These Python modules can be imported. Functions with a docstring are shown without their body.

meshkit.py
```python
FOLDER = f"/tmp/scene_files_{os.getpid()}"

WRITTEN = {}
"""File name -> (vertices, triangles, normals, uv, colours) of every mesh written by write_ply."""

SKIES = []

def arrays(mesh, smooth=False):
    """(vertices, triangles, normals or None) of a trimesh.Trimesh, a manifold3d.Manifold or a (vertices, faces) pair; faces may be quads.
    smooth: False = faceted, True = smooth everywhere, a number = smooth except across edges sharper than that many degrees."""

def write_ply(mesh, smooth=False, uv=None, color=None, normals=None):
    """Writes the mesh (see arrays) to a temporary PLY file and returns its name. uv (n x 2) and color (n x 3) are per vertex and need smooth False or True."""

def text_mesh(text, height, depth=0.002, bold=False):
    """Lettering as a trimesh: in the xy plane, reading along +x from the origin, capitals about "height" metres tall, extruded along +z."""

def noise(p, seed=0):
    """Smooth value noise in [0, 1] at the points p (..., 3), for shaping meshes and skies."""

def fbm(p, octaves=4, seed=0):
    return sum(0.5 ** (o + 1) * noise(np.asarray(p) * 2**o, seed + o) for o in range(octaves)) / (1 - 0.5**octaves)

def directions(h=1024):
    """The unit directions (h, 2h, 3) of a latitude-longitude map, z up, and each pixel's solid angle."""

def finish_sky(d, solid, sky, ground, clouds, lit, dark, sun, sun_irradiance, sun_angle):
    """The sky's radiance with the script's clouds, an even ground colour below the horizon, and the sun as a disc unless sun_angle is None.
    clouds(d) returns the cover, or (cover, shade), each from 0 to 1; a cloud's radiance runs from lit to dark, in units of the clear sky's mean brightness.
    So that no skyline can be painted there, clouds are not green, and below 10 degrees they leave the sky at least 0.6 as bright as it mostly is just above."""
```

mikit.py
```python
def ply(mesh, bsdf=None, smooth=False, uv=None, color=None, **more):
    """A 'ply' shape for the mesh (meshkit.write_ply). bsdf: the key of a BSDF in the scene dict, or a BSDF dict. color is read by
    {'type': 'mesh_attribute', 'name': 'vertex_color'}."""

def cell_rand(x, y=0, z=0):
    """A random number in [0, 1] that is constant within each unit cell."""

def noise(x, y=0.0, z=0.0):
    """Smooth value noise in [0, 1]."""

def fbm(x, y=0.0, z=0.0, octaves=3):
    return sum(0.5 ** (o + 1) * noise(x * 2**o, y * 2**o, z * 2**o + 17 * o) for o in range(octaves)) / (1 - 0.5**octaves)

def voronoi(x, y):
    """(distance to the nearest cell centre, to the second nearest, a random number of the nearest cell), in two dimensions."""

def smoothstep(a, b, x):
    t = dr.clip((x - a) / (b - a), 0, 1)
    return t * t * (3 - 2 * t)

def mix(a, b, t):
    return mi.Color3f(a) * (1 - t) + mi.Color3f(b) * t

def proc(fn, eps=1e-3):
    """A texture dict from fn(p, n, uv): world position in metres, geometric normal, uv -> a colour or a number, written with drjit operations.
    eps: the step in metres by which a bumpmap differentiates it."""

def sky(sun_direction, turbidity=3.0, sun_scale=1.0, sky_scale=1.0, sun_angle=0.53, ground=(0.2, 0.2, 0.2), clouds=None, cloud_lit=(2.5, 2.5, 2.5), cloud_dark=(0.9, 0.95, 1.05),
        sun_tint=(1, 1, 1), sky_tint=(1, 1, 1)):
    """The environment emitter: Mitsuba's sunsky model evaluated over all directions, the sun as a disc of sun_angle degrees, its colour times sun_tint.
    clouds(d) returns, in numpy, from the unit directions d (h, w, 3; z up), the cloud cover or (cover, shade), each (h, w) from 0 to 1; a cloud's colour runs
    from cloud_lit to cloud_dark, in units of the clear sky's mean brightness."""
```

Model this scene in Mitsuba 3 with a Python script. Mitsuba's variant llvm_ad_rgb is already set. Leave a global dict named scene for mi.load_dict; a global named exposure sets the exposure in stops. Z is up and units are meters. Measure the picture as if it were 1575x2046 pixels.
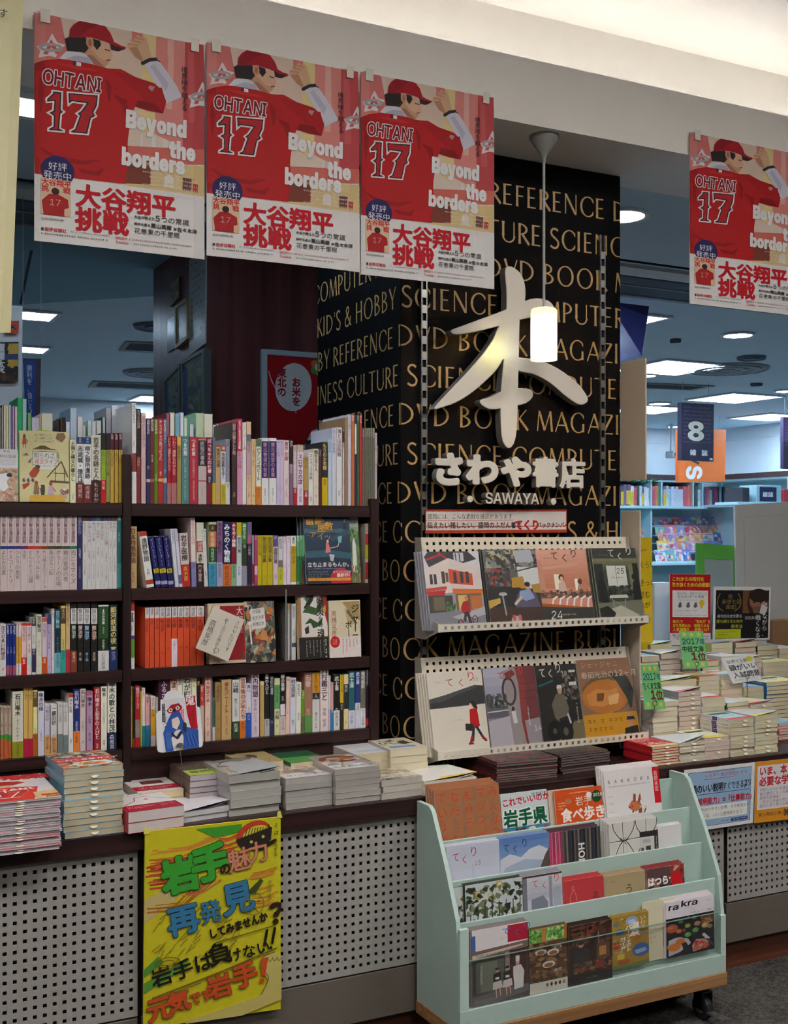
import math, glob
import numpy as np
import drjit as dr
import mitsuba as mi
import mikit
import mapbox_earcut as earcut
from PIL import Image, ImageDraw, ImageFont
from shapely.geometry import Polygon, LineString, Point, box as sbox
from shapely.ops import unary_union
from shapely import affinity
# ------------------------------------------------------------------ camera and light
F, HORIZON, EYE = 2300.0, 1060.0, 1.5
YAW = math.radians(27.0)
CS, SN = math.cos(YAW), math.sin(YAW)
T = mi.ScalarTransform4f
scene, labels = {}, {}
exposure = 0.2
scene['camera'] = {
 'type': 'perspective', 'fov': math.degrees(2 * math.atan(787.5 / F)), 'fov_axis': 'x',
 'near_clip': 0.05, 'far_clip': 100.0,
 'principal_point_offset_y': -(HORIZON - 1023.0) / 2046.0,
 'to_world': T().look_at(origin=[0, 0, EYE], target=[SN, CS, EYE], up=[0, 0, 1]),
}
COVE = (8.0, 8.2, 8.4)
HALL = (14.5, 13.9, 13.2)           # ceiling panels of the walkway in front of the shop
SHOP = (15.5, 20.5, 26.0)        # recessed square lights of the shop, cool white
SPOT = (16.0, 20.0, 25.0)        # round downlights
BULB = (210.0, 150.0, 80.0)      # bulb of the pendant
WASH = (0.3, 0.42, 0.7)        # uplight on top of the wall shelving
# ------------------------------------------------------------------ helpers
def lin(c):
 c = np.asarray(c, float) / 255.0
 return np.where(c <= 0.04045, c / 12.92, ((c + 0.055) / 1.055) ** 2.4)
def UY(u, v, Y):
 """the point of the plane y = Y that the photograph shows at u, v"""
 t = (u - 787.5) / F
 z = Y / (CS - SN * t)
 return np.array([z * (SN + CS * t), Y, EYE + (HORIZON - v) * z / F])
def UX(u, v, X):
 t = (u - 787.5) / F
 z = X / (SN + CS * t)
 return np.array([X, z * (CS - SN * t), EYE + (HORIZON - v) * z / F])
def UZ(u, v, h):
 t = (u - 787.5) / F
 z = (EYE - h) * F / (v - HORIZON)
 return np.array([z * (SN + CS * t), z * (CS - SN * t), h])
count = {}
def name(base):
 n = count.get(base, 0)
 count[base] = n + 1
 return base if n == 0 else f'{base}_{n:03d}'
def tag(key, label=None, cat=None, group=None, kind=None):
 d = labels.setdefault(key, {})
 for a, b in (('label', label), ('category', cat), ('group', group), ('kind', kind)):
  if b:
   d[a] = b
 return key
def thing(base, label, cat, group=None):
 return tag(name(base), label, cat, group)
# ------------------------------------------------------------------ materials
def own_colour(p, n, uv):
 """the colour of a mesh's own faces: MB.get keeps its three 8-bit channels in uv (meshes without vertex attributes are joined, which renders faster)"""
 a, b = dr.floor(uv.x + .5), dr.floor(uv.y + .5)
 g = dr.floor(a / 256)
 c = mi.Color3f(a - 256 * g, g, b) / 255
 return dr.select(c <= 0.04045, c / 12.92, ((c + 0.055) / 1.055) ** 2.4)
VC = mikit.proc(own_colour)
def linl(c):
 return [float(x) for x in lin(c)]
def rgb(c, s=1.0):
 return {'type': 'rgb', 'value': [float(x) * s for x in lin(c)]}
def mat(key, **kw):
 scene[key] = {'type': 'twosided', 'bsdf': {'type': 'principled', **kw}}
 return key
mat('paper', base_color=VC, roughness=0.62, specular=0.25)
mat('gloss', base_color=VC, roughness=0.24, specular=0.5)
mat('satin', base_color=VC, roughness=0.4, specular=0.45)
mat('matte', base_color=VC, roughness=0.9, specular=0.1)
mat('metal', base_color=VC, roughness=0.32, metallic=0.9)
scene['clear'] = {'type': 'thindielectric', 'int_ior': 1.45}
scene['film'] = {'type': 'thindielectric', 'int_ior': 1.4}
def grain(ax, c0, c1, sc=1.0):
 """streaky wood, grain along axis ax"""
 def fn(p, n, uv):
  q = [p.x, p.y, p.z]
  k = [9.0 * sc, 9.0 * sc, 9.0 * sc]
  k = [60.0 * sc] * 3
  k[ax] = 1.6 * sc
  a = mikit.fbm(q[0] * k[0], q[1] * k[1], q[2] * k[2], octaves=3)
  b = mikit.fbm(q[0] * k[0] * .15, q[1] * k[1] * .15, q[2] * k[2] * .6, octaves=2)
  return mikit.mix(linl(c0), linl(c1), mikit.smoothstep(.25, .75, .6 * a + .4 * b))
 return mikit.proc(fn)
mat('dark_wood', base_color=grain(0, (58, 34, 33), (36, 21, 21)), roughness=0.42, specular=0.4)
mat('dark_wood_up', base_color=grain(2, (58, 34, 33), (36, 21, 21)), roughness=0.42, specular=0.4)
mat('red_wood', base_color=grain(2, (128, 70, 66), (74, 38, 42), .35), roughness=0.38, specular=0.5)
mat('brown_skirting', base_color=grain(0, (112, 66, 48), (84, 46, 34)), roughness=0.4)
mat('plywood', base_color=grain(0, (176, 132, 88), (138, 96, 60)), roughness=0.6)
def carpet(p, n, uv):
 a = mikit.fbm(p.x * 7, p.y * 7, 0, octaves=3)
 b = mikit.noise(p.x * 260, p.y * 260, 0)
 c = mikit.noise(p.x * 90, p.y * 90, 3)
 return mikit.mix(linl((50, 49, 48)), linl((98, 95, 92)), mikit.smoothstep(.2, .8, .4 * a + .35 * b + .25 * c))
mat('carpet', base_color=mikit.proc(carpet), roughness=0.95, specular=0.05)
def plaster(c, amount=.04):
 def fn(p, n, uv):
  return mi.Color3f(linl(c)) * (1 - amount + 2 * amount * mikit.fbm(p.x * 3, p.y * 3, p.z * 3, octaves=3))
 return mikit.proc(fn)
mat('fascia_paint', base_color=plaster((230, 225, 217)), roughness=0.7, specular=0.2)
mat('ceiling_paint', base_color=plaster((186, 204, 212)), roughness=0.8, specular=0.2)
mat('ceiling_shaded', base_color=plaster((128, 164, 176)), roughness=0.8, specular=0.2)  # darker tint with the shade of the near ceiling put into it
mat('wall_paint', base_color=plaster((208, 212, 216)), roughness=0.8, specular=0.2)
# ------------------------------------------------------------------ flat print: glyphs as polygons
FONTS = glob.glob('/opt/blender-*/*/datafiles/fonts')[0] + '/'
_font, _glyph = {}, {}
def font(kind, px=56):
 if (kind, px) not in _font:
  if kind == 'cjk':
   f = ImageFont.truetype(FONTS + 'Noto Sans CJK Regular.woff2', px)
  else:
   f = ImageFont.truetype(FONTS + 'Inter.woff2', px)
   f.set_variation_by_axes([32 if px > 40 else 14, {'inter': 500, 'heavy': 900, 'light': 350}[kind]])
  _font[kind, px] = f
 return _font[kind, px]
def contours(a, lev=0.5):
 """closed outlines of a > lev on the grid a, in pixel units, filled side on the left"""
 a = np.pad(a, 1)
 b = (a > lev)
 code = b[:-1, :-1] * 1 + b[:-1, 1:] * 2 + b[1:, 1:] * 4 + b[1:, :-1] * 8
 ys, xs = np.nonzero((code > 0) & (code < 15))
 nxt, pos = {}, {}
 def edge(x, y, e):
  if e == 0: k = (x, y, 0)
  elif e == 1: k = (x + 1, y, 1)
  elif e == 2: k = (x, y + 1, 0)
  else: k = (x, y, 1)
  if k not in pos:
   X, Y, d = k
   v0 = a[Y, X]
   v1 = a[Y, X + 1] if d == 0 else a[Y + 1, X]
   t = (lev - v0) / (v1 - v0)
   pos[k] = (X + t, Y) if d == 0 else (X, Y + t)
  return k
 seg = {1: [(3, 0)], 2: [(0, 1)], 3: [(3, 1)], 4: [(1, 2)], 5: [(3, 0), (1, 2)], 6: [(0, 2)], 7: [(3, 2)],
   8: [(2, 3)], 9: [(2, 0)], 10: [(0, 1), (2, 3)], 11: [(2, 1)], 12: [(1, 3)], 13: [(1, 0)], 14: [(0, 3)]}
 for y, x in zip(ys.tolist(), xs.tolist()):
  for e0, e1 in seg[int(code[y, x])]:
   nxt[edge(x, y, e0)] = edge(x, y, e1)
 rings = []
 while nxt:
  k0, k = next(iter(nxt.items()))
  ring = [pos[k0]]
  del nxt[k0]
  while k != k0 and k in nxt:
   ring.append(pos[k])
   k = nxt.pop(k)
  if len(ring) > 3:
   rings.append(np.array(ring) - 1)
 return rings
def rings_to_shape(rings, tol):
 polys = []
 for r in rings:
  p = Polygon(r).buffer(0)
  if p.area > 0:
   polys.append(p)
 polys.sort(key=lambda p: -p.area)
 out = None
 for p in polys:
  out = p if out is None else out.symmetric_difference(p)
 return out.simplify(tol) if out is not None else Polygon()
def triangulate(shape):
 """(vertices n x 2, triangles) of a shapely polygon or several"""
 V, Fc, n = [], [], 0
 for g in getattr(shape, 'geoms', [shape]):
  if g.geom_type != 'Polygon' or g.is_empty or g.area < 1e-14:
   continue
  rings = [np.asarray(g.exterior.coords)[:-1]] + [np.asarray(i.coords)[:-1] for i in g.interiors]
  v = np.vstack(rings)
  ends = np.cumsum([len(r) for r in rings]).astype(np.uint32)
  t = np.asarray(earcut.triangulate_float64(v, ends)).reshape(-1, 3)
  V.append(v)
  Fc.append(t + n)
  n += len(v)
 if not V:
  return np.zeros((0, 2)), np.zeros((0, 3), int)
 return np.vstack(V), np.vstack(Fc).astype(int)
def glyph_shape(ch, kind, bold=0, px=56, tol=.35):
 """outline of one character, baseline at y 0, y up, capitals / kanji about 1 unit tall"""
 f = font(kind, px)
 x0, y0, x1, y1 = f.getbbox(ch, anchor='ls', stroke_width=bold)
 if x1 <= x0 or y1 <= y0:
  return Polygon(), f.getlength(ch)
 im = Image.new('L', (int(x1 - x0) + 4, int(y1 - y0) + 4))
 ImageDraw.Draw(im).text((2 - x0, 2 - y0), ch, 255, f, anchor='ls', stroke_width=bold)
 a = np.asarray(im, float) / 255
 s = rings_to_shape(contours(a), tol)
 return affinity.affine_transform(s, [1, 0, 0, -1, x0 - 1.5, -(y0 - 1.5)]), f.getlength(ch)
def is_cjk(ch):
 return ord(ch) > 0x2000
def glyph(ch, kind, bold, fine=False):
 k = (ch, kind, bold, fine)
 if k not in _glyph:
  px = 56 if fine else 40
  kk = 'cjk' if is_cjk(ch) else kind
  s, adv = glyph_shape(ch, kk, int(round(bold * px / 40)), px, .3 if fine else .4)
  v, t = triangulate(s)
  em = px * (.86 if kk == 'cjk' else .727)
  _glyph[k] = (v / em, t, adv / em, kk)
 return _glyph[k]
class Art:
 """flat print: coloured polygons in sheet coordinates, x to the right and y down, one unit = the sheet's width"""
 def __init__(self, h=1.0, ground=None):
  self.h, self.items, self.layer = h, [], 0
  if ground is not None:
   self.rect(0, 0, 1, h, ground)
 def put(self, v, t, c, up=1):
  self.layer += up
  if len(t):
   v, t = np.asarray(v, float), np.array(t, int)
   o = v[t]
   n = (o[:, 1, 0] - o[:, 0, 0]) * (o[:, 2, 1] - o[:, 0, 1]) - (o[:, 1, 1] - o[:, 0, 1]) * (o[:, 2, 0] - o[:, 0, 0])
   t[n < 0] = t[n < 0][:, ::-1]
   self.items.append((v, t, np.asarray(c, float), self.layer))
  return self
 def rect(self, x, y, w, h, c, rot=0):
  v = np.array([[x, y], [x + w, y], [x + w, y + h], [x, y + h]], float)
  if rot:
   v = self.turn(v, (x + w / 2, y + h / 2), rot)
  return self.put(v, [[0, 1, 2], [0, 2, 3]], c)
 @staticmethod
 def turn(v, o, deg):
  a = math.radians(deg)
  d = np.asarray(v) - o
  return np.stack([d[:, 0] * math.cos(a) - d[:, 1] * math.sin(a), d[:, 0] * math.sin(a) + d[:, 1] * math.cos(a)], 1) + o
 def shape(self, s, c):
  return self.put(*triangulate(s), c)
 def poly(self, pts, c, round_=0):
  s = Polygon(pts).buffer(0)
  if round_:
   s = s.buffer(-round_).buffer(2 * round_).buffer(-round_)
  s = s.intersection(sbox(0, 0, 1, self.h))
  return self.shape(s, c)
 def ell(self, cx, cy, rx, ry, c, n=18, rot=0):
  a = np.arange(n) * 2 * np.pi / n
  v = np.stack([cx + rx * np.cos(a), cy + ry * np.sin(a)], 1)
  if rot:
   v = self.turn(v, (cx, cy), rot)
  v = np.clip(v, 0, [1, self.h])
  return self.put(v, [[0, i, i + 1] for i in range(1, n - 1)], c)
 def line(self, pts, w, c, cap='round'):
  s = LineString(pts).buffer(w / 2, cap_style={'round': 1, 'flat': 2}[cap], quad_segs=3)
  return self.shape(s.intersection(sbox(0, 0, 1, self.h)), c)
 def ring(self, cx, cy, rx, ry, w, c, n=20):
  a = np.arange(n + 1) * 2 * np.pi / n
  return self.line(np.stack([cx + rx * np.cos(a), cy + ry * np.sin(a)], 1), w, c)
 def bands(self, x, y, w, h, c0, c1, n=8):
  """a printed blend from c0 (top) to c1"""
  c0, c1 = np.asarray(c0, float), np.asarray(c1, float)
  self.layer += 1
  for i in range(n):
   self.put([[x, y + h * i / n], [x + w, y + h * i / n], [x + w, y + h * (i + 1) / n], [x, y + h * (i + 1) / n]],
      [[0, 1, 2], [0, 2, 3]], c0 + (c1 - c0) * i / (n - 1), 0)
  return self
 def spots(self, x, y, w, h, n, r, cols, seed=1, asp=1.0, sides=6):
  """n loose patches in the box: leaves, stones, food"""
  g = np.random.default_rng(seed)
  self.layer += 1
  for i in range(n):
   m = sides + int(g.integers(0, 3))
   a = np.sort(g.random(m)) * 2 * np.pi
   rr = r * (.45 + .8 * g.random(m))
   c = np.array([x + w * g.random(), y + h * g.random()])
   v = np.clip(c + np.stack([rr * np.cos(a), asp * rr * np.sin(a)], 1), [max(x, 0), max(y, 0)], [min(x + w, 1), min(y + h, self.h)])
   self.layer += .12
   self.put(v, [[0, j, j + 1] for j in range(1, m - 1)], cols[int(g.integers(len(cols)))], 0)
  return self
 def text(self, s, x, y, h, c, kind='inter', bold=0, vert=False, sx=1.0, rot=0, gap=0.0, align='l', fine=False, slant=0, edge=None):
  """s with its baseline start at x, y (vertical: the top centre); h = height of a capital or a kanji"""
  if edge:
   self.text(s, x, y, h, edge[0], kind, bold + edge[1], vert, sx, rot, gap, align, fine, slant)
  V, Fc, n, pen = [], [], 0, 0.0
  for ch in s:
   v, t, adv, kk = glyph(ch, kind, bold, fine)
   if vert:
    w = v
    if len(v):
     if ch in 'ー〜―（）「」':
      m = np.array([.58, .44])
      w = (v - m)[:, ::-1] * [1, -1] + m
     w = np.stack([(w[:, 0] - adv / 2) * sx, 1.02 - w[:, 1] + pen], 1)
    pen += (1.16 if kk == 'cjk' else 1.1) + gap if ch != ' ' else .5
   else:
    w = np.stack([(v[:, 0] + slant * v[:, 1]) * sx + pen, -v[:, 1]], 1) if len(v) else v
    pen += (adv * sx + gap) if kk != 'cjk' else adv * sx + gap
   if len(t):
    V.append(w)
    Fc.append(t + n)
    n += len(v)
  if not V:
   return self
  V = np.vstack(V) * h
  if not vert and align != 'l':
   V[:, 0] -= pen * h * (.5 if align == 'c' else 1)
  if rot:
   V = self.turn(V, (0, 0), rot)
  return self.put(V + [x, y], np.vstack(Fc), c)
 def scrawl(self, x, y, w, h, c, rows=1, seed=3, vert=False, lw=.1):
  """lines of print too small to read in the photograph: short ticks as of characters"""
  g = np.random.default_rng(seed)
  V, Fc, n = [], [], 0
  L, Wd = (h, w) if vert else (w, h)
  rh = Wd / rows
  for r in range(rows):
   p, end = 0.0, L * (1 if r < rows - 1 or rows == 1 else .3 + .6 * g.random())
   ch = rh * .62
   while p < end - ch * .5:
    for k in range(3):
     a, b = (p + ch * .08, rh * r + rh * (.22 + .24 * k)) if k < 2 else (p + ch * (.25 + .4 * g.random()), rh * r + rh * .18)
     dx, dy = (ch * (.45 + .4 * g.random()), rh * lw) if k < 2 else (rh * lw, ch * (.7 + .3 * g.random()))
     q = np.array([[a, b], [a + dx, b], [a + dx, b + dy], [a, b + dy]])
     if vert:
      q = np.stack([Wd - q[:, 1], q[:, 0]], 1)
     V.append(q)
     Fc.append(np.array([[0, 1, 2], [0, 2, 3]]) + n)
     n += 4
    p += ch * (1.08 if g.random() < .88 else 1.7)
  if V:
   self.put(np.vstack(V) + [x, y], np.vstack(Fc), c)
  return self
EPS = 3.2e-5
class MB:
 """a mesh under construction, with a colour per vertex"""
 def __init__(self):
  self.v, self.f, self.c, self.n = [], [], [], 0
 def add(self, v, f, c):
  v, f = np.asarray(v, float), np.asarray(f, int)
  if f.ndim == 2 and f.shape[1] == 4:
   f = np.vstack([f[:, [0, 1, 2]], f[:, [0, 2, 3]]])
  self.v.append(v)
  self.f.append(f + self.n)
  c = np.asarray(c, float)
  c = np.clip(np.round(c), 0, 255)
  self.c.append(np.broadcast_to([c[0] + 256 * c[1], c[2]], (len(v), 2)))
  self.n += len(v)
  return self
 def box(self, lo, hi, c, M=None, faces=None):
  (a, b, d), (e, g, h) = lo, hi
  v = np.array([[a, b, d], [e, b, d], [e, g, d], [a, g, d], [a, b, h], [e, b, h], [e, g, h], [a, g, h]], float)
  f = np.array([[0, 3, 2, 1], [4, 5, 6, 7], [0, 1, 5, 4], [1, 2, 6, 5], [2, 3, 7, 6], [3, 0, 4, 7]])
  if faces:
   f = f[list(faces)]
  if M is not None:
   v = v @ M[:3, :3].T + M[:3, 3]
  return self.add(v, f, c)
 def cbox(self, lo, hi, c, b=.002, M=None):
  """box with chamfered edges"""
  lo, hi = np.asarray(lo, float), np.asarray(hi, float)
  b = min(b, .45 * float((hi - lo).min()))
  V, idx = [], {}
  for sx in (0, 1):
   for sy in (0, 1):
    for sz in (0, 1):
     s = np.array([sx, sy, sz])
     p = np.where(s, hi, lo)
     q = np.where(s, -b, b)
     for ax in range(3):
      r = p + q
      r[ax] = p[ax]
      idx[sx, sy, sz, ax] = len(V)
      V.append(r)
  Fc = []
  for ax in range(3):
   o = [i for i in range(3) if i != ax]
   for s in (0, 1):
    cor = []
    for (i, j) in ((0, 0), (1, 0), (1, 1), (0, 1)):
     k = [0, 0, 0]
     k[ax], k[o[0]], k[o[1]] = s, i, j
     cor.append(idx[(*k, ax)])
    Fc.append(cor)
  for ax in range(3):
   o = [i for i in range(3) if i != ax]
   for i in (0, 1):
    for j in (0, 1):
     k0, k1 = [0, 0, 0], [0, 0, 0]
     k1[ax] = 1
     for k in (k0, k1):
      k[o[0]], k[o[1]] = i, j
     Fc.append([idx[(*k0, o[0])], idx[(*k1, o[0])], idx[(*k1, o[1])], idx[(*k0, o[1])]])
  Fc = [[q[0], q[1], q[2]] for q in Fc] + [[q[0], q[2], q[3]] for q in Fc]
  for i in np.ndindex(2, 2, 2):
   Fc.append([idx[(*i, 0)], idx[(*i, 1)], idx[(*i, 2)]])
  v, f = np.array(V), np.array(Fc)
  n = np.cross(v[f[:, 1]] - v[f[:, 0]], v[f[:, 2]] - v[f[:, 0]])
  flip = ((v[f].mean(1) - (lo + hi) / 2) * n).sum(1) < 0
  f[flip] = f[flip][:, ::-1]
  if M is not None:
   v = v @ M[:3, :3].T + M[:3, 3]
  return self.add(v, f, c)
 def quad(self, a, b, c_, d, col):
  return self.add([a, b, c_, d], [[0, 1, 2, 3]], col)
 def art(self, art, o, ex, up, s, lift=0.0):
  """lay the print on a plane: o = its top left corner, ex / up = unit vectors, s = its width in metres"""
  o, ex, up = (np.asarray(x, float) for x in (o, ex, up))
  nrm = np.cross(ex, up)
  for v, t, c, L in art.items:
   self.add(o + v[:, :1] * s * ex - v[:, 1:] * s * up + (lift + L * EPS) * nrm, t[:, ::-1], c)
  return self
 def art_fn(self, art, fn):
  """lay the print on a curved sheet: fn(x, y, lift) -> points"""
  for v, t, c, L in art.items:
   self.add(fn(v[:, 0], v[:, 1], L * EPS), t[:, ::-1], c)
  return self
 def extrude(self, shape, o, ex, up, s, depth, c, cs=None, bevel=0):
  """a solid from a flat shape (y up): front face at o, reaching depth behind it"""
  o, ex, up = (np.asarray(x, float) for x in (o, ex, up))
  nrm = np.cross(ex, up)
  P = lambda v, d: o + v[:, :1] * s * ex + v[:, 1:] * s * up - d * nrm
  top = shape.buffer(-bevel / s, join_style=2) if bevel else shape
  v, t = triangulate(top)
  self.add(P(v, 0), t, c)
  vb, tb = triangulate(shape)
  self.add(P(vb, depth), tb[:, ::-1], c if cs is None else cs)
  def wall(sh, d0, sh1, d1):
   for g in getattr(sh, 'geoms', [sh]):
    for r in [g.exterior, *g.interiors]:
     q = np.asarray(r.coords)
     n = len(q)
     self.add(np.vstack([P(q, d0), P(q, d1)]), [[i, i + 1, n + i + 1, n + i] for i in range(n - 1)], c if cs is None else cs)
  wall(shape, bevel, shape, depth)
  if bevel:
   for g in getattr(top, 'geoms', [top]):
    for r in [g.exterior, *g.interiors]:
     q = np.asarray(r.coords)
     near = np.array([shape.boundary.interpolate(shape.boundary.project(Point(p))).coords[0] for p in q])
     n = len(q)
     self.add(np.vstack([P(q, 0), P(near, bevel)]), [[i, i + 1, n + i + 1, n + i] for i in range(n - 1)], c)
  return self
 def lathe(self, prof, c, o=(0, 0, 0), n=28, M=None):
  prof = np.asarray(prof, float)
  a = np.arange(n) * 2 * np.pi / n
  v = np.stack([prof[:, None, 0] * np.cos(a), prof[:, None, 0] * np.sin(a), np.broadcast_to(prof[:, None, 1], (len(prof), n))], -1).reshape(-1, 3)
  f = [[i * n + j, i * n + (j + 1) % n, (i + 1) * n + (j + 1) % n, (i + 1) * n + j] for i in range(len(prof) - 1) for j in range(n)]
  if M is not None:
   v = v @ M[:3, :3].T + M[:3, 3]
  return self.add(v + np.asarray(o), f, c)
 def tube(self, pts, r, c, n=7):
  p = np.asarray(pts, float)
  t = np.gradient(p, axis=0)
  t /= np.linalg.norm(t, axis=1, keepdims=True) + 1e-12
  ref = np.where(np.abs(t[:, 2:]) < .9, [0, 0, 1.0], [1.0, 0, 0])
  a = np.cross(t, ref)
  a /= np.linalg.norm(a, axis=1, keepdims=True) + 1e-12
  b = np.cross(t, a)
  g = np.arange(n) * 2 * np.pi / n
  v = p[:, None] + r * (np.cos(g)[None, :, None] * a[:, None] + np.sin(g)[None, :, None] * b[:, None])
  m = len(p)
  f = [[i * n + j, i * n + (j + 1) % n, (i + 1) * n + (j + 1) % n, (i + 1) * n + j] for i in range(m - 1) for j in range(n)]
  self.add(v.reshape(-1, 3), f, c)
  for i, s in ((0, -1), (m - 1, 1)):
   self.add(v[i], [[0, j, j + 1] if s > 0 else [0, j + 1, j] for j in range(1, n - 1)], c)
  return self
 def get(self):
  return np.vstack(self.v), np.vstack(self.f), np.vstack(self.c)
 def build(self, key, bsdf='paper', smooth=False, **kw):
  v, f, c = self.get()
  scene[key] = mikit.ply((v, f), bsdf, smooth, uv=c, **kw)
  return key
def frame(o, x, y, z):
 M = np.eye(4)
 M[:3, 0], M[:3, 1], M[:3, 2], M[:3, 3] = x, y, z, o
 return M
def rotz(o, deg=0):
 a = math.radians(deg)
 return frame(o, [math.cos(a), math.sin(a), 0], [-math.sin(a), math.cos(a), 0], [0, 0, 1])
def struct(key, mb, bsdf, label=None):
 mb.build(key, bsdf)
 tag(key, label, None, None, 'structure')
X1, Y1, Z1 = np.eye(3)
# ------------------------------------------------------------------ the room
SOFFIT = 2.755
YF = 2.98                       # face of the fascia
m = MB(); m.box((-5, -4, -.05), (14, 4.1, 0), (90, 88, 86)); struct('floor', m, 'carpet', 'grey flecked carpet')
m = MB(); m.box((-5, 4.1, -.05), (14, 13, 0), (100, 99, 97)); struct('floor_001', m, 'satin', 'pale tiled shop floor')
m = MB()
m.box((-5, YF, SOFFIT), (14, YF + .03, 2.958), (220, 212, 202))
m.box((-5, YF + .03, SOFFIT), (14, 3.37, 2.80), (220, 212, 202))
m.box((-5, 3.33, 2.80), (14, 3.37, 3.285), (220, 212, 202))
struct('trim_1', m, 'fascia_paint', 'cream painted fascia over the shop front')
m = MB(); m.box((-5, -4, 3.285), (14, 3.37, 3.33), (220, 212, 202)); struct('ceiling', m, 'fascia_paint', 'cream cove ceiling of the walkway')
# shop ceiling: near left shade painted grey, up to a diagonal joint, pale beyond
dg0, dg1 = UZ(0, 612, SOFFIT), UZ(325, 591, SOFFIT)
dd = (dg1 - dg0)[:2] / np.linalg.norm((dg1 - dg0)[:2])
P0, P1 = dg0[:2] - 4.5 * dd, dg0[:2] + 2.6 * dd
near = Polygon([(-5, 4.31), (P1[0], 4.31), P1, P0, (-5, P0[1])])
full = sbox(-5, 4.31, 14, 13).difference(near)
def slab(shape, z0, z1, c=(200, 205, 208)):
 b = MB()
 v, t = triangulate(shape)
 b.add(np.c_[v, np.full(len(v), z0)], t[:, ::-1], c)
 b.add(np.c_[v, np.full(len(v), z1)], t, c)
 for g in getattr(shape, 'geoms', [shape]):
  q = np.asarray(g.exterior.coords)
  n = len(q)
  b.add(np.vstack([np.c_[q, np.full(n, z0)], np.c_[q, np.full(n, z1)]]), [[i, i + 1, n + i + 1, n + i] for i in range(n - 1)], c)
 return b
struct('ceiling_001', slab(sbox(-5, 3.37, 14, 4.26), SOFFIT, 2.80), 'ceiling_paint', 'soffit behind the fascia')
struct('ceiling_002', slab(near.buffer(-.004), SOFFIT, 2.80), 'ceiling_shaded', 'ceiling zone of the shop with its shade painted grey')
struct('ceiling_003', slab(full, SOFFIT + .004, 2.80), 'ceiling_paint', 'pale shop ceiling')
m = MB()
m.box((-5, 4.26, SOFFIT + .03), (14, 4.31, 2.80), (70, 76, 80))
m.box((-5, 4.275, SOFFIT - .004), (14, 4.283, SOFFIT + .04), (60, 64, 66))
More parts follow.
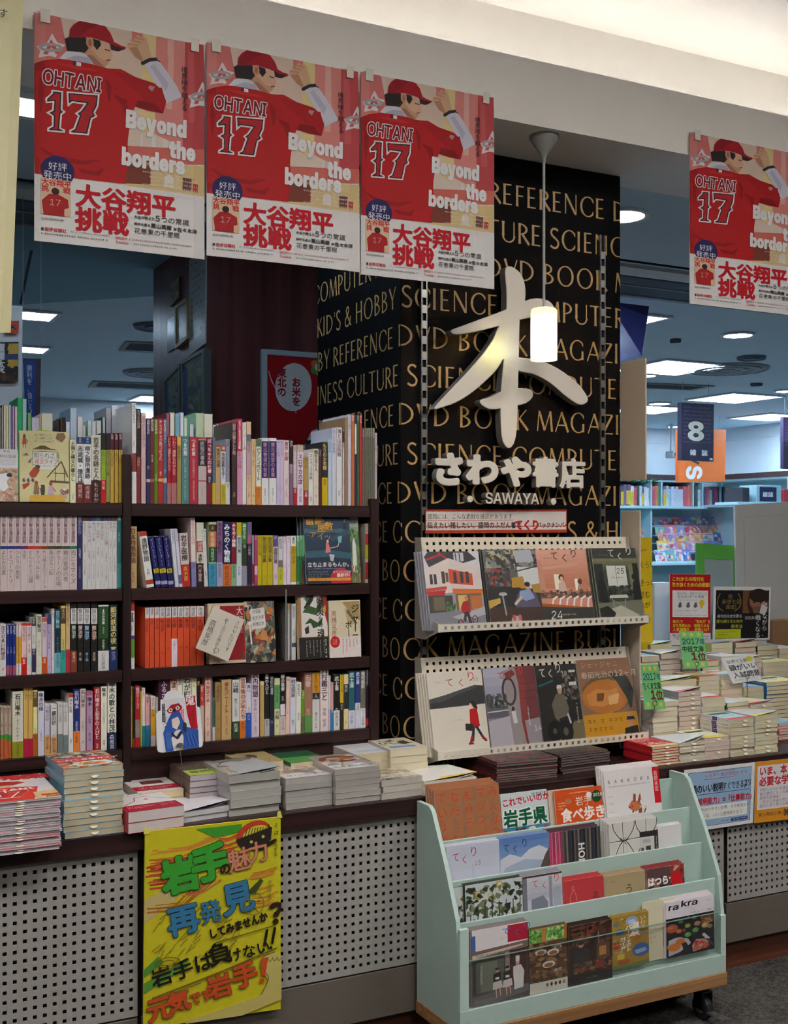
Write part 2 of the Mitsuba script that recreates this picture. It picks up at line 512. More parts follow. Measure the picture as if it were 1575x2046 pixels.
m.box((-5, 4.34, SOFFIT - .012), (14, 4.48, SOFFIT + .01), (205, 208, 206))
m.box((-5, 4.53, SOFFIT - .006), (14, 4.85, SOFFIT + .01), (96, 108, 116))
m.box((-5, 4.66, SOFFIT - .010), (14, 4.68, SOFFIT), (140, 150, 156))
m.box((-5, 4.86, SOFFIT - .012), (14, 4.90, SOFFIT + .01), (150, 160, 166))
struct('trim_2', m, 'matte', 'fire shutter track in the ceiling')
# a fine seam in the ceiling zone with painted shade
a, b = UZ(41, 608, SOFFIT), UZ(63, 500, SOFFIT)
d = (b - a) / np.linalg.norm(b - a)
s_ = np.array([-d[1], d[0], 0]) * .006
m = MB(); lo = np.array([0, 0, -.002])
m.quad(a - s_ + lo, b - s_ + lo, b + s_ + lo, a + s_ + lo, (58, 70, 76)); struct('trim_3', m, 'matte', 'seam in the ceiling zone with painted shade')
m = MB(); m.box((-5, 11.2, 0), (10.2, 11.3, SOFFIT + .004), (205, 210, 214)); m.box((-5, 11.19, 2.575), (10.2, 11.2, 2.59), (70, 76, 80))
struct('wall_back', m, 'wall_paint', 'pale back wall of the shop with a thin picture rail')
m = MB(); m.box((10.1, 4.9, 0), (10.2, 11.3, SOFFIT + .004), (205, 210, 214)); m.box((10.085, 4.9, 2.60), (10.1, 11.2, 2.615), (70, 76, 80))
struct('wall_right', m, 'wall_paint', 'pale side wall of the shop')
m = MB(); m.box((-5.05, -4, 0), (-5, 13, 3.3), (200, 200, 196)); struct('wall_left', m, 'wall_paint', 'pale far side wall')
# ------------------------------------------------------------------ lamps
def emit(key, mb, radiance):
 v, f, c = mb.get()
 scene[key] = mikit.ply((v, f), 'matte', False, uv=c, emitter={'type': 'area', 'radiance': {'type': 'rgb', 'value': list(radiance)}})
 return key
m = MB(); m.box((-2, 3.10, 2.805), (9, 3.16, 2.83), (240, 230, 215), faces=(1, 2, 3))
tag(emit('cove_lamp', m, COVE), 'warm strip lamp hidden in the ceiling cove above the fascia', 'lamp')
def ceiling_lamp(x, y, sx, sy, z, radiance, label, base='ceiling_light', group=None):
 k = thing(base, label, 'ceiling light', group)
 m = MB()
 for lo, hi in (((x - sx, y - sy), (x + sx, y - sy + .025)), ((x - sx, y + sy - .025), (x + sx, y + sy)),
     ((x - sx, y - sy + .025), (x - sx + .025, y + sy - .025)), ((x + sx - .025, y - sy + .025), (x + sx, y + sy - .025))):
  m.box((*lo, z - .008), (*hi, z + .002), (225, 230, 232))
 m.build(k + '__frame', 'matte')
 m = MB(); m.box((x - sx + .025, y - sy + .025, z - .004), (x + sx - .025, y + sy - .025, z + .001), (245, 248, 250), faces=(0,))
 emit(k + '__diffuser', m, radiance)
WHERE_ = ('nearer row, before the bookcase', 'nearer row, before the column', 'nearer row, before the paperback piles', 'further row from the shop, first', 'further row from the shop, second')
for i, (x, y) in enumerate(((-.6, .9), (1.3, .9), (3.2, .9), (.4, -1.4), (3.2, -1.4))):
 ceiling_lamp(x, y, .45, .45, 3.283, HALL, f'square panel lamp in the walkway ceiling, {WHERE_[i]}', group='walkway panel lamps')
SQ = [(1342, 734, 'square ceiling light beside the round air diffuser'), (1468, 795, 'square ceiling light above the hanging 8 sign'),
  (1540, 833, 'square ceiling light nearest the purple aisle sign'), (1300, 818, 'square ceiling light beyond the beige upper guard board'),
  (55, 210, 'square ceiling light beside the leftmost baseball poster'), (235, 262, 'added square ceiling light out of view behind the first baseball poster'), (560, 330, 'added square ceiling light out of view behind the second baseball poster'), (62, 629, 'square ceiling light above the blue hanging banner'),  # the two behind posters are unseen, added to brighten the pillar
  (54, 697, 'square ceiling light just over the top of the blue banner'), (320, 797, 'square ceiling light against the edge of the reddish wood pillar')]
for u, v, lb in SQ:
 p = UZ(u, v, SOFFIT)
 s = .10 if v in (210, 262, 330) else .33 if v > 700 and u > 1000 else .26 if u > 300 else .15
 ceiling_lamp(p[0], p[1], s, s, SOFFIT - .001, SHOP if u > 1000 else tuple(x * .9 for x in SHOP), lb)
for u, v, lb in ((1475, 669, 'round downlight between the fourth baseball poster and the square lights'), (1318, 806, 'small round downlight beside the 8 sign'),
     (1243, 430, 'round downlight half hidden by the edge of the black column'), (1572, 781, 'round downlight at the far end of the shop ceiling'),
     (1352, 852, 'round downlight just above the orange sign'), (1288, 750, 'tiny downlight beside the beige upper guard board')):
 p = UZ(u, v, SOFFIT)
 k = thing('downlight', lb, 'ceiling light')
 r = .09 if v < 800 else .10
 M = np.diag([1, 1, -1, 1.0])
 m = MB(); m.lathe([(r + .02, 0), (r + .018, .008), (r, .008), (r, .002)], (228, 232, 234), (p[0], p[1], SOFFIT), M=M); m.build(k + '__ring', 'matte')
 m = MB(); m.lathe([(1e-4, .004), (r, .004)], (250, 250, 250), (p[0], p[1], SOFFIT), M=M)
 vv, ff, cc = m.get()
 scene[k + '__lens'] = mikit.ply((vv, ff), 'matte', False, uv=cc, emitter={'type': 'area', 'radiance': {'type': 'rgb', 'value': list(SPOT)}})
# more lights of the shop out of view behind the column and posters
for i, (x, y) in enumerate(((2.75, 5.5), (3.3, 8.0), (4.2, 5.6), (6.9, 5.4), (8.6, 6.6))):
 ceiling_lamp(x, y, .33, .33, SOFFIT - .001, SHOP, 'square ceiling light deeper in the shop, ' + ('beside the reddish pillar', 'in the middle of the floor', 'behind the black column', 'beyond the paperback counter', 'over the side shelving')[i], group='shop ceiling lights')
# ceiling fittings
def disc(base, u, v, r, rings, lb, cat, c=(150, 158, 164)):
 p = UZ(u, v, SOFFIT)
 M = np.diag([1, 1, -1, 1.0])
 k = thing(base, lb, cat)
 m = MB()
 pr = [(1e-4, .012)]
 for i in range(rings):
  a, b = r * (i + .55) / rings, r * (i + 1) / rings
  pr += [(a, .016), (a, .004), (b - .12 * r / rings, .004), (b, .016)]
 pr += [(r * 1.04, .002), (r * 1.05, 0)]
 m.lathe(pr, c, (p[0], p[1], SOFFIT), M=M)
 m.build(k, 'matte')
disc('air_diffuser', 1455, 737, .30, 3, 'round ringed air diffuser in the ceiling right of a square light', 'air vent')
disc('ceiling_speaker', 1502, 714, .10, 1, 'round grey speaker in the ceiling above the air diffuser', 'speaker', (110, 122, 132))
disc('ceiling_speaker', 315, 652, .14, 1, 'round grey speaker in the ceiling beside the reddish wood pillar', 'speaker', (110, 122, 132))
disc('air_diffuser', 312, 745, .25, 3, 'round air diffuser half hidden by the reddish wood pillar', 'air vent')
disc('smoke_detector', 1350, 679, .035, 1, 'small smoke detector in the ceiling above the blue hanging sheet', 'smoke detector', (90, 100, 110))
disc('smoke_detector', 1512, 767, .05, 1, 'small smoke detector beyond the air diffuser', 'smoke detector', (90, 100, 110))
def slot_vent(c4, lb):
 q = [UZ(u, v, SOFFIT) for u, v in c4]
 k = thing('slot_vent', lb, 'air vent')
 c = sum(q) / 4
 m = MB(); q2 = [c + (x - c) * 1.0 for x in q]; dn = np.array([0, 0, .006])
 qi = [c + (x - c) * [.9, .8, 1] for x in q]
 for i in range(4):
  j = (i + 1) % 4
  m.quad(q2[i] - dn, q2[j] - dn, qi[j] - dn, qi[i] - dn, (150, 150, 142))
  m.quad(q2[i] - dn, q2[j] - dn, q2[j], q2[i], (150, 150, 142))
 m.build(k + '__frame', 'matte')
 m = MB(); m.quad(*[x - dn * .4 for x in qi], (66, 74, 80)); m.build(k + '__opening', 'matte')
slot_vent(((237, 700), (252, 682), (420, 688), (420, 710)), 'upper long slot vent in the ceiling left of the reddish wood pillar')
slot_vent(((176, 773), (186, 761), (420, 770), (420, 783)), 'lower long slot vent in the ceiling left of the reddish wood pillar')
slot_vent(((1270, 764), (1270, 775), (1385, 779), (1430, 771)), 'long slot vent in the ceiling below a square light')
# ------------------------------------------------------------------ lettering for the column, drawn as strokes
TK, TN = .128, .066
def st(pts, w):
 return LineString(pts).buffer(w / 2, cap_style=2, join_style=2)
def oval(cx, cy, rx, ry, kx, ky, n=40):
 a = np.arange(n) * 2 * np.pi / n
 o = Polygon(np.c_[cx + rx * np.cos(a), cy + ry * np.sin(a)])
 i = Polygon(np.c_[cx + (rx - kx) * np.cos(a), cy + (ry - ky) * np.sin(a)])
 return o.difference(i)
def bowl(x, y0, y1, w):
 r = (y1 - y0) / 2
 o = oval(x, (y0 + y1) / 2, w, r, TK, TN)
 return o.intersection(sbox(x, -2, x + 5, 3))
def spline(P, n=10):
 P = np.asarray(P, float)
 P = np.vstack([2 * P[0] - P[1], P, 2 * P[-1] - P[-2]])
 out = []
 for i in range(1, len(P) - 2):
  for t in np.linspace(0, 1, n, endpoint=False):
   a, b, c, d = P[i - 1], P[i], P[i + 1], P[i + 2]
   out.append(.5 * (2 * b + (c - a) * t + (2 * a - 5 * b + 4 * c - d) * t * t + (3 * b - a - 3 * c + d) * t ** 3))
 return np.array(out + [P[-2]])
def stem(x, y0=0, y1=1):
 """an upright with flared ends"""
 h, f = TK / 2, .014
 return Polygon([(x - h - f, y0), (x + h + f, y0), (x + h, y0 + .22), (x + h, y1 - .22), (x + h + f, y1), (x - h - f, y1), (x - h, y1 - .22), (x - h, y0 + .22)])
def letters():
 U = unary_union
 L = {}
 L['I'] = (stem(.12), .30)
 L['E'] = (U([stem(.13), st([(.1, .967), (.52, .967)], TN), st([(.1, .51), (.47, .51)], TN), st([(.1, .033), (.54, .033)], TN)]), .64)
 L['F'] = (U([stem(.13), st([(.1, .967), (.52, .967)], TN), st([(.1, .51), (.47, .51)], TN)]), .58)
 L['L'] = (U([stem(.13), st([(.1, .033), (.54, .033)], TN)]), .60)
 L['T'] = (U([stem(.36), st([(.02, .967), (.70, .967)], TN)]), .74)
 L['H'] = (U([stem(.13), stem(.68), st([(.1, .52), (.7, .52)], TN)]), .84)
 L['N'] = (U([st([(.10, 0), (.10, 1)], TN), st([(.12, .96), (.70, .03)], TK), st([(.73, 0), (.73, 1)], TN)]), .86)
 L['M'] = (U([st([(.08, 0), (.18, 1)], TN), st([(.19, .97), (.50, .05)], TK), st([(.50, .05), (.82, .97)], TN), st([(.83, 1), (.93, 0)], TK)]), 1.02)
 L['V'] = (U([st([(.05, 1), (.40, .02)], TK), st([(.40, .02), (.74, 1)], TN)]), .78)
 L['A'] = (U([st([(.04, 0), (.42, .99)], TN), st([(.40, .99), (.80, 0)], TK), st([(.17, .34), (.66, .34)], TN)]), .82)
 L['K'] = (U([stem(.13), st([(.15, .48), (.62, 1)], TN), st([(.24, .55), (.72, 0)], TK)]), .74)
 L['Y'] = (U([st([(.04, 1), (.36, .44)], TK), st([(.36, .44), (.68, 1)], TN), st([(.36, 0), (.36, .5)], TK)]), .72)
 L['Z'] = (U([st([(.06, .967), (.66, .967)], TN), st([(.64, .97), (.06, .03)], TK), st([(.04, .033), (.68, .033)], TN)]), .74)
 L['O'] = (oval(.54, .5, .49, .515, TK, TN * .9), 1.10)
 L['D'] = (U([stem(.13), bowl(.13, 0, 1, .72)]), .94)
 L['R'] = (U([stem(.13), bowl(.13, .44, 1, .46), st([(.30, .46), (.68, 0)], TK)]), .70)
 L['P'] = (U([stem(.13), bowl(.13, .42, 1, .47)]), .66)
 L['B'] = (U([stem(.13), bowl(.13, .5, 1, .42), bowl(.13, 0, .56, .50)]), .72)
 ring = oval(.52, .5, .47, .515, TK, TN * .9)
 L['C'] = (ring.difference(Polygon([(.60, .5), (1.2, 1.0), (1.2, 0), ])).difference(sbox(.86, -.1, 2, 1.1)), .88)
 L['G'] = (U([L['C'][0], st([(.82, .04), (.82, .46)], TK)]), 1.0)
 L['U'] = (U([stem(.13, .3), st([(.74, .3), (.74, 1)], TN), oval(.44, .34, .375, .355, .1, TN).intersection(sbox(-1, -1, 2, .34))]), .86)
 L['S'] = (LineString(spline([(.50, .88), (.36, .965), (.18, .93), (.10, .76), (.20, .60), (.40, .46), (.53, .29), (.45, .08), (.25, .03), (.06, .12)])).buffer(.052, cap_style=2), .60)
 L['&'] = (U([LineString(spline([(.80, .0), (.30, .62), (.24, .86), (.40, .97), (.53, .84), (.44, .66), (.14, .38), (.12, .14), (.34, .02), (.58, .14), (.76, .48)])).buffer(.048, cap_style=2)]), .86)
 L["'"] = (st([(.08, 1), (.08, .74)], .08), .18)
 L[' '] = (Polygon(), .30)
 return L
LET = letters()
def line_shape(s, gap=.075):
 out, pen = [], 0
 for ch in s:
  g, adv = LET[ch]
  if not g.is_empty:
   out.append(affinity.translate(g, pen, 0))
  pen += adv + gap
 return out, pen
# ------------------------------------------------------------------ black lettered column
CX0, CX1, CY0, CY1 = 1.690, 2.567, 3.27, 3.945
m = MB(); m.cbox((CX0, CY0, 0), (CX1, CY1, SOFFIT), (13, 12, 14), .002)
for x in (CX0 + .30, CX0 + .62):
 m.box((x, CY0 - .0006, .7), (x + .0012, CY0, SOFFIT), (14, 13, 16))
mat('column_black', base_color=VC, roughness=.7, specular=.1)
k = thing('column', 'black square column covered in gold capitals with the white shop sign on it', 'column')
m.build(k + '__panel', 'column_black')
CAP, PITCH = .0700, .1258
GOLD = (196, 156, 98)
z0 = UY(830, 1006, CY0)[2]       # base line of the row above the handwritten banner
front, side = MB(), MB()
U_, L_ = "COMPUTER KID'S & HOBBY", "REFERENCE DVD BOOK MAGAZINE BUSINESS"
ROWS = [(9, "BUSINESS KID'S CULTURE SCIENCE", 'CULTURE', 1001), (8, 'MAGAZINE HOBBY REFERENCE DVD', 'REFERENCE', 976), (7, 'DVD BUSINESS CULTURE SCIENCE', 'SCIENCE', 1098),
  (6, 'COMPUTER MAGAZINE DVD BOOK MAGAZINE', 'BOOK', 1085), (5, "KID'S & HOBBY SCIENCE COMPUTER", 'SCIENCE', 801),
  (4, 'BUSINESS CULTURE DVD BOOK MAGAZINE', 'DVD', 796), (3, 'HOBBY REFERENCE SCIENCE COMPUTER', 'SCIENCE', 812), (2, 'BUSINESS CULTURE DVD BOOK MAGAZINE', 'DVD', 797),
  (1, 'HOBBY REFERENCE SCIENCE COMPUTER', 'SCIENCE', 812), (0, 'BUSINESS CULTURE DVD BOOK MAGAZINE', 'DVD', 794),
  (-1, 'REFERENCE ' + U_, 'COMPUTER', 785), (-2, L_, 'BOOK', 764), (-3, 'REFERENCE ' + U_, 'COMPUTER', 785), (-4, L_, 'BOOK', 764), (-5, 'REFERENCE ' + U_, 'COMPUTER', 785),
  (-6, L_, 'BOOK', 764), (-7, 'REFERENCE ' + U_, 'COMPUTER', 790)]
for r, text, word, u in ROWS:
 z = z0 + r * PITCH
 if z + CAP > SOFFIT:
  continue
 for q in (4, 2, 0):
  if r == q:
   text = 'HOBBY REFERENCE DVD BOOK MAGAZINE'
 if r in (3, 1):
  text = 'BUSINESS CULTURE SCIENCE COMPUTER'
 gl, _ = line_shape(text)
 pen0 = line_shape(text[:text.index(word)])[1]
 s0 = (UY(u, 900, CY0)[0] - CX0 if u >= 800 else CY0 - UX(u, 900, CX0)[1]) - pen0 * CAP
 for g in gl:
  g = affinity.translate(affinity.scale(g, CAP, CAP, origin=(0, 0)), s0, 0)
  for mb, clip, o, ex in ((side, sbox(-.672, -1, -.0005, 1), np.array([CX0 - .0008, CY0, z]), -Y1), (front, sbox(0, -1, .876, 1), np.array([CX0, CY0 - .0008, z]), X1)):
   h = g.intersection(clip)
   if not h.is_empty and h.area > 1e-7:
    v, t = triangulate(h)
    mb.add(o + v[:, :1] * ex + v[:, 1:] * Z1, t, GOLD)
front.build(k + '__lettering', 'satin')
side.build(k + '__lettering_001', 'satin')
# slotted shelf rails on the column
for i, (u, vt) in enumerate(((848, 540), (1205, 470))):
 p = UY(u, vt, CY0 - .012)
 x, zt, zb = p[0], p[2], .80
 kk = k + ('__rail' if i == 0 else '__rail_001')
 m = MB()
 w, n = .011, int((zt - zb) / .05)
 for s in (-1, 1):
  m.box((x + s * w - (.004 if s > 0 else 0), CY0 - .013, zb), (x + s * w + (0 if s > 0 else .004), CY0 - .0005, zt), (150, 148, 144))
 for j in range(n):
  z = zb + j * .05
  m.box((x - w + .004, CY0 - .013, z), (x + w - .004, CY0 - .011, z + .026), (168, 166, 160))
 m.box((x - w + .002, CY0 - .004, zb), (x + w - .002, CY0 - .0005, zt), (30, 29, 30))
 m.build(kk, 'metal')
# ------------------------------------------------------------------ white sign letters standing off the column
YS = 3.205
def px_shape(pts):
 return Polygon([(UY(u, v, YS)[0], UY(u, v, YS)[2]) for u, v in pts])
def smooth_px(pts, n=6):
 P = np.asarray(pts, float)
 Q = np.vstack([P[-1], P, P[0], P[1]])
 out = []
 for i in range(1, len(Q) - 2):
  a, b, c, d = Q[i - 1], Q[i], Q[i + 1], Q[i + 2]
  for t in np.linspace(0, 1, n, endpoint=False):
   out.append(.5 * (2 * b + (c - a) * t + (2 * a - 5 * b + 4 * c - d) * t * t + (3 * b - a - 3 * c + d) * t ** 3))
 return out
hon = [
 [(1010, 543), (1014, 533), (1024, 533), (1040, 545), (1049, 566), (1051, 590), (1047, 612), (1040, 632), (1038, 700), (1036, 780), (1034, 850), (1029, 882), (1020, 895), (1010, 890), (1003, 868), (1001, 800), (1007, 720), (1011, 650), (1013, 590)],
 [(902, 660), (930, 649), (965, 636), (1005, 621), (1040, 605), (1070, 596), (1095, 600), (1108, 613), (1109, 626), (1090, 631), (1052, 636), (1006, 649), (950, 663), (912, 668)],
 [(998, 652), (984, 680), (958, 716), (926, 752), (896, 784), (868, 816), (890, 812), (916, 802), (944, 784), (970, 762), (996, 735), (1014, 700), (1026, 664), (1016, 640)],
 [(1020, 716), (1050, 715), (1085, 722), (1122, 740), (1156, 767), (1174, 792), (1173, 804), (1158, 808), (1132, 792), (1100, 765), (1068, 748), (1036, 740)],
 [(960, 800), (980, 793), (1012, 778), (1040, 775), (1060, 778), (1066, 786), (1063, 796), (1048, 807), (1015, 813), (985, 818), (966, 811)],
]
shape = unary_union([px_shape(smooth_px(h)).buffer(0) for h in hon]).buffer(.0015).buffer(-.0015)
sign = thing('shop_sign', 'large white raised kanji and smaller white raised characters on the black column', 'sign')
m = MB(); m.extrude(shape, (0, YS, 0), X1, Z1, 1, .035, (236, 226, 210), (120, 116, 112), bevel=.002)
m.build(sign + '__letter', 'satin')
labels[sign + '__letter'] = {'label': 'large brush-style white kanji'}
boxes = [('さ', 870, 905, 926, 970), ('わ', 931, 909, 997, 968), ('や', 1001, 913, 1063, 973), ('書', 1065, 913, 1117, 974), ('店', 1119, 916, 1171, 976)]
n = 0
for ch, u0, v0, u1, v1 in boxes:
 g, _ = glyph_shape(ch, 'cjk', 5 if ch in 'さわや' else 3, 72, .3)
 g = g.buffer(1.5).buffer(-1.5)
 a, b = UY(u0, v1, YS), UY(u1, v0, YS)
 x0, y0, x1, y1 = g.bounds
 g = affinity.affine_transform(g, [(b[0] - a[0]) / (x1 - x0), 0, 0, (b[2] - a[2]) / (y1 - y0), a[0] - x0 * (b[0] - a[0]) / (x1 - x0), a[2] - y0 * (b[2] - a[2]) / (y1 - y0)])
 n += 1
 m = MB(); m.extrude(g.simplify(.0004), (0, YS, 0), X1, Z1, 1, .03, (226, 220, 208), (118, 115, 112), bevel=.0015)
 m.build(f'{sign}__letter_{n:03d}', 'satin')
a, b = UY(970, 1006, YS), UY(1078, 986, YS)
pen = 0
gs = []
for ch in 'SAWAYA':
 g, adv = glyph_shape(ch, 'inter', 1, 56)
 gs.append(affinity.translate(g, pen, 0)); pen += adv
for ch, g in zip('SAWAYA', gs):
 s = (b[0] - a[0]) / pen
 g = affinity.affine_transform(g, [s, 0, 0, (b[2] - a[2]) / 41., a[0], a[2]])
 n += 1
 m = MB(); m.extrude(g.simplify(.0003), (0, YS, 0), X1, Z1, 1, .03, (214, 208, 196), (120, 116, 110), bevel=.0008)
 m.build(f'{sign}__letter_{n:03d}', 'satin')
for i, u in enumerate((940, 1107)):
 p = UY(u, 997 if i == 0 else 1002, YS)
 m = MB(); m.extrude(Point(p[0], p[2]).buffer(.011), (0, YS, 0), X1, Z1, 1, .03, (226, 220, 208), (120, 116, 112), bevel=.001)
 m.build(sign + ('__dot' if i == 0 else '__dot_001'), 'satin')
for i, (u, v) in enumerate(((1020, 600), (1020, 780), (1020, 850), (920, 660), (1130, 765), (895, 940), (965, 940), (1030, 945), (1092, 950), (1148, 950), (990, 996), (1050, 996))):
 p = UY(u, v, YS + .03)
 m = MB()
 m.box((p[0] - .004, YS + .03, p[2] - .004), (p[0] + .004, CY0 + .002, p[2] + .004), (110, 108, 106))
 m.build(sign + '__standoff' + (f'_{i:03d}' if i else ''), 'metal')
# ------------------------------------------------------------------ pendant lamp
px, py = 2.088, 3.047
k = thing('pendant_lamp', 'pendant lamp with grey cone mount and warm glowing cylinder shade before the black column', 'lamp')
m = MB(); m.lathe([(1e-4, 0), (.047, 0), (.047, -.006), (.044, -.012), (.010, -.062), (.006, -.072), (.006, -.085), (1e-4, -.085)], (140, 140, 138), (px, py, SOFFIT), 32)
v, f, c = m.get(); scene[k + '__mount'] = mikit.ply((v, f), {'type': 'twosided', 'bsdf': {'type': 'principled', 'base_color': rgb((150, 150, 146)), 'roughness': .45}}, 40)
zt, zb = 2.2055, 2.0415
m = MB(); m.tube([(px, py, SOFFIT - .08), (px, py, 2.4), (px, py, zt - .005)], .0042, (176, 176, 172), 10); m.build(k + '__cord', 'satin')
scene['lamp_glass'] = {'type': 'principledthin', 'base_color': rgb((248, 236, 204)), 'roughness': .6, 'diff_trans': 1.15, 'eta': 1.3}
m = MB(); R = .0425
m.lathe([(.008, zt), (R - .006, zt), (R - .001, zt - .004), (R, zt - .01), (R, zb)], (240, 230, 200), (px, py, 0), 40)
v, f, c = m.get(); scene[k + '__shade'] = mikit.ply((v, f), 'lamp_glass', 40)
labels[k + '__shade'] = {'label': 'milky glass cylinder shade'}
m = MB(); m.lathe([(1e-4, zt - .006), (.013, zt - .006), (.015, zt - .03), (.012, zt - .055), (1e-4, zt - .055)], (200, 196, 186), (px, py, 0), 16); m.build(k + '__socket', 'satin')
m = MB(); a = np.linspace(0, np.pi, 9)
m.lathe(np.c_[.019 * np.sin(a) + 1e-4, zb + .062 - .026 * np.cos(a)], (255, 240, 210), (px, py, 0), 16)
emit(k + '__bulb', m, BULB)
# ------------------------------------------------------------------ counter
YC, ZT = 2.95, .730
COUNTER = thing('display_counter', 'long dark wood counter with perforated white metal front panels', 'counter')
for i, (lo, hi) in enumerate((((-1.2, YC - .022), (5.2, CY0 - .002)), ((-1.2, CY0 - .002), (CX0 - .002, 4.05)), ((CX1 + .002, CY0 - .002), (5.2, 4.05)))):
 m = MB(); m.cbox((*lo, ZT - .052), (*hi, ZT), (50, 30, 28), .003 if i == 0 else .0005); m.build(COUNTER + '__worktop' + (f'_{i:03d}' if i else ''), 'dark_wood')
def perforated(x0, x1, z0, z1, pitch, hole, first=None):
 """a sheet in the xz plane at y = 0 with square holes: quads between the holes and their rims"""
 nx, nz = int((x1 - x0) / pitch), int((z1 - z0) / pitch)
 ox, oz = x0 + (x1 - x0 - nx * pitch) / 2, z0 + (z1 - z0 - nz * pitch) / 2
 e = (pitch - hole) / 2
 xs = np.sort(np.r_[x0, x1, ox + np.arange(nx) * pitch + e, ox + (np.arange(nx) + 1) * pitch - e])
 zs = np.sort(np.r_[z0, z1, oz + np.arange(nz) * pitch + e, oz + (np.arange(nz) + 1) * pitch - e])
 return xs, zs
def hole_sheet(mb, o, ex, ez, xs, zs, thick, c, keep=None, cin=None):
 """sheet from grid lines xs, zs; every odd-odd cell is a hole"""
 o, ex, ez = (np.asarray(q, float) for q in (o, ex, ez))
 nrm = np.cross(ex, ez)
 P = lambda x, z, d: o + x * ex + z * ez - d * nrm
 V, Fc = [], []
 def q(*p):
  n = len(V)
  V.extend(p); Fc.append([n, n + 1, n + 2, n + 3])
 for j in range(len(zs) - 1):
  zz0, zz1 = zs[j], zs[j + 1]
  if j % 2 == 0:
   q(P(xs[0], zz0, 0), P(xs[-1], zz0, 0), P(xs[-1], zz1, 0), P(xs[0], zz1, 0))
   continue
  for i in range(len(xs) - 1):
   a, b = xs[i], xs[i + 1]
   if i % 2 == 0 or (keep is not None and not keep(i, j)):
    q(P(a, zz0, 0), P(b, zz0, 0), P(b, zz1, 0), P(a, zz1, 0))
   else:
    q(P(a, zz0, 0), P(a, zz0, thick), P(b, zz0, thick), P(b, zz0, 0))
    q(P(a, zz1, 0), P(b, zz1, 0), P(b, zz1, thick), P(a, zz1, thick))
    q(P(a, zz0, 0), P(a, zz1, 0), P(a, zz1, thick), P(a, zz0, thick))
    q(P(b, zz0, 0), P(b, zz0, thick), P(b, zz1, thick), P(b, zz1, 0))
 mb.add(V, Fc, c)
 return mb
XJ = UY(275, 1850, YC)[0]          # joint between the two panels, behind the yellow poster
for i, (x0, x1) in enumerate(((-.55, XJ), (XJ + .012, XJ + .012 + .984), (XJ + 1.008, XJ + 1.99), (XJ + 2.002, XJ + 2.99), (XJ + 3.002, XJ + 3.99))):
 kk = COUNTER + '__perforated_panel' + ('' if i == 0 else f'_{i:03d}')
 xs, zs = perforated(x0 + .004, x1, .246, ZT - .056, .0240, .0098)
 m = MB(); hole_sheet(m, (0, YC, 0), X1, Z1, xs, zs, .003, (164, 160, 156)); m.build(kk, 'satin')
m = MB(); m.box((-1, YC + .028, .10), (5.18, YC + .04, ZT - .053), (66, 62, 60)); m.build(COUNTER + '__backing', 'matte')
for i, (x0, x1) in enumerate(((-.55, XJ), (XJ + .012, XJ + .996), (XJ + 1.008, XJ + 1.99), (XJ + 2.002, XJ + 2.99), (XJ + 3.002, XJ + 3.99))):
 m = MB(); m.cbox((x0, YC, .107), (x1, YC + .014, .240), (108, 100, 92), .001); m.build(COUNTER + '__kick_panel' + ('' if i == 0 else f'_{i:03d}'), 'satin')
m = MB(); m.box((-1.2, YC + .042, 0), (5.18, YC + .055, .107), (100, 58, 44)); m.build(COUNTER + '__skirting', 'brown_skirting')
m = MB(); m.box((5.18, YC - .01, 0), (5.20, 4.05, ZT - .053), (50, 30, 28)); m.build(COUNTER + '__end_panel', 'dark_wood')
# reddish wood pillar further back
k = thing('pillar', 'square reddish brown wood pillar behind the bookcase', 'pillar')
m = MB(); m.box((1.485, 4.64, 0), (2.36, 5.47, SOFFIT), (100, 50, 50)); m.build(k, 'red_wood')
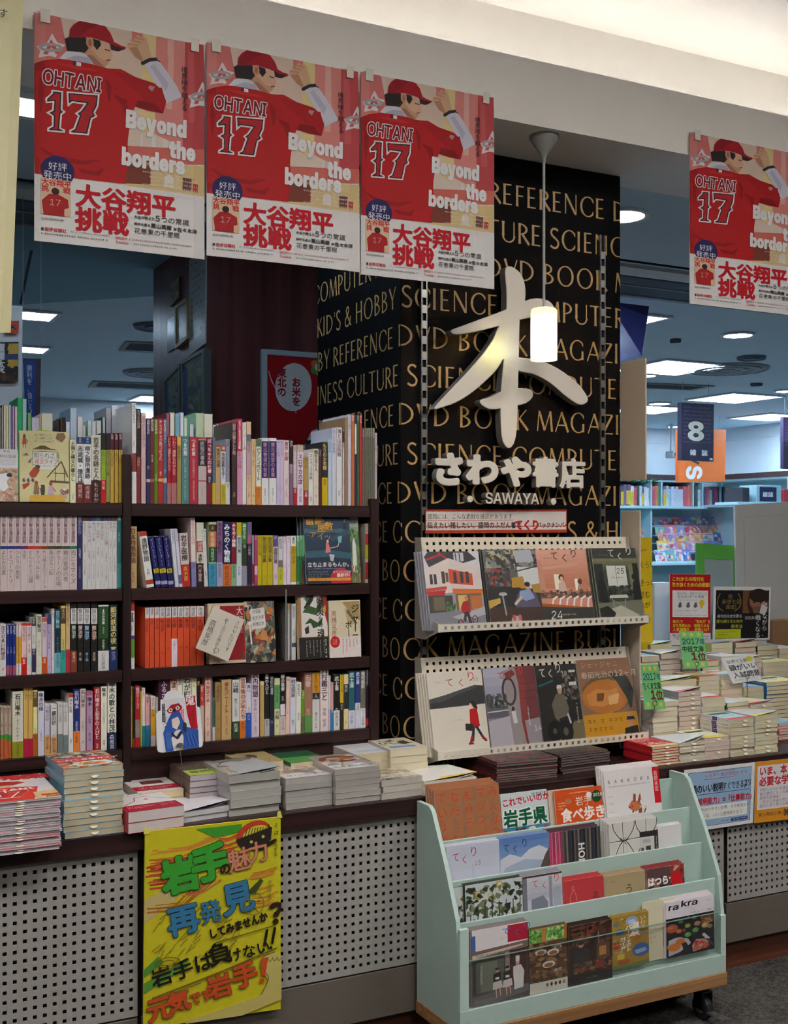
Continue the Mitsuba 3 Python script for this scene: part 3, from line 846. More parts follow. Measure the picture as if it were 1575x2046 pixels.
# ------------------------------------------------------------------ baseball posters hanging from the fascia
def scale_pts(pts, f):
 return [f(*p) for p in pts]
def poster_art():
 A = Art(1.414)
 def q(x, y):                       # from the zoomed photograph's frame to the sheet
  u = (x - 258 - (y - 85) * .012) / (1190 + (y - 85) * .03)
  top = 85 + (x - 255) * .172
  return u, (y - top) / (1777 - 110 * u) * 1.414
 P = lambda pts: [q(*p) for p in pts]
 A.rect(0, 0, 1, 1.414, (228, 222, 218))
 A.rect(0, 0, 1, 1.0, (226, 205, 190))
 A.poly(P([(255, 60), (430, 100), (500, 470), (255, 480)]), (216, 120, 116))
 A.poly(P([(270, 60), (330, 80), (340, 470), (255, 480)]), (222, 136, 130))
 A.poly(P([(480, 130), (560, 120), (1080, 260), (1100, 800), (900, 800), (780, 500), (500, 470)]), (228, 200, 182))
 A.poly(P([(920, 190), (1000, 200), (1010, 330), (930, 330)]), (222, 120, 118))
 A.poly(P([(1000, 200), (1095, 225), (1110, 1000), (1000, 1000)]), (232, 208, 150))
 A.poly(P([(1096, 225), (1310, 260), (1330, 1100), (1110, 1000)]), (224, 140, 132))
 A.poly(P([(1180, 240), (1225, 250), (1250, 800), (1190, 800)]), (234, 176, 166))
 A.poly(P([(1310, 262), (1450, 290), (1510, 1120), (1320, 1120)]), (196, 72, 78))
 A.poly(P([(1330, 270), (1375, 275), (1420, 900), (1360, 900)]), (206, 92, 94))
 A.poly(P([(1450, 290), (1480, 300), (1520, 800), (1500, 800)]), (232, 222, 220))
 # soft emblems on the curtains
 for dx, dy, s in ((0, 0, 1), (1070, 335, 1.05)):
  f = lambda pts: P([(255 + (x - 255) * s + dx, 260 + (y - 260) * s + dy) for x, y in pts])
  A.poly(f([(275, 350), (340, 330), (378, 245), (415, 315), (470, 330), (420, 380), (405, 430), (360, 420), (290, 440), (300, 385)]), (236, 222, 222))
  A.poly(f([(320, 410), (372, 290), (432, 400), (405, 405), (375, 350), (350, 412)]), (206, 96, 96))
  a = np.linspace(0, 2 * np.pi, 20)
  A.line(f(np.c_[370 + 70 * np.cos(a), 355 + 24 * np.sin(a)]), .018, (176, 170, 176))
 # lower background: seats and shelves
 A.poly(P([(905, 1100), (1520, 1110), (1530, 1230), (905, 1230)]), (212, 108, 96))
 A.poly(P([(905, 1230), (1530, 1240), (1535, 1480), (905, 1440)]), (222, 196, 140))
 A.poly(P([(905, 1200), (1090, 1215), (1090, 1400), (905, 1395)]), (128, 60, 48))
 A.poly(P([(920, 1215), (1085, 1225), (1085, 1250), (920, 1240)]), (190, 140, 90))
 A.poly(P([(1195, 1330), (1230, 1310), (1262, 1340), (1265, 1420), (1190, 1410)]), (236, 226, 214))
 A.poly(P([(1270, 1300), (1300, 1300), (1320, 1430), (1270, 1425)]), (230, 206, 150))
 A.poly(P([(1330, 1330), (1400, 1340), (1400, 1440), (1330, 1430)]), (120, 70, 60))
 A.poly(P([(1410, 1380), (1450, 1385), (1450, 1450), (1410, 1440)]), (196, 60, 50))
 # far sleeve, wrist and hand
 A.poly(P([(1010, 445), (1060, 405), (1105, 400), (1180, 500), (1260, 620), (1300, 700), (1180, 760), (1140, 660)]), (216, 212, 226), .006)
 A.poly(P([(1060, 470), (1090, 450), (1200, 600), (1180, 660)]), (194, 188, 208))
 A.poly(P([(1130, 640), (1150, 630), (1165, 690), (1150, 700)]), (180, 40, 50))
 A.poly(P([(886, 318), (930, 270), (960, 230), (985, 225), (975, 270), (1010, 230), (1030, 260), (1050, 330), (1070, 400), (1010, 450), (950, 395)]), (222, 176, 142), .008)
 A.poly(P([(905, 330), (960, 320), (1000, 400), (1010, 440), (950, 400)]), (190, 138, 106), .004)
 for x0, y0, x1, y1 in ((920, 270, 985, 285), (935, 245, 1005, 262), (900, 300, 965, 310)):
  A.line(P([(x0, y0), (x1, y1)]), .012, (204, 150, 118))
 A.line(P([(1005, 448), (1050, 420), (1098, 412)]), .022, (44, 38, 44))
 A.line(P([(1098, 412), (1126, 428)]), .008, (44, 38, 44))
 # neck, face, hair, cap
 A.poly(P([(590, 380), (660, 320), (760, 330), (790, 405), (772, 425), (765, 460), (740, 490), (690, 480), (600, 440)]), (212, 158, 126), .004)
 A.poly(P([(600, 400), (650, 400), (740, 490), (690, 482), (620, 450)]), (176, 120, 96))
 A.poly(P([(640, 270), (760, 310), (778, 360), (795, 405), (775, 420), (768, 450), (700, 420), (640, 350)]), (228, 180, 148), .003)
 A.line(P([(752, 438), (775, 432)]), .008, (150, 70, 70))
 A.line(P([(738, 352), (770, 360)]), .007, (70, 46, 40))
 A.poly(P([(462, 282), (500, 262), (600, 260), (622, 300), (625, 350), (600, 385), (560, 380), (480, 375)]), (42, 34, 34), .003)
 A.poly(P([(640, 268), (700, 285), (710, 320), (682, 360), (662, 330), (645, 320)]), (40, 32, 32))
 A.ell(*q(632, 302), .022, .038, (212, 152, 122))
 A.ell(*q(634, 304), .011, .022, (172, 112, 90))
 A.poly(P([(770, 300), (800, 305), (880, 340), (830, 362), (780, 352)]), (62, 26, 34))
 A.poly(P([(490, 270), (495, 205), (520, 165), (560, 137), (640, 148), (735, 170), (775, 225), (800, 290), (840, 312), (886, 328), (878, 342), (800, 318), (740, 290), (640, 262)]), (172, 24, 40), .004)
 A.poly(P([(560, 140), (640, 150), (690, 162), (620, 200), (560, 262), (500, 268), (500, 215)]), (150, 20, 36))
 # collar and jersey
 A.poly(P([(425, 440), (470, 385), (560, 380), (610, 400), (660, 465), (560, 475), (440, 460)]), (222, 220, 230), .004)
 A.poly(P([(470, 440), (540, 410), (620, 420), (650, 460), (600, 470), (520, 455)]), (186, 182, 198))
 A.poly(P([(255, 490), (330, 458), (430, 440), (520, 450), (640, 470), (760, 500), (850, 500), (960, 560), (1090, 600), (1150, 650), (1185, 740), (1165, 835), (1060, 820), (960, 790), (930, 900), (915, 1060), (920, 1200), (908, 1400), (740, 1385), (500, 1365), (276, 1345), (262, 900)]), (188, 28, 32))
 A.poly(P([(255, 490), (330, 458), (345, 640), (310, 800), (330, 1100), (300, 1340), (276, 1345), (262, 900)]), (168, 22, 28))
 A.poly(P([(800, 520), (960, 560), (1090, 600), (1150, 650), (1185, 740), (1165, 835), (1060, 800), (1000, 700), (900, 620)]), (176, 24, 32))
 A.poly(P([(960, 790), (1165, 835), (1100, 760), (980, 740)]), (140, 14, 24))
 for pts in ([(280, 1120), (420, 1200), (600, 1230), (760, 1210), (620, 1262), (420, 1250)], [(560, 1290), (700, 1310), (760, 1270), (720, 1345), (600, 1330)], [(800, 700), (900, 740), (925, 900), (890, 860), (860, 780)],
    [(740, 560), (790, 640), (780, 800), (760, 700)], [(300, 560), (330, 700), (310, 900), (290, 700)]):
  A.poly(P(pts), (156, 18, 26), .004)
 A.poly(P([(400, 480), (560, 520), (700, 530), (640, 505), (500, 480)]), (204, 44, 44))
 A.poly(P([(1060, 620), (1100, 630), (1080, 668), (1050, 640)]), (190, 140, 150))
 A.rect(.215, .262, .045, .024, (232, 230, 232))
 A.rect(.215, .262, .018, .024, (70, 40, 70))
 # name and number on the back
 for i, ch in enumerate('OHTANI'):
  x, y = q(315 + i * 74 - (6 if i == 5 else 0), 635 + i * 5)
  A.text(ch, x, y + .004 * i, .090, (232, 226, 228), 'inter', 3, sx=.70, rot=4, fine=True)
  A.text(ch, x, y + .004 * i, .090, (128, 20, 40), 'inter', 1, sx=.70, rot=4, fine=True)
 one = [(345, 760), (385, 715), (385, 695), (450, 700), (448, 840), (468, 855), (446, 875), (440, 985), (468, 1000), (468, 1012), (362, 1006), (362, 990), (392, 970), (392, 890), (358, 868), (392, 845), (395, 780), (348, 786)]
 sev = [(488, 702), (700, 712), (694, 800), (672, 850), (686, 880), (655, 900), (632, 1025), (512, 1018), (512, 1000), (538, 985), (570, 880), (550, 865), (580, 840), (612, 785), (520, 775), (495, 800)]
 for g in (one, sev):
  s = Polygon(P(g)).buffer(0)
  A.shape(s.buffer(.006, join_style=2), (234, 228, 230))
  A.shape(s.buffer(-.004, join_style=2), (40, 18, 30))
  A.shape(s.buffer(-.011, join_style=2), (186, 34, 42))
 # titles
 W = (240, 236, 236)
 A.text('Beyond', .515, .625, .113, W, 'heavy', 1, sx=.66, rot=1.2, fine=True)
 A.text('the', .775, .775, .113, W, 'heavy', 1, sx=.66, rot=1.2, fine=True)
 A.text('borders', .49, .868, .113, W, 'heavy', 1, sx=.655, rot=1.2, fine=True)
 A.text('境界線を越える', .872, .165, .036, (52, 34, 40), vert=True)
 for i in range(6):
  w = .34 - .04 * (i % 3)
  A.scrawl(.955 - w, .885 + i * .027, w, .02, (240, 226, 222), 1, 11 + i)
 # navy disc
 A.ell(.128, .965, .094, .094, (40, 34, 92), 36)
 A.text('好評', .128, .958, .046, (236, 234, 240), align='c')
 A.text('発売中', .128, 1.015, .046, (236, 234, 240), align='c')
 A.rect(0, 1.0, 1, .414, (232, 228, 226)); A.items[-1] = (*A.items[-1][:3], 40)
 # white strip
 R = (196, 22, 40)
 for i, ch in enumerate('大谷翔平'):
  A.text(ch, .225 + i * .148, 1.155, .128, R, bold=1.6, fine=True)
 for i, ch in enumerate('挑戦'):
  A.text(ch, .225 + i * .155, 1.305, .132, R, bold=1.6, fine=True)
 D = (52, 48, 56)
 A.text('大谷が教えた', .565, 1.20, .018, D, bold=1)
 A.text('5つの常識', .69, 1.205, .038, D)
 A.text('翔平を語る', .565, 1.245, .017, D, bold=1)
 A.text('栗山英樹', .665, 1.248, .027, D, bold=1)
 A.text('×佐々木洋', .80, 1.252, .027, D, bold=1)
 A.text('花巻東の千里眼', .565, 1.295, .034, D)
 # small book picture
 A.rect(.035, 1.02, .165, .225, (224, 190, 160))
 A.text('大谷翔平', .037, 1.058, .036, R, bold=1)
 A.text('挑', .037, 1.098, .036, R, bold=1)
 A.text('戦', .157, 1.098, .036, R, bold=1)
 A.poly([(.04, 1.16), (.08, 1.115), (.13, 1.112), (.185, 1.14), (.19, 1.19), (.165, 1.20), (.165, 1.245), (.05, 1.245), (.045, 1.2)], (176, 34, 36))
 A.ell(.115, 1.095, .022, .022, (60, 30, 34))
 A.text('17', .078, 1.185, .04, (214, 140, 140))
 A.text('本体1300円+税', .035, 1.278, .014, D)
 A.text('岩手日報社', .055, 1.345, .021, R, bold=1)
 A.rect(.037, 1.328, .013, .017, D)
 A.scrawl(.20, 1.328, .22, .016, (120, 116, 122), 1, 5)
 A.scrawl(.035, 1.356, .38, .02, D, 1, 6)
 A.text('WEBサイト', .455, 1.35, .017, R)
 A.scrawl(.56, 1.333, .36, .019, (150, 90, 100), 1, 7)
 A.text('Twitter', .455, 1.377, .017, R)
 A.scrawl(.56, 1.36, .26, .019, (90, 84, 92), 1, 8)
 return A
POSTER = poster_art()
PW, PH = .420, .594
GX = np.linspace(0, 1, 15)
def cut_columns(art, cuts, aspect):
 """the print cut along the grid lines on which its sheet bends"""
 out = []
 for v, t, c, L in art.items:
  if np.ptp(v[:, 0]) < .045:
   out.append((v, t, c, L))
   continue
  S = unary_union([Polygon(v[q]).buffer(0) for q in t])
  for a, b in zip(cuts[:-1], cuts[1:]):
   if v[:, 0].max() <= a or v[:, 0].min() >= b:
    continue
   vv, tt = triangulate(S.intersection(sbox(a, -.1, b, aspect + .1)))
   if len(tt):
    o = vv[tt]
    n = (o[:, 1, 0] - o[:, 0, 0]) * (o[:, 2, 1] - o[:, 0, 1]) - (o[:, 1, 1] - o[:, 0, 1]) * (o[:, 2, 0] - o[:, 0, 0])
    tt[n < 0] = tt[n < 0][:, ::-1]
    out.append((vv, tt, c, L))
 return out
POSTER_CUT = cut_columns(POSTER, GX, 1.414)
def poster(i, u0, v0, u1, v1, bend, label):
 """top left corner at u0, v0 and bottom right at u1, v1; the sheet hangs from the fascia edge with a soft curl"""
 a = UY(u0, v0, YF - .006)
 b = UY(u1, v1, YF - .006)
 w, h = b[0] - a[0], a[2] - b[2]
 curl = np.clip((GX - .857) / .143, 0, 1) ** 2
 wave, turn_ = np.sin(np.pi * GX), GX ** 2
 def fn(x, y, lift):
  s = np.clip(x, 0, 1)
  t = y / 1.414
  z = a[2] - t * h - .004 * np.interp(s, GX, curl)
  yy = YF - .008 - bend[0] * np.interp(s, GX, wave) * t - bend[1] * t * np.interp(s, GX, turn_) - .014 * np.interp(s, GX, curl) - lift
  xx = a[0] + s * w - .006 * np.interp(s, GX, curl)
  return np.stack([xx, yy, z], -1)
 m = MB()
 nx, ny = 14, 24
 g = np.array([[GX[i], 1.414 * j / ny] for j in range(ny + 1) for i in range(nx + 1)])
 fs = np.array([[j * (nx + 1) + i, (j + 1) * (nx + 1) + i, (j + 1) * (nx + 1) + i + 1, j * (nx + 1) + i + 1] for j in range(ny) for i in range(nx)])
 m.add(fn(g[:, 0], g[:, 1], -.0004), fs, (206, 202, 200))
 m.add(fn(g[:, 0], g[:, 1], -.0012), fs[:, ::-1], (206, 202, 200))
 for v, t, c, L in POSTER_CUT:
  m.add(fn(v[:, 0], v[:, 1], L * EPS + .0006), t[:, ::-1], c * .91)
 k = thing('poster', label, 'poster', 'baseball book posters along the fascia')
 m.build(k + '__sheet', 'paper')
 for j, s in enumerate((.06, .94)):
  m = MB()
  p = fn(np.array([s]), np.array([.0]), 0.004)[0]
  m.box((p[0] - .012, p[1] - .0006, p[2] - .022), (p[0] + .012, p[1], p[2] + .012), (214, 208, 196))
  m.build(k + '__tape' + ('_001' if j else ''), 'satin')
poster(0, 68, 25, 409, 519, (.004, 0), 'baseball player poster nearest the cream banner, leftmost of the row of four')
poster(1, 412, 85, 716, 545, (.006, .006), 'second baseball player poster, hanging right before the reddish wood pillar')
poster(2, 720, 144, 985, 578, (.002, 0), 'third baseball player poster, covering the upper corner of the black column')
poster(3, 1377, 265, 1612, 634, (.002, 0), 'fourth baseball player poster, alone beyond the pendant lamp, cut by the picture edge')
# cream banner hanging at the far left
k = thing('hanging_banner', 'cream vertical hanging banner cut by the picture edge, beside the first baseball poster', 'banner')
m = MB()
P = [UY(u, v, 2.86) for u, v in ((-160, -40), (49, -40), (22, 664), (-170, 660))]
n = 10
for s in (0, 1):
 g = np.array([[i / n, j / n] for j in range(n + 1) for i in range(n + 1)])
 pt = (1 - g[:, 1:]) * ((1 - g[:, :1]) * P[0] + g[:, :1] * P[1]) + g[:, 1:] * ((1 - g[:, :1]) * P[3] + g[:, :1] * P[2])
 pt[:, 1] += .012 * np.sin(g[:, 0] * 9) * g[:, 1] + .0012 * s
 fs = np.array([[j * (n + 1) + i, (j + 1) * (n + 1) + i, (j + 1) * (n + 1) + i + 1, j * (n + 1) + i + 1] for j in range(n) for i in range(n)])
 m.add(pt, fs if s == 0 else fs[:, ::-1], (214, 206, 160))
A = Art(1.0); A.text('す', .1, .5, .9, (44, 40, 38), rot=0)
p = UY(-6, 22, 2.845); m.art(A, p, X1, Z1, .022)
m.build(k, 'satin')
# ------------------------------------------------------------------ books
def hx(s):
 return tuple(int(ch, 16) * 17 for ch in s)
WORDS = 'first second third fourth fifth sixth seventh eighth ninth tenth eleventh twelfth thirteenth fourteenth fifteenth sixteenth seventeenth eighteenth nineteenth'.split()
TENS = {20: 'twenty', 30: 'thirty', 40: 'forty', 50: 'fifty', 60: 'sixty', 70: 'seventy'}
def nth(n):
 if n <= 19:
  return WORDS[n - 1]
 t, r = n // 10 * 10, n % 10
 return TENS[t][:-1] + 'ieth' if r == 0 else TENS[t] + '-' + WORDS[r - 1]
NAMED = [('white', (236, 236, 236)), ('cream', (236, 222, 180)), ('tan', (200, 164, 110)), ('light grey', (196, 196, 198)), ('grey', (128, 128, 130)), ('charcoal', (70, 68, 70)),
   ('black', (28, 26, 28)), ('navy', (34, 38, 88)), ('blue', (40, 80, 170)), ('pale blue', (160, 200, 230)), ('teal', (50, 130, 130)), ('green', (60, 140, 60)),
   ('lime', (160, 200, 70)), ('olive', (140, 130, 60)), ('yellow', (236, 210, 50)), ('amber', (226, 166, 40)), ('orange', (230, 110, 40)), ('red', (200, 40, 40)), ('crimson', (150, 30, 50)),
   ('maroon', (96, 30, 40)), ('brown', (104, 66, 46)), ('pink', (236, 170, 180)), ('magenta', (180, 50, 110)), ('mauve', (160, 120, 150)), ('purple', (96, 66, 150)), ('lavender', (176, 170, 220)), ('dark green', (30, 70, 50)), ('pale green', (180, 214, 180))]
def fit(*labels_):
 """the first of the labels that has at most 16 words"""
 for s in labels_:
  if len([w for w in s.replace(',', ' ').replace('-', ' ').split()]) <= 16:
   return s
 return labels_[-1]
def cname(c):
 return min(NAMED, key=lambda n: sum((a - b) ** 2 for a, b in zip(n[1], c)))[0]
PAGE = (226, 214, 186)
rg = np.random.default_rng(7)
def book_mesh(t, d, h, M, cover, page=PAGE, spine=None, front=None, band=None, flush=.0012, key='book', back=None, round_=True, mat_='satin'):
 """the spine lies at y = 0, the front board at x = 0; M places it. spine / front = prints; band = (height, colour, print on the spine)"""
 th = min(.0009, t * .12)
 m = MB()
 R, o = M[:3, :3], M[:3, 3]
 W = lambda *p: R @ np.array(p) + o
 m.box((0, 0, 0), (t, th, h), cover, M)
 m.box((0, th, 0), (th, d, h), cover if front is None else (235, 232, 226), M)
 m.box((t - th, th, 0), (t, d, h), cover if back is None else back, M)
 if spine is not None:
  m.art(spine, W(0, 0, h), R[:, 0], R[:, 2], t)
 if front is not None:
  m.art(front, W(0, d, h), -R[:, 1], R[:, 2], d)
 m.build(key + '__cover', mat_)
 m = MB()
 m.box((th, th, flush), (t - th, d - .0015, h - flush), page, M)
 m.build(key + '__pages', 'paper')
 if band:
  hb, c, art = band
  e = .0005
  m = MB()
  m.box((-e, -e, 0), (t + e, 0, hb), c, M)
  m.box((-e, 0, 0), (0, d, hb), c, M)
  m.box((t, 0, 0), (t + e, d, hb), c, M)
  if art is not None:
   m.art(art, W(-e, -e, hb), R[:, 0], R[:, 2], t + 2 * e)
  m.build(key + '__band', mat_)
def title(A, s, tc, y0, y1, x=.5, most=.66, gap=0.0, bold=0):
 """a title set vertically in the middle of a spine between y0 and y1"""
 s = s.strip()
 if not s:
  return
 n = sum(1.16 if is_cjk(c) else 1.1 for c in s if c != ' ') + .5 * s.count(' ')
 size = min(most, (y1 - y0) / n)
 A.text(s, x, y0 + ((y1 - y0) - n * size) * .0, size, tc, vert=True, bold=bold)
def spine_print(t, h, cover, tc, ttl, blocks, seed):
 """blocks: (from, to, colour, text, text colour), in metres from the top"""
 A = Art(h / t)
 top, bot = .03 * h / t, .97 * h / t
 for b0, b1, c, tx, c2 in blocks:
  A.rect(0, max(b0, 0) / t, 1, (min(b1, h) - max(b0, 0)) / t, c)
  if tx:
   title(A, tx, c2, b0 / t + .12, b1 / t - .1)
 free = [(0, h)]
 for b0, b1, *_ in blocks:
  free = [q for a, b in free for q in ((a, min(b, b0)), (max(a, b1), b)) if q[1] - q[0] > .012]
 if free and ttl:
  a, b = max(free, key=lambda q: q[1] - q[0])
  a, b = a / t + .25, b / t - .2
  parts = ttl.split('/')
  n = len(parts)
  w = [max(2, len(p)) for p in parts]
  if n > 1:
   w[0] *= 1.5
  y = a
  for i, p in enumerate(parts):
   y1 = y + (b - a) * w[i] / sum(w)
   title(A, p, tc, y, y1 - .25, most=.68 if i == 0 else .42, bold=1 if i == 0 and t > .014 else 0)
   y = y1
 return A
def parse(ex, y2m):
 blocks, band, lean = [], None, 0
 for e in filter(None, ex.split(';')):
  p = e.split(':')
  if p[0] == 'k':
   y0, y1 = p[1].split('-')
   blocks.append((y2m(float(y0)), y2m(float(y1)), hx(p[2]), p[3] if len(p) > 3 else '', hx(p[4]) if len(p) > 4 else (40, 36, 36)))
  elif p[0] == 'b':
   band = (y2m(float(p[1])), hx(p[2]), p[3] if len(p) > 3 else '', hx(p[4]) if len(p) > 4 else (40, 36, 36))
  elif p[0] == 'l':
   lean = float(p[1])
 return blocks, band, lean
def shelf(data, ox, oy, s, zs, Yp, where, start=1, group=None, depth=None, jit=.006, back=False, seed=1):
 """books standing in a row on the board at height zs, spines near the plane y = Yp"""
 g = np.random.default_rng(seed)
 n, zs = start, zs + .0004
 for line in data.strip().split('\n'):
  f = [x.strip() for x in line.split(',')]
  x0, x1, yt = float(f[0]), float(f[1]), float(f[2])
  cov, tc, ttl = hx(f[3]), hx(f[4]), f[5]
  ex = f[6] if len(f) > 6 else ''
  Yb = Yp + jit * g.random()
  a, b = UY(ox + x0 / s, 1060, Yb), UY(ox + x1 / s, 1060, Yb)
  top = UY(ox + (x0 + x1) / 2 / s, oy + yt / s, Yb)
  h = top[2] - zs
  t = b[0] - a[0] - .0006
  k_ = (UY(ox + x0 / s, oy + (yt + 100) / s, Yb)[2] - UY(ox + x0 / s, oy + yt / s, Yb)[2]) / -100
  blocks, band, lean = parse(ex, lambda y: (y - yt) * k_)
  d = depth or (min(.185, h * .70) if h < .26 else .2)
  M = rotz((a[0], Yb, zs), 0)
  if lean:
   al = math.asin(max(-.5, min(.5, lean * k_ / h)))
   M = frame((a[0], Yb, zs), [math.cos(al), 0, -math.sin(al)], Y1, [math.sin(al), 0, math.cos(al)])
   t *= math.cos(al)
   if al > 0:
    M[:3, 3] += [0, 0, t * math.sin(al)]
  key = name('book')
  if back:      # seen from its fore edge
   M = frame(M[:3, 3] + M[:3, 0] * t + M[:3, 1] * d, -M[:3, 0], -M[:3, 1], M[:3, 2])
   book_mesh(t, d, h, M, cov, tc, key=key)
  else:
   sp = spine_print(t, h, cov, tc, ttl, blocks, n)
   bd = None
   if band:
    hb = h - band[0]
    A = None
    if band[2]:
     A = Art(hb / t)
     title(A, band[2], band[3], .2, hb / t - .15, most=.5)
    bd = (hb, band[1], A)
   book_mesh(t, d, h, M, cov, (222, 212, 190) if g.random() < .6 else (232, 228, 218), spine=sp, band=bd, key=key)
  cn = cname(cov) if not back else cname(tc)
  big = max(blocks, key=lambda q: q[1] - q[0]) if blocks else None
  xt = ' with ' + cname(band[1]) + ' band' if band else (f' with {cname(big[2])} block' if big and cname(big[2]) != cn else '')
  what = 'fore edge' if back else 'spine'
  tag(key, fit(f'{cn} book {what}{xt}, {nth(n)} from the left, {where}', f'{cn} {what}{xt}, {nth(n)} from the left, {where}', f'{cn} book {what}, {nth(n)} from the left, {where}'), 'book', group)
  n += 1
 return n
# the dark bookcase
BX = dict(left=-.36, d0=.794, d1=.818, r0=1.572, r1=1.602)
ZS = (1.577, 1.335, 1.105, .880)           # upper faces of the four boards
YBK = 3.25
k = BOOKCASE = thing('bookcase', 'dark brown wooden bookcase of two bays standing on the counter beside the black column', 'bookcase')
C0 = (52, 32, 31)
for i, z in enumerate(ZS):
 for j, (x0, x1) in enumerate(((BX['left'], BX['d0']), (BX['d1'], BX['r0']))):
  m = MB(); m.cbox((x0, YBK, z - .034 if i else z - .036), (x1, YBK + .40, z), C0, .0015)
  n_ = i * 2 + j
  m.build(k + '__shelf' + (f'_{n_:03d}' if n_ else ''), 'dark_wood')
for i, (x0, x1, zt) in enumerate(((BX['d0'], BX['d1'], 1.716), (BX['r0'], BX['r1'], 1.60), (BX['left'] - .03, BX['left'], 1.716))):
 m = MB(); m.cbox((x0, YBK - .004, ZT), (x1, YBK + .40, zt), C0, .0015)
 m.build(k + '__upright' + (f'_{i:03d}' if i else ''), 'dark_wood_up')
m = MB(); m.box((BX['left'], YBK + .20, ZT), (BX['r0'], YBK + .21, ZS[0] - .036), (40, 25, 25)); m.build(k + '__back_panel', 'dark_wood')
for j, (x0, x1) in enumerate(((BX['left'], BX['d0']), (BX['d1'], BX['r0']))):
 m = MB(); m.box((x0, YBK + .012, ZT), (x1, YBK + .03, ZS[3] - .034), C0); m.build(k + '__plinth' + ('_001' if j else ''), 'dark_wood')
for i, (u, v) in enumerate(((238, 1022), (741, 1048), (741, 1188), (740, 1320), (236, 1190), (254, 1188), (258, 1020), (254, 1333))):
 p = UY(u, v, YBK + .01)
 m = MB(); m.lathe([(1e-4, 0), (.0035, 0), (.0035, .006), (1e-4, .006)], (190, 186, 176), n=8, M=frame(p, X1, Z1, -Y1)); m.build(k + '__shelf_pin' + (f'_{i:03d}' if i else ''), 'metal')
# --- on top, left bay
shelf('''
848,920,540,eec,543,土偶と縄文の暮らし/信夫,
926,1018,505,eee,334,志波城・徳丹城跡/西野,k:505-588:247:古代:fff;b:1060:733:同成社:edd
1018,1106,508,eee,334,柳之御所遺跡/羽柴,k:508-590:247:中世:fff;b:1080:733:同成社:edd
1108,1222,478,ddc,433,岩手の名跡と人物史/吉川,b:1030:422:もりおか:dcc
1226,1284,456,222,ddd,ふるさと,k:660-1025:9b2:盛岡の山:453;b:1025:c22:改訂版:fff
1287,1334,458,222,ddd,,k:660-1290:995:みちのく文学/工藤:443
1337,1382,455,523,ecc,街道,k:660-1300:ca4:奥州街道の旅:533
1387,1434,455,523,ecc,街道,k:660-1300:ca4:三陸の浜:533
1439,1484,455,523,ecc,街道,k:660-1300:ca4:北上川紀行:533
''', 0, 790, 6.058, ZS[0], YBK + .012, 'front row atop the left bay', 3, 'books atop the left bay of the bookcase', seed=3)
# --- on top, right bay
shelf('''
135,183,85,eee,433,盛岡の町並み/東山堂,b:860:eee;k:650-860:944
187,233,150,322,dcc,もりおか物語,k:690-1215:833:川井村:ecc
240,290,195,dbb,845,みちのくの民話たび,k:200-230:eee
297,341,258,336,eef,遠野の昔話/石井,k:940-975:dcb
341,385,258,733,eee,奥州街道/岩手出版,k:940-975:a65
386,428,265,682,eee,早池峰神楽/岩手出版,
430,484,262,b33,fee,チャグチャグ馬コのうた/岩手,k:935-970:db5
486,528,265,568,eee,南部鉄器のはなし/岩手,k:930-985:dbc
532,580,455,a23,fdc,いわて 遠野ものがたり/編,b:985:b77
582,636,455,a23,fdc,いわて 遠野ものがたり/編,b:985:b77
642,688,465,a95,433,民俗の花,k:465-560:eb5
692,776,460,588,eef,つるの里/いわてのまつり/ツーワンライフ,
780,876,465,b34,fee,つるの里/いわてのまつり/ツーワンライフ,
880,972,470,cbb,555,/ちゃんと残したい/岩手,k:505-795:323:民俗の事典:eee;k:470-495:b55;k:955-972:b55
976,1038,472,823,fde,ばっちゃんの仕事,k:905-990:323:岩手:eee
1040,1074,470,678,eee,,b:985:cb3
1076,1130,555,ca7,543,南部の味暦,k:555-580:a52
1134,1188,565,dde,334,南部屋敷を歩く/菅,k:565-630:a33:選:fff;b:1000:cb2:岩手日報社:543
1190,1234,490,99a,444,三陸,b:975:ddd:岩手:444
1256,1312,300,433,caa,岩手の暮らしと布/平野,
1316,1376,262,c35,fee,まるごと東北の市場図鑑,k:630-1240:d9b:ミシマ社:723
1378,1420,305,eee,535,こっこっけっこう庵,
1424,1474,296,eca,635,旅のスケッチ,k:440-520:678;k:520-900:cab:絵日記:634
1478,1524,490,ec9,643,いわて食材ごはん/食,
''', 240, 790, 5.625, ZS[0], YBK + .012, 'front row atop the right bay', 1, 'books atop the right bay of the bookcase', seed=4)
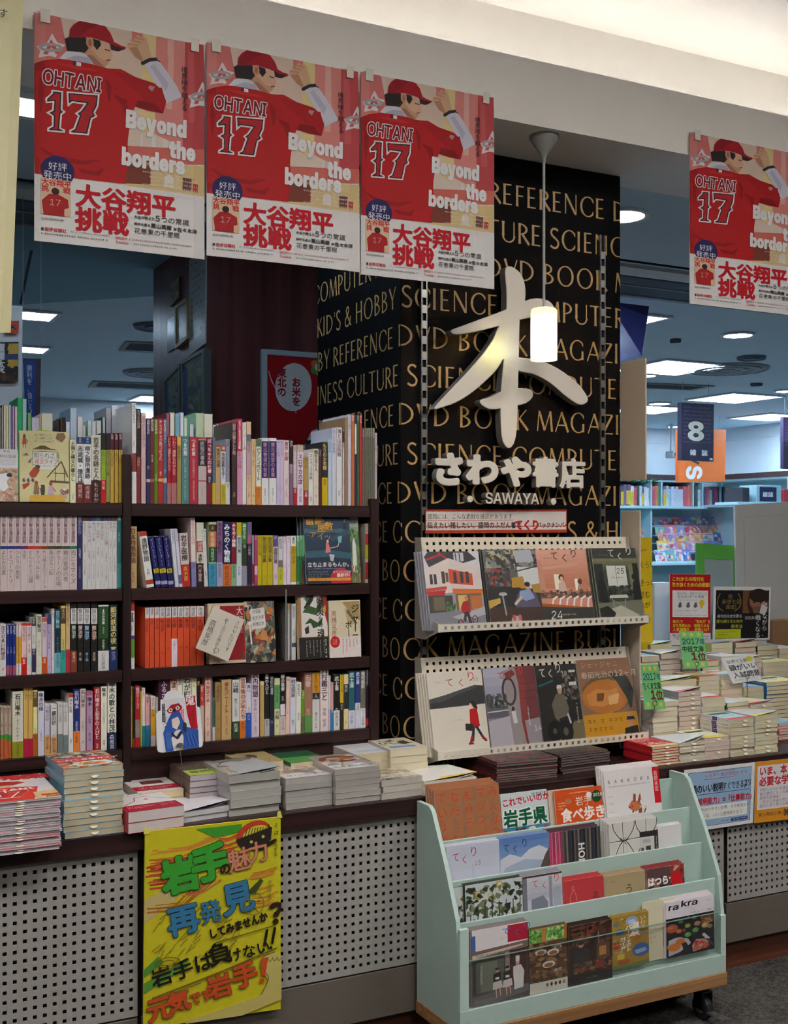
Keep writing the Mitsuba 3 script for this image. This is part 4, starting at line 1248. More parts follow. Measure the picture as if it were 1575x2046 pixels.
shelf('''
67,124,490,eed,544,ビアンコのビール,k:490-575:575;b:1025:d83:みちのく:633
130,208,480,eee,556,/有限会社/めし,k:515-930:226:東北食堂の食事:eab
215,297,480,eee,556,/有限会社/めし,k:515-930:226:東北食堂の食事:eab
300,338,500,dce,856,みんなの台所/ツルカメ,
340,376,500,dce,856,みんなの台所/ツルカメ,
379,438,505,edd,944,東京 花森/関西/文化社,
441,484,500,322,dcc,漬物,k:770-1235:868:保存食:ecd
486,524,560,dcc,644,風土,b:1040:b23:新版:fee
531,600,555,ede,612,スロサカの店/竹内/伊藤,k:555-640:cba
606,654,690,b95,544,麹の本,b:1070:a33:発酵:fee
657,708,640,eee,443,コンバンワの本/料理,
712,770,600,edc,464,種をまく人/山/岡,
774,806,600,533,dcc,ほとけ,
810,870,525,333,db7,もりおか老舗,b:925:db1:岩手:543
878,918,500,cde,358,北の旅路,
921,968,365,dde,447,もりおか散歩道,
972,1034,360,eee,733,海と山の民俗/岩手,
1038,1060,365,433,dcc,地図,k:530-1235:dcc:写真集:433
1062,1098,250,a86,543,,
1101,1134,215,dde,445,こころの旅のノート,
1137,1174,215,c74,fee,鉄道,
1177,1198,215,336,fff,,k:320-660:eee:花巻:336
1201,1228,220,463,eee,森の本,
1231,1258,220,c34,fee,赤い汽車,
1261,1290,370,765,ccc,北方文学,
1292,1312,365,776,ddd,岩手史学研究,
1314,1334,365,776,ddd,岩手史学研究,
1336,1356,365,776,ddd,岩手史学研究,
1358,1378,365,776,ddd,岩手史学研究,
1380,1402,365,776,ddd,岩手史学研究,
1404,1428,420,cbc,b33,街もりおか,k:600-760:dbb:街:b33
''', 500, 790, 5.625, ZS[0], YBK + .012, 'front row atop the right bay', 25, 'books atop the right bay of the bookcase', seed=5)
# --- second board
M3 = '宮沢賢治漫画館'
cols = ['248', '338', '438', '636', 'c33', 'c43', '843', '543', '443', '454', '376']
bnd = [5, 90, 172, 255, 335, 415, 498, 580, 665, 752, 840, 934]
subs = ['よだかの星', 'グスコーブドリ', 'ひかりの素足', '注文', 'どんぐりと山猫', 'オツベルと象', 'セロ弾きのゴーシュ', '風の又三郎', 'ポラーノの広場', '銀河鉄道の夜', '雨ニモマケズ']
rows = '-80,3,165,dcc,756,' + M3 + ',k:575-612:248;k:612-1080:dcc:双子の星/編:555\n'
for i in range(11):
 rows += f"{bnd[i]},{bnd[i + 1]},{160},dcc,756,{M3},k:{552}-{590}:{cols[i]}:;k:590-1070:dcc:{subs[i]}:555\n"
rows += '936,1000,160,336,dde,賢治かたり/宮沢賢治/ミキハウス\n'
b2 = [1002, 1056, 1110, 1162, 1215, 1262, 1315, 1365, 1416]
t8 = ['やまなし', '土神ときつね', 'オツベルと象', '虔十公園林', '水仙月の四日', 'どんぐりと山猫', '雪渡り', '貝の火']
c8 = ['532', '335', '447', '467', '336', '543', '447', '643']
for i in range(8):
 rows += f"{b2[i]},{b2[i + 1]},165,ddd,{'844' if i % 3 == 0 else '445'},{t8[i]}/宮沢賢治/ミキハウスの絵本,k:180-250:{c8[i]}\n"
rows += '1418,1472,150,377,cee,宮沢/ものがたり,k:760-1050:499'
shelf(rows, 0, 1000, 6.058, ZS[1], YBK + .010, 'second board of the left bay', 1, 'books on the second board of the left bay', jit=.002, seed=6)
shelf('''
105,190,235,ca7,643,日本残酷物語/平凡社,
300,386,295,eee,555,遠野物語/世界,l:-88;k:295-345:b43;k:840-890:b43
405,465,350,226,99c,イーハトーブ/ちくま,l:-84;k:710-760:cb2:宮:332;k:850-890:aac
470,542,345,226,99c,イーハトーブ/ちくま,l:-76;k:710-760:cb2:沢:332;k:850-890:aac
548,608,345,226,99c,イーハトーブ/ちくま,l:-66;k:710-760:cb2:賢:332;k:850-890:aac
622,664,262,dde,447,そらのうた,l:-60
668,704,260,dde,447,やまのうた,l:-60;k:780-880:669
700,792,310,dcc,444,岩手医療/小説,l:-34;b:665:b33:直木賞:eb5
806,858,135,edd,b66,座敷わらしの詩,l:-14;b:635:88b:岩手:445
862,940,190,ddc,322,遠野のふしぎ/生活,k:400-525:b54:怪談:eee;b:650:322:門井慶喜:ecc
948,990,262,ddd,445,ローカル/鉄道,l:-26
998,1084,185,bca,243,/,k:215-290:332:天:db5;k:290-470:c73:新装版:eee;k:470-640:253:内館牧子:eee;b:650:49b:あらすじ:245
1090,1154,175,869,523,みちのく食紀行/二,b:640:aac:野坂昭如:445
1158,1248,182,225,fff,みちのく物語/第一部,b:660:d73:野坂昭如:422
1252,1308,185,823,fff,みちのく物語/第二部,b:660:8b9:野坂昭如:344
1312,1368,190,cdd,345,宮古の海,k:190-340:cb2:;b:665:dde:水の都:468
1372,1426,190,474,dec,森のうた,k:430-680:343:深:dee;b:680:99a
1430,1482,185,546,fdd,/たそがれ,k:185-330:769;k:330-430:b68;k:430-885:324:この恋:eee
1486,1506,335,aab,444,,k:660-880:833
''', 240, 1010, 5.625, ZS[1], YBK + .012, 'second board of the right bay', 1, 'books on the second board of the right bay', seed=7)
shelf('''
106,140,330,b47,fde,かわ,k:680-780:ebd
142,187,335,cb2,643,柳田国男全集/一,
190,250,335,cb2,643,柳田国男全集/二,
252,311,335,cb2,643,柳田国男全集/三,
316,370,335,dcd,545,遠野拾遺/角川,k:335-462:659:新:ecf
374,424,355,ddd,333,新耳袋,k:615-695:877;b:695:cc3:角川文庫:543
428,466,355,ede,535,青い/花,
470,508,345,ede,535,赤い/鳥,
514,574,345,eee,333,東北,k:455-860:ca2:山の怪談:643
579,614,335,6a7,fff,民話,k:570-855:374
617,642,335,6a7,fff,民話,k:570-855:374
645,688,335,7b8,fff,民話,k:570-640:374;b:640:b33
691,728,335,7b8,fff,民話,k:570-640:374;b:640:b33
1350,1384,205,cba,533,怪/談,k:320-440:b44;k:440-600:bb3;k:640-830:a33
1387,1420,205,333,eee,妖怪に会ったはなし,k:205-235:ddd;k:795-830:ddd
''', 490, 1010, 5.625, ZS[1], YBK + .012, 'second board of the right bay', 20, 'books on the second board of the right bay', seed=8)
# --- third board
shelf('''
-75,-3,470,ddd,545,宮沢賢治/草,
2,74,470,ddd,745,注文の多い料理店/童,
78,116,475,238,eef,宮沢賢治/ちくま文庫,k:965-1085:a57
118,153,475,238,eef,宮沢賢治/ちくま文庫,k:965-1085:a57
156,194,475,238,eef,宮沢賢治/ちくま文庫,k:965-1085:a57
197,228,455,edd,644,銀,k:620-945:da3
230,260,455,edd,644,河,k:620-945:da3
263,324,455,ecc,545,宮沢賢治/詩集/新編,k:455-485:c33;b:872:c22:新装:fee
327,384,455,edd,545,宮沢賢治/春と修羅,k:455-485:c33;k:860-960:bdd
388,436,390,ddd,444,/賢治の手紙,k:390-490:444:絵本:eee;k:765-1050:335:中公:eef
440,508,350,ddc,444,宮沢賢治/コレクション/一,
512,570,390,dcd,645,宮沢賢治/覚書,k:390-440:c65;b:865:c52:風来:fed
573,622,345,cbd,447,宮沢賢治の世界展/図,k:345-470:447
625,660,280,ddd,557,宮沢賢治/音楽,
663,735,285,234,8cd,宮沢賢治/イーハトーブ/創作,b:815:7bc:吉本隆明:345
738,796,245,dc7,333,/宮沢賢治の真実,k:275-460:543:本当の:dc8;b:780:3a9:新潮社:255
800,850,185,db8,654,宮沢賢治の彼方へ/天沢,b:775:b34
858,930,190,222,bcb,賢治学/第一輯,k:275-465:ddd:賢治学:333;b:790:843:東海大:eca
938,1010,190,222,cbb,賢治学/第二輯,k:275-465:ddd:賢治学:333
1014,1092,190,222,9bd,賢治学/第三輯,k:275-465:ddd:賢治学:333
1102,1180,190,222,dba,賢治学/第四輯,k:275-465:ddd:賢治学:333
1190,1318,232,353,eee,よだかの星/宮沢賢治,k:232-252:eee;k:640-790:232:伊勢英子:dec;b:790:ddd:心の絵本:433
1326,1424,230,233,dc8,銀河鉄道の夜 真相,b:775:236:宮沢:aad
''', 0, 1170, 6.058, ZS[2], YBK + .010, 'third board of the left bay', 1, 'books on the third board of the left bay', seed=9)
rows = '95,165,170,eee,322,昔話/岩手,k:170-340:b43;k:620-660:459;k:660-870:6a4\n'
b10 = [282, 333, 388, 446, 511, 580, 647, 718, 788, 860, 950]
for i in range(10):
 bk = ';b:652:ede:ベスト:533' if i == 5 else ''
 rows += f"{b10[i]},{b10[i + 1] - 4},{305 - i * 2},d53,833,{'啄木全集 鬼平 用心棒 秋山抄 剣客 仕掛 雲霧 真田 忍者 大石'.split()[i]}/平,k:{305 - i * 2}-{423 - i * 2}:ddd:池波:433{bk}\n"
shelf(rows, 240, 1160, 5.625, ZS[2], YBK + .012, 'third board of the right bay', 1, 'books on the third board of the right bay', jit=.003, seed=10)
shelf('''
478,502,260,ccc,433,高橋,k:260-330:b96
524,570,262,ddd,444,高橋克彦/風の陣,k:700-750:468
''', 490, 1160, 5.625, ZS[2], YBK + .012, 'third board of the right bay', 12, 'books on the third board of the right bay', seed=11)
# --- lowest board
shelf('''
-85,-40,440,ba9,643,石川/啄木,k:790-1080:4a6
-38,2,440,ba9,643,石川/啄木,k:790-1080:4a6
6,48,440,ba9,643,啄木/歌集,k:780-830:493;k:830-1070:c63
52,98,440,ba9,643,啄木/歌集,k:770-830:493;k:830-1070:c63
101,143,440,ba9,643,啄木/歌集,k:780-860:493;k:860-1070:c63
150,282,250,ddc,322,石川啄木/ドナルドキーン/訳,b:860:992:本当の啄木:443
287,340,190,db6,543,石川啄木/日記,b:822:b24
343,398,190,db6,543,石川啄木/日記,b:822:b24
403,456,235,eea,433,/石川啄木,k:255-440:653:評伝:eda;b:765:b62:青山:432
461,536,250,dde,445,啄木の妹/ふるさと,
541,605,408,ccd,445,一握の砂/石川啄木,b:790:da7:朝日文庫:533
615,692,412,ddd,445,一握の砂/石川啄木,b:800:da7:朝日文庫:533
703,762,395,ddd,666,悲しき玩具/啄木,b:768:788
768,826,395,ddd,666,悲しき玩具/啄木,b:780:788
830,888,280,eee,322,啄木全集/筑摩,k:280-325:b43
893,966,230,237,dde,石川啄木/悲哀の源/編,b:732:e84:三省堂:632
970,1040,220,dcc,655,石川啄木/その時代/歌,
1050,1126,250,b9b,323,啄木/小説家/湯ヶ島,k:250-300:b68
1142,1216,200,a23,edd,石川啄木と岩手の人びと/遊座,
1224,1296,190,eed,344,啄木/ふるさとの空の下/群像,
1304,1410,98,eed,445,啄木の歌と小林茂雄/伝,b:750:235:森義真:dde
''', 0, 1340, 6.058, ZS[3], YBK + .010, 'lowest board of the left bay', 1, 'books on the lowest board of the left bay', seed=12)
shelf('''
78,140,345,cb2,543,花巻の本/高橋,
146,168,350,222,bbb,黒,k:930-1040:b33
172,226,340,b23,fee,盛岡タイムス,k:720-920:988;k:960-1050:b33
230,246,400,cc4,443,,
248,284,362,edd,545,女たち/詩,b:790:388
288,335,450,daa,644,詩集,b:785:27a
346,398,460,dcc,445,もりおか,k:600-900:da3:文庫:543
402,428,470,bbb,444,小,
432,558,250,423,cbd,ふるさとの文学/野村胡堂,
566,640,215,ecb,533,道/大人,k:225-285:c43
645,702,230,eed,433,金沢/小伝,
706,804,215,ddc,555,わが町/郷愁,
808,862,215,eec,b54,おかん/記,
866,900,220,222,dc6,銭形,k:220-280:332
902,945,330,c44,fee,岩手/殺人,k:560-980:cba
958,1020,220,ecb,b44,鈴木商店の本/夜の街/講談,
1022,1040,215,88a,eee,海,
1042,1066,475,464,cdc,森,b:800:dcc
1070,1134,300,a85,543,ふるさと/の/光,
1142,1252,270,ca7,833,東北ジャーナル/鈴木東民/鎌田慧,
1262,1344,270,ddd,334,山崎/教子と生徒/編,b:740:343:岩波:dec
1348,1418,245,ecb,744,百年後の少年たち/抄,b:730:d72:新刊:633
1420,1474,315,dde,446,深い/海の物語,b:645:25b:中公:dde
1478,1566,160,dcd,545,沢内物語/生きぬいた人/及川,
''', 240, 1310, 5.625, ZS[3], YBK + .012, 'lowest board of the right bay', 1, 'books on the lowest board of the right bay', seed=13)
shelf('''
170,215,290,ca6,643,,k:290-330:ec9
219,272,165,222,ddd,仁義の人びと/後藤,b:712:bbb:昭和:445
276,326,225,223,ddd,世紀の遺書/伝,b:720:335:文:bbd
330,392,255,dda,455,大槌/詩,k:330-600:6a6:はまなす:354
396,452,200,222,ddd,野の高僧/伝記,k:545-672:ede:;b:680:dcc:中央公論:734
455,500,240,ecb,745,戦/記,l:10
504,566,250,dde,444,阿弖流為/蝦夷,l:8
570,626,300,eed,455,たたら/鉄の道,l:8
629,664,390,692,fff,けせん,l:8;k:690-850:765
668,752,190,a76,dcb,石巻/鮎川,b:672:695
757,838,190,ddd,433,/獅子吼/石塚,k:190-418:d92:新渡戸稲造:433;k:418-490:333:人:eee
846,938,95,edd,545,内村鑑三と/非戦/岩波,
940,962,225,ddd,545,弁,k:600-860:dbc
964,994,300,daa,544,北,b:612:38b:盛:eef
998,1062,215,222,ddd,武士道/新渡戸,b:615:ddd:岩波文庫:444
1066,1106,215,332,cbb,武士,k:215-530:db3:武士道の名著:654
1110,1162,210,eda,322,/武,k:320-600:333:英訳:edc
1166,1234,170,367,cdd,武士道/解題,b:615:dde:小学館:446
1240,1294,170,348,dde,武士道/奈良,b:530:dde:三笠:446
1298,1354,165,776,ddd,現代語訳/武士道,b:590:eee:ちくま新書:333
1358,1390,155,323,ccc,BUSHIDO,k:705-790:c34
''', 490, 1310, 5.625, ZS[3], YBK + .012, 'lowest board of the right bay', 25, 'books on the lowest board of the right bay', seed=14)
# --- back row on top: books that face the other side, seen over the front row
shelf('''
-20,2,130,889,cbb,
4,22,140,988,ccc,
24,46,115,222,ccc,
48,74,115,dcc,eed,
76,106,120,dc9,eeb,
108,134,110,abd,cde,
136,150,130,56a,aac,
152,180,125,969,cac,
182,214,130,bbb,ddd,
216,274,25,2a6,3b7,
276,324,40,9cd,bdd,
336,384,205,486,8b8,
386,480,265,ccd,dde,
482,504,225,eba,fdc,
506,640,215,ddc,eed,
690,722,290,333,433,
730,764,270,322,543,
766,796,265,433,332,
800,850,315,bbd,eef,
852,934,150,9bd,cde,
940,1006,255,ccc,eee,
1008,1036,360,ccc,eee,
1064,1114,305,acb,dee,
1116,1164,305,ccc,eef,
1170,1228,300,cdd,eee,
1240,1280,260,233,cdd,
1284,1350,150,999,bbc,
1354,1430,115,bcd,eef,
1432,1458,260,99a,bbb,
1462,1492,300,aa2,cc5,
''', 0, 790, 6.058, ZS[0], YBK + .235, 'back row atop the left bay', 1, 'back row books atop the left bay', back=True, depth=.165, seed=15)
shelf('''
520,558,195,834,a67,
564,612,190,ddc,eed,
618,676,215,489,8bc,
678,716,190,cde,eef,
722,756,250,cdc,ded,
758,776,255,397,7b9,
782,830,320,bbd,dde,
852,944,195,aca,cdb,
948,1042,205,ccb,eed,
1046,1080,330,ddd,eee,
1082,1112,315,546,bbd,
''', 240, 790, 5.625, ZS[0], YBK + .235, 'back row atop the right bay', 1, 'back row books atop the right bay', back=True, depth=.165, seed=16)
# ------------------------------------------------------------------ books that show their cover
def fit_art(A, H):
 """the print drawn out to a sheet H widths tall"""
 B = Art(H)
 B.layer = A.layer
 B.items = [(v * [1, H / A.h], t, c, L) for v, t, c, L in A.items]
 return B
def upright_cover(key, x0, x1, z, h, Y, t, art, cover, tilt=8, page=(226, 216, 192), yaw=0, spine=None, back=None, band=None):
 z += .0004
 """front cover towards the walkway, leaning back; the spine is on the right"""
 a, w = math.radians(tilt), math.radians(yaw)
 ex = np.array([math.cos(w), math.sin(w), 0])
 bk = np.array([-math.sin(w), math.cos(w), 0])
 up = math.sin(a) * bk + math.cos(a) * Z1
 dx = math.cos(a) * bk - math.sin(a) * Z1
 M = frame(np.array([x0, Y, z]) + ex * (x1 - x0), dx, -ex, up)
 if art is not None:
  art = fit_art(art, h / (x1 - x0))
 if tilt > 0:
  M[:3, 3] += [0, 0, t * math.sin(a)]
 book_mesh(t, x1 - x0, h, M, cover, page, front=art, spine=spine, key=key, back=back, band=band)
def face_out(label, u0, u1, v_top, zs, Y, t, art, cover, tilt=8, copies=0, base='book', group=None, cat='book', **kw):
 a, b = UY(u0, v_top, Y), UY(u1, v_top, Y)
 h = (a[2] + b[2]) / 2 - zs
 k = thing(base, label, cat, group)
 upright_cover(k, a[0], b[0], zs, h / math.cos(math.radians(tilt)), Y, t, art, cover, tilt, **kw)
 for i in range(copies):
  o = (i + 1) * (t + .0015)
  c = thing(base, (label.split(' facing')[0] + f' behind the facing one, {nth(i + 2)} copy of it'), cat, group)
  upright_cover(c, a[0] - .006 * (i + 1), b[0] - .006 * (i + 1), zs, h * 1.01 / math.cos(math.radians(tilt)), Y + o, t, None, cover, tilt, **kw)
 return k
A = Art(1.37, (226, 226, 232))
A.rect(0, .50, 1, .87, (200, 168, 140))
A.spots(0, .52, 1, .85, 150, .05, [(170, 140, 120), (216, 196, 180), (150, 120, 104), (196, 120, 104), (224, 210, 200)], 3)
A.poly([(.62, .66), (.80, .62), (.84, .72), (.76, .84), (.80, 1.0), (.70, 1.12), (.58, 1.05), (.62, .9)], (232, 234, 240), .01)
A.ell(.82, .68, .06, .05, (40, 36, 44))
A.text('関 名', .70, .08, .05, (90, 90, 96)); A.text('季の昔話', .62, .22, .075, (130, 130, 138))
for i in range(3): A.scrawl(.62, .28 + i * .05, .34, .035, (170, 170, 176), 1, i)
face_out('lilac and brown flowered picture book cut by the picture edge atop the left bay', -62, 37, 897, ZS[0], YBK - .002, .012, A, (230, 228, 232), 5)
A = Art(1.32, (222, 214, 160))
B_, R_ = (92, 66, 44), (186, 70, 50)
for s, y in (('ええ!縄文って', .09), ('こんな暮らしが', .15), ('おいしかったの?', .21)): A.text(s, .30, y, .045, (70, 64, 48))
A.poly([(.26, .34), (.36, .30), (.42, .27), (.52, .27), (.62, .32), (.78, .35), (.5, .34)], B_)
for i in range(12): A.line([(.28 + i * .04, .33), (.27 + i * .04, .355)], .008, B_)
A.rect(.26, .38, .52, .26, (70, 70, 74)); A.rect(.268, .388, .504, .244, (234, 232, 224)); A.rect(.38, .62, .30, .09, (234, 232, 224))
A.text('知られざる', .285, .49, .092, (58, 56, 60), fine=True); A.text('縄文', .30, .605, .085, R_, fine=True); A.text('ライフ', .485, .605, .085, (58, 56, 60), fine=True)
A.rect(.28, .508, .48, .004, (120, 120, 120)); A.scrawl(.40, .64, .26, .03, (110, 110, 110), 1, 4)
# small figures, pots, hut and shells
def fig(x, y, s, c1, c2):
 A.ell(x, y, .03 * s, .035 * s, c2); A.poly([(x - .035 * s, y + .03 * s), (x + .035 * s, y + .03 * s), (x + .05 * s, y + .17 * s), (x - .05 * s, y + .17 * s)], c1, .004)
 A.line([(x - .02 * s, y + .17 * s), (x - .025 * s, y + .24 * s)], .012 * s, c2); A.line([(x + .02 * s, y + .17 * s), (x + .025 * s, y + .24 * s)], .012 * s, c2)
 A.line([(x + .03 * s, y + .06 * s), (x + .08 * s, y + .12 * s)], .012 * s, c2)
fig(.10, .10, .9, R_, B_); fig(.33, .97, 1.2, (150, 120, 90), R_); fig(.62, .98, 1.2, (200, 180, 200), R_)
A.poly([(.42, 1.05), (.50, 1.03), (.50, 1.12), (.48, 1.25), (.44, 1.25), (.41, 1.13)], (70, 70, 56), .004); A.ell(.455, 1.02, .04, .02, (60, 58, 48))
A.poly([(.20, 1.20), (.92, 1.18), (.90, 1.32), (.18, 1.32)], (222, 178, 70))
A.poly([(.18, .80), (.28, .68), (.38, .66), (.40, .74), (.32, .86), (.24, .88)], R_, .01); A.ell(.36, .67, .05, .04, B_)
for i in range(5): A.ell(.08 + .045 * i, .92 - .02 * (i % 2), .03, .035, (214, 206, 196) if i % 2 else (96, 90, 88))
A.poly([(.05, 1.0), (.2, .96), (.18, 1.02), (.07, 1.1)], R_, .006)
A.line([(.55, .86), (.84, .56)], .02, B_); A.line([(.84, .56), (.97, .84)], .02, B_); A.line([(.72, .70), (.72, .92)], .012, B_); A.line([(.90, .70), (.90, .92)], .012, B_); A.line([(.68, .78), (.95, .78)], .012, B_); A.line([(.62, .93), (.98, .95)], .03, B_)
A.poly([(.76, .03), (.90, .02), (.94, .1), (.86, .2), (.80, .16), (.74, .12)], (140, 104, 70), .008)
A.poly([(.06, .46), (.14, .41), (.18, .46)], (120, 122, 116)); A.poly([(.16, .58), (.25, .50), (.22, .60)], (120, 122, 116))
A.ell(.90, 1.12, .09, .06, (150, 80, 56)); A.ell(.90, 1.08, .05, .02, (230, 220, 214)); A.spots(.80, 1.10, .14, .14, 24, .02, [(190, 190, 196), (150, 150, 160)], 6)
k = face_out('cream picture book with cave people drawings facing out on top of the left bay', 40, 139, 862, ZS[0], YBK - .004, .014, A, (220, 212, 160), 4)
p = UY(88, 864, YBK + .012)
m = MB()
for i in range(3): m.box((p[0] - .02 + i * .022, YBK + .010 + i * .002, p[2] - .02), (p[0] + .012 + i * .022, YBK + .0105 + i * .002, p[2] + .006 - .002 * i), (190, 220, 70))
m.build(k + '__sticky_notes', 'paper')
A = Art(1.46, (38, 60, 84))
A.bands(0, 0, 1, 1.46, (36, 64, 96), (28, 40, 56), 8)
A.poly([(0, .3), (.4, .34), (.8, .30), (1, .36), (1, .42), (.6, .38), (.3, .42), (0, .40)], (62, 104, 122)); A.poly([(0, .78), (.5, .75), (1, .82), (1, .95), (.5, .9), (0, .92)], (50, 92, 112))
A.poly([(.02, .1), (.2, .02), (.3, .3), (.12, .3)], (60, 90, 84)); A.poly([(.55, .5), (.95, .32), (.98, .42), (.6, .58)], (52, 76, 92))
for ch, x, y, s in (('幽', .04, .22, .15), ('霊', .22, .20, .16), ('屋', .28, .36, .17), ('敷', .44, .33, .17), ('の', .36, .17, .07)):
 A.text(ch, x, y, s, (60, 34, 20), bold=2.4, fine=True); A.text(ch, x, y, s, (214, 158, 62), bold=.6, fine=True)
for ch, x, y, s in (('ア', .10, .50, .14), ('イ', .27, .53, .15), ('ツ', .42, .56, .14)): A.text(ch, x, y, s, (206, 146, 62), fine=True)
A.poly([(.46, .62), (.50, .58), (.53, .66), (.56, .80), (.44, .82)], (222, 128, 128), .006); A.ell(.50, .58, .025, .03, (230, 190, 170)); A.line([(.55, .72), (.72, .68), (.76, .56)], .014, (220, 200, 186)); A.poly([(.72, .48), (.82, .46), (.80, .60), (.74, .62)], (120, 190, 196), .006)
A.poly([(.52, .84), (.64, .86), (.60, 1.0), (.54, .98)], (190, 200, 206), .006)
A.rect(.86, .06, .06, .26, (24, 34, 48)); A.text('作者', .89, .08, .04, (190, 200, 206), vert=True)
A.rect(0, 1.0, 1, .46, (30, 42, 62)); A.text('立ち止まるもんか。', .03, 1.10, .094, (230, 232, 236), bold=.6, fine=True)
A.scrawl(.04, 1.13, .8, .04, (170, 160, 210), 1, 5); A.scrawl(.05, 1.19, .42, .16, (140, 150, 166), 3, 8)
A.ell(.76, 1.36, .24, .22, (190, 40, 60), 26); A.rect(.03, 1.34, .94, .06, (224, 150, 50)); A.text('東京刊行百物語', .58, 1.24, .05, (240, 200, 200)); A.text('最新作!', .66, 1.32, .075, (246, 220, 214), bold=1)
A.text('大人気シリーズ', .10, 1.385, .04, (150, 60, 30))
face_out('dark blue ghost story book facing out on the second board of the right bay', 613, 704, 1028, ZS[1], YBK - .006, .010, A, (40, 62, 86), 7, copies=2, back=(40, 60, 84))
A = Art(1.55, (84, 120, 74))
A.bands(0, 0, 1, .45, (186, 196, 200), (120, 150, 110), 5); A.spots(0, .3, 1, 1.25, 120, .09, [(70, 110, 60), (96, 140, 80), (60, 90, 56), (120, 150, 90)], 5)
A.poly([(.45, .62), (.6, .5), (.7, .66), (.75, 1.0), (.66, 1.3), (.4, 1.3), (.42, .9)], (222, 220, 214), .02); A.spots(.2, 1.15, .8, .4, 40, .06, [(170, 80, 70), (110, 140, 80), (190, 160, 130)], 6)
A.text('アガイル', .05, .22, .16, (150, 60, 130))
face_out('green picture book with a pale figure, beside the dark blue ghost story book', 697, 722, 1030, ZS[1], YBK + .004, .010, A, (90, 120, 80), 7, yaw=0)
A = Art(1.22, (206, 186, 160))
A.rect(.32, .06, .64, 1.1, (150, 26, 34)); A.text('大和', .84, .07, .16, (236, 226, 214), vert=True, fine=True); A.text('記', .87, .50, .10, (226, 200, 190), vert=True); A.text('作', .62, .55, .07, (206, 150, 146), vert=True)
A.rect(.84, 1.04, .08, .08, (30, 90, 60)); A.rect(.03, .05, .28, 1.1, (222, 208, 180))
face_out('red and cream hardcover facing out behind the tilted handwritten card', 419, 494, 1208, ZS[2], YBK - .004, .03, A, (206, 186, 160), 6)
A = Art(1.45, (96, 92, 80))
A.spots(0, 0, 1, 1.45, 170, .13, [(190, 180, 150), (70, 84, 76), (60, 56, 52), (150, 140, 110), (196, 120, 60), (160, 60, 50), (120, 130, 120), (46, 50, 56)], 9, 1.0, 5)
A.line([(.16, .55), (.20, 1.0)], .05, (226, 222, 210)); A.ell(.16, .52, .06, .05, (230, 226, 216)); A.poly([(.52, .72), (.72, .70), (.74, .95), (.5, .92)], (204, 140, 80), .02); A.ell(.6, .68, .05, .05, (204, 150, 110))
A.text('り', .06, .26, .2, (226, 222, 214)); A.rect(.20, .17, .48, .48, (222, 218, 214), -5)
for i, s in enumerate(('守国破', '龍文百奉', '高橋克彦')): A.text(s, .25, .29 + i * .15, .085, (50, 48, 52), rot=-4, fine=True)
face_out('book with crowded collage cover and a white title plate, facing out on the third board', 492, 552, 1203, ZS[2], YBK - .006, .012, A, (120, 110, 90), 6)
A = Art(1.75, (170, 120, 70))
A.rect(.10, 0, .9, 1.2, (226, 220, 216)); A.poly([(.72, 0), (1, 0), (1, .9), (.86, .5)], (170, 36, 40))
for pts, c in (([(.18, .5), (.34, .3), (.5, .02), (.62, .02), (.52, .3), (.34, .5)], (44, 48, 40)), ([(.14, .6), (.34, .42), (.62, .5), (.9, .2), (.86, .42), (.62, .68), (.36, .62)], (64, 92, 52)), ([(.2, .9), (.4, .74), (.66, .86), (.84, .72), (.8, .92), (.5, 1.0), (.42, .86)], (56, 84, 46)), ([(.22, .26), (.36, .14), (.44, .20), (.3, .34)], (70, 100, 58)), ([(.2, 1.0), (.34, .92), (.36, 1.1), (.24, 1.14)], (60, 56, 50)), ([(.84, .5), (.95, .42), (.96, .6), (.86, .62)], (200, 160, 60))):
 A.poly(pts, c, .01)
for ch, y in (('蝦', .24), ('夷', .46), ('ん', .68), ('の', .84), ('魂', 1.02)): A.text(ch, .76, y - .02, .22 if ch not in 'のん' else .14, (34, 32, 34), vert=True, bold=1, fine=True)
A.rect(0, 1.22, 1, .53, (40, 38, 36))
for i in range(6): A.scrawl(.22 + i * .12, 1.28, .06, .42 - .1 * (i % 2), (196, 192, 186), 1, i, vert=True)
A.scrawl(.86, 1.26, .1, .45, (220, 216, 210), 1, 9, vert=True)
face_out('book with black calligraphy over white and green, facing out beside the cream novel', 599, 657, 1177, ZS[2], YBK - .006, .022, A, (190, 150, 100), 5)
A = Art(1.52, (224, 212, 182))
A.poly([(.42, .05), (.98, .03), (.98, .55), (.7, .4), (.56, .2)], (176, 150, 100)); A.poly([(.5, .2), (.7, .3), (.86, .6), (.6, .72)], (196, 176, 130), .02); A.poly([(.55, .3), (.62, .24), (.9, .62), (.84, .66)], (120, 104, 70))
A.text('ジャーニー', .83, .10, .22, (44, 40, 40), vert=True, fine=True, bold=.5); A.text('ボーイ', .62, .55, .19, (44, 40, 40), vert=True, fine=True, bold=.5)
A.text('高橋克彦', .16, .26, .15, (150, 60, 56), vert=True, fine=True); A.rect(.02, .98, .98, .54, (232, 222, 218)); A.ell(.18, 1.10, .15, .155, (200, 36, 44), 26); A.text('謎', .10, 1.15, .14, (236, 150, 140))
for i in range(5): A.scrawl(.38 + i * .11, 1.02, .09, .42 - .06 * i, (206, 90, 96), 1, 20 + i, vert=True)
sp = Art(6, (228, 220, 206)); title(sp, 'ジャーニー ボーイ', (60, 56, 56), .4, 5.5)
k = face_out('cream novel with brush lettering and red disc at the third board end', 659, 722, 1201, ZS[2], YBK - .002, .030, A, (228, 218, 194), 3, spine=sp)
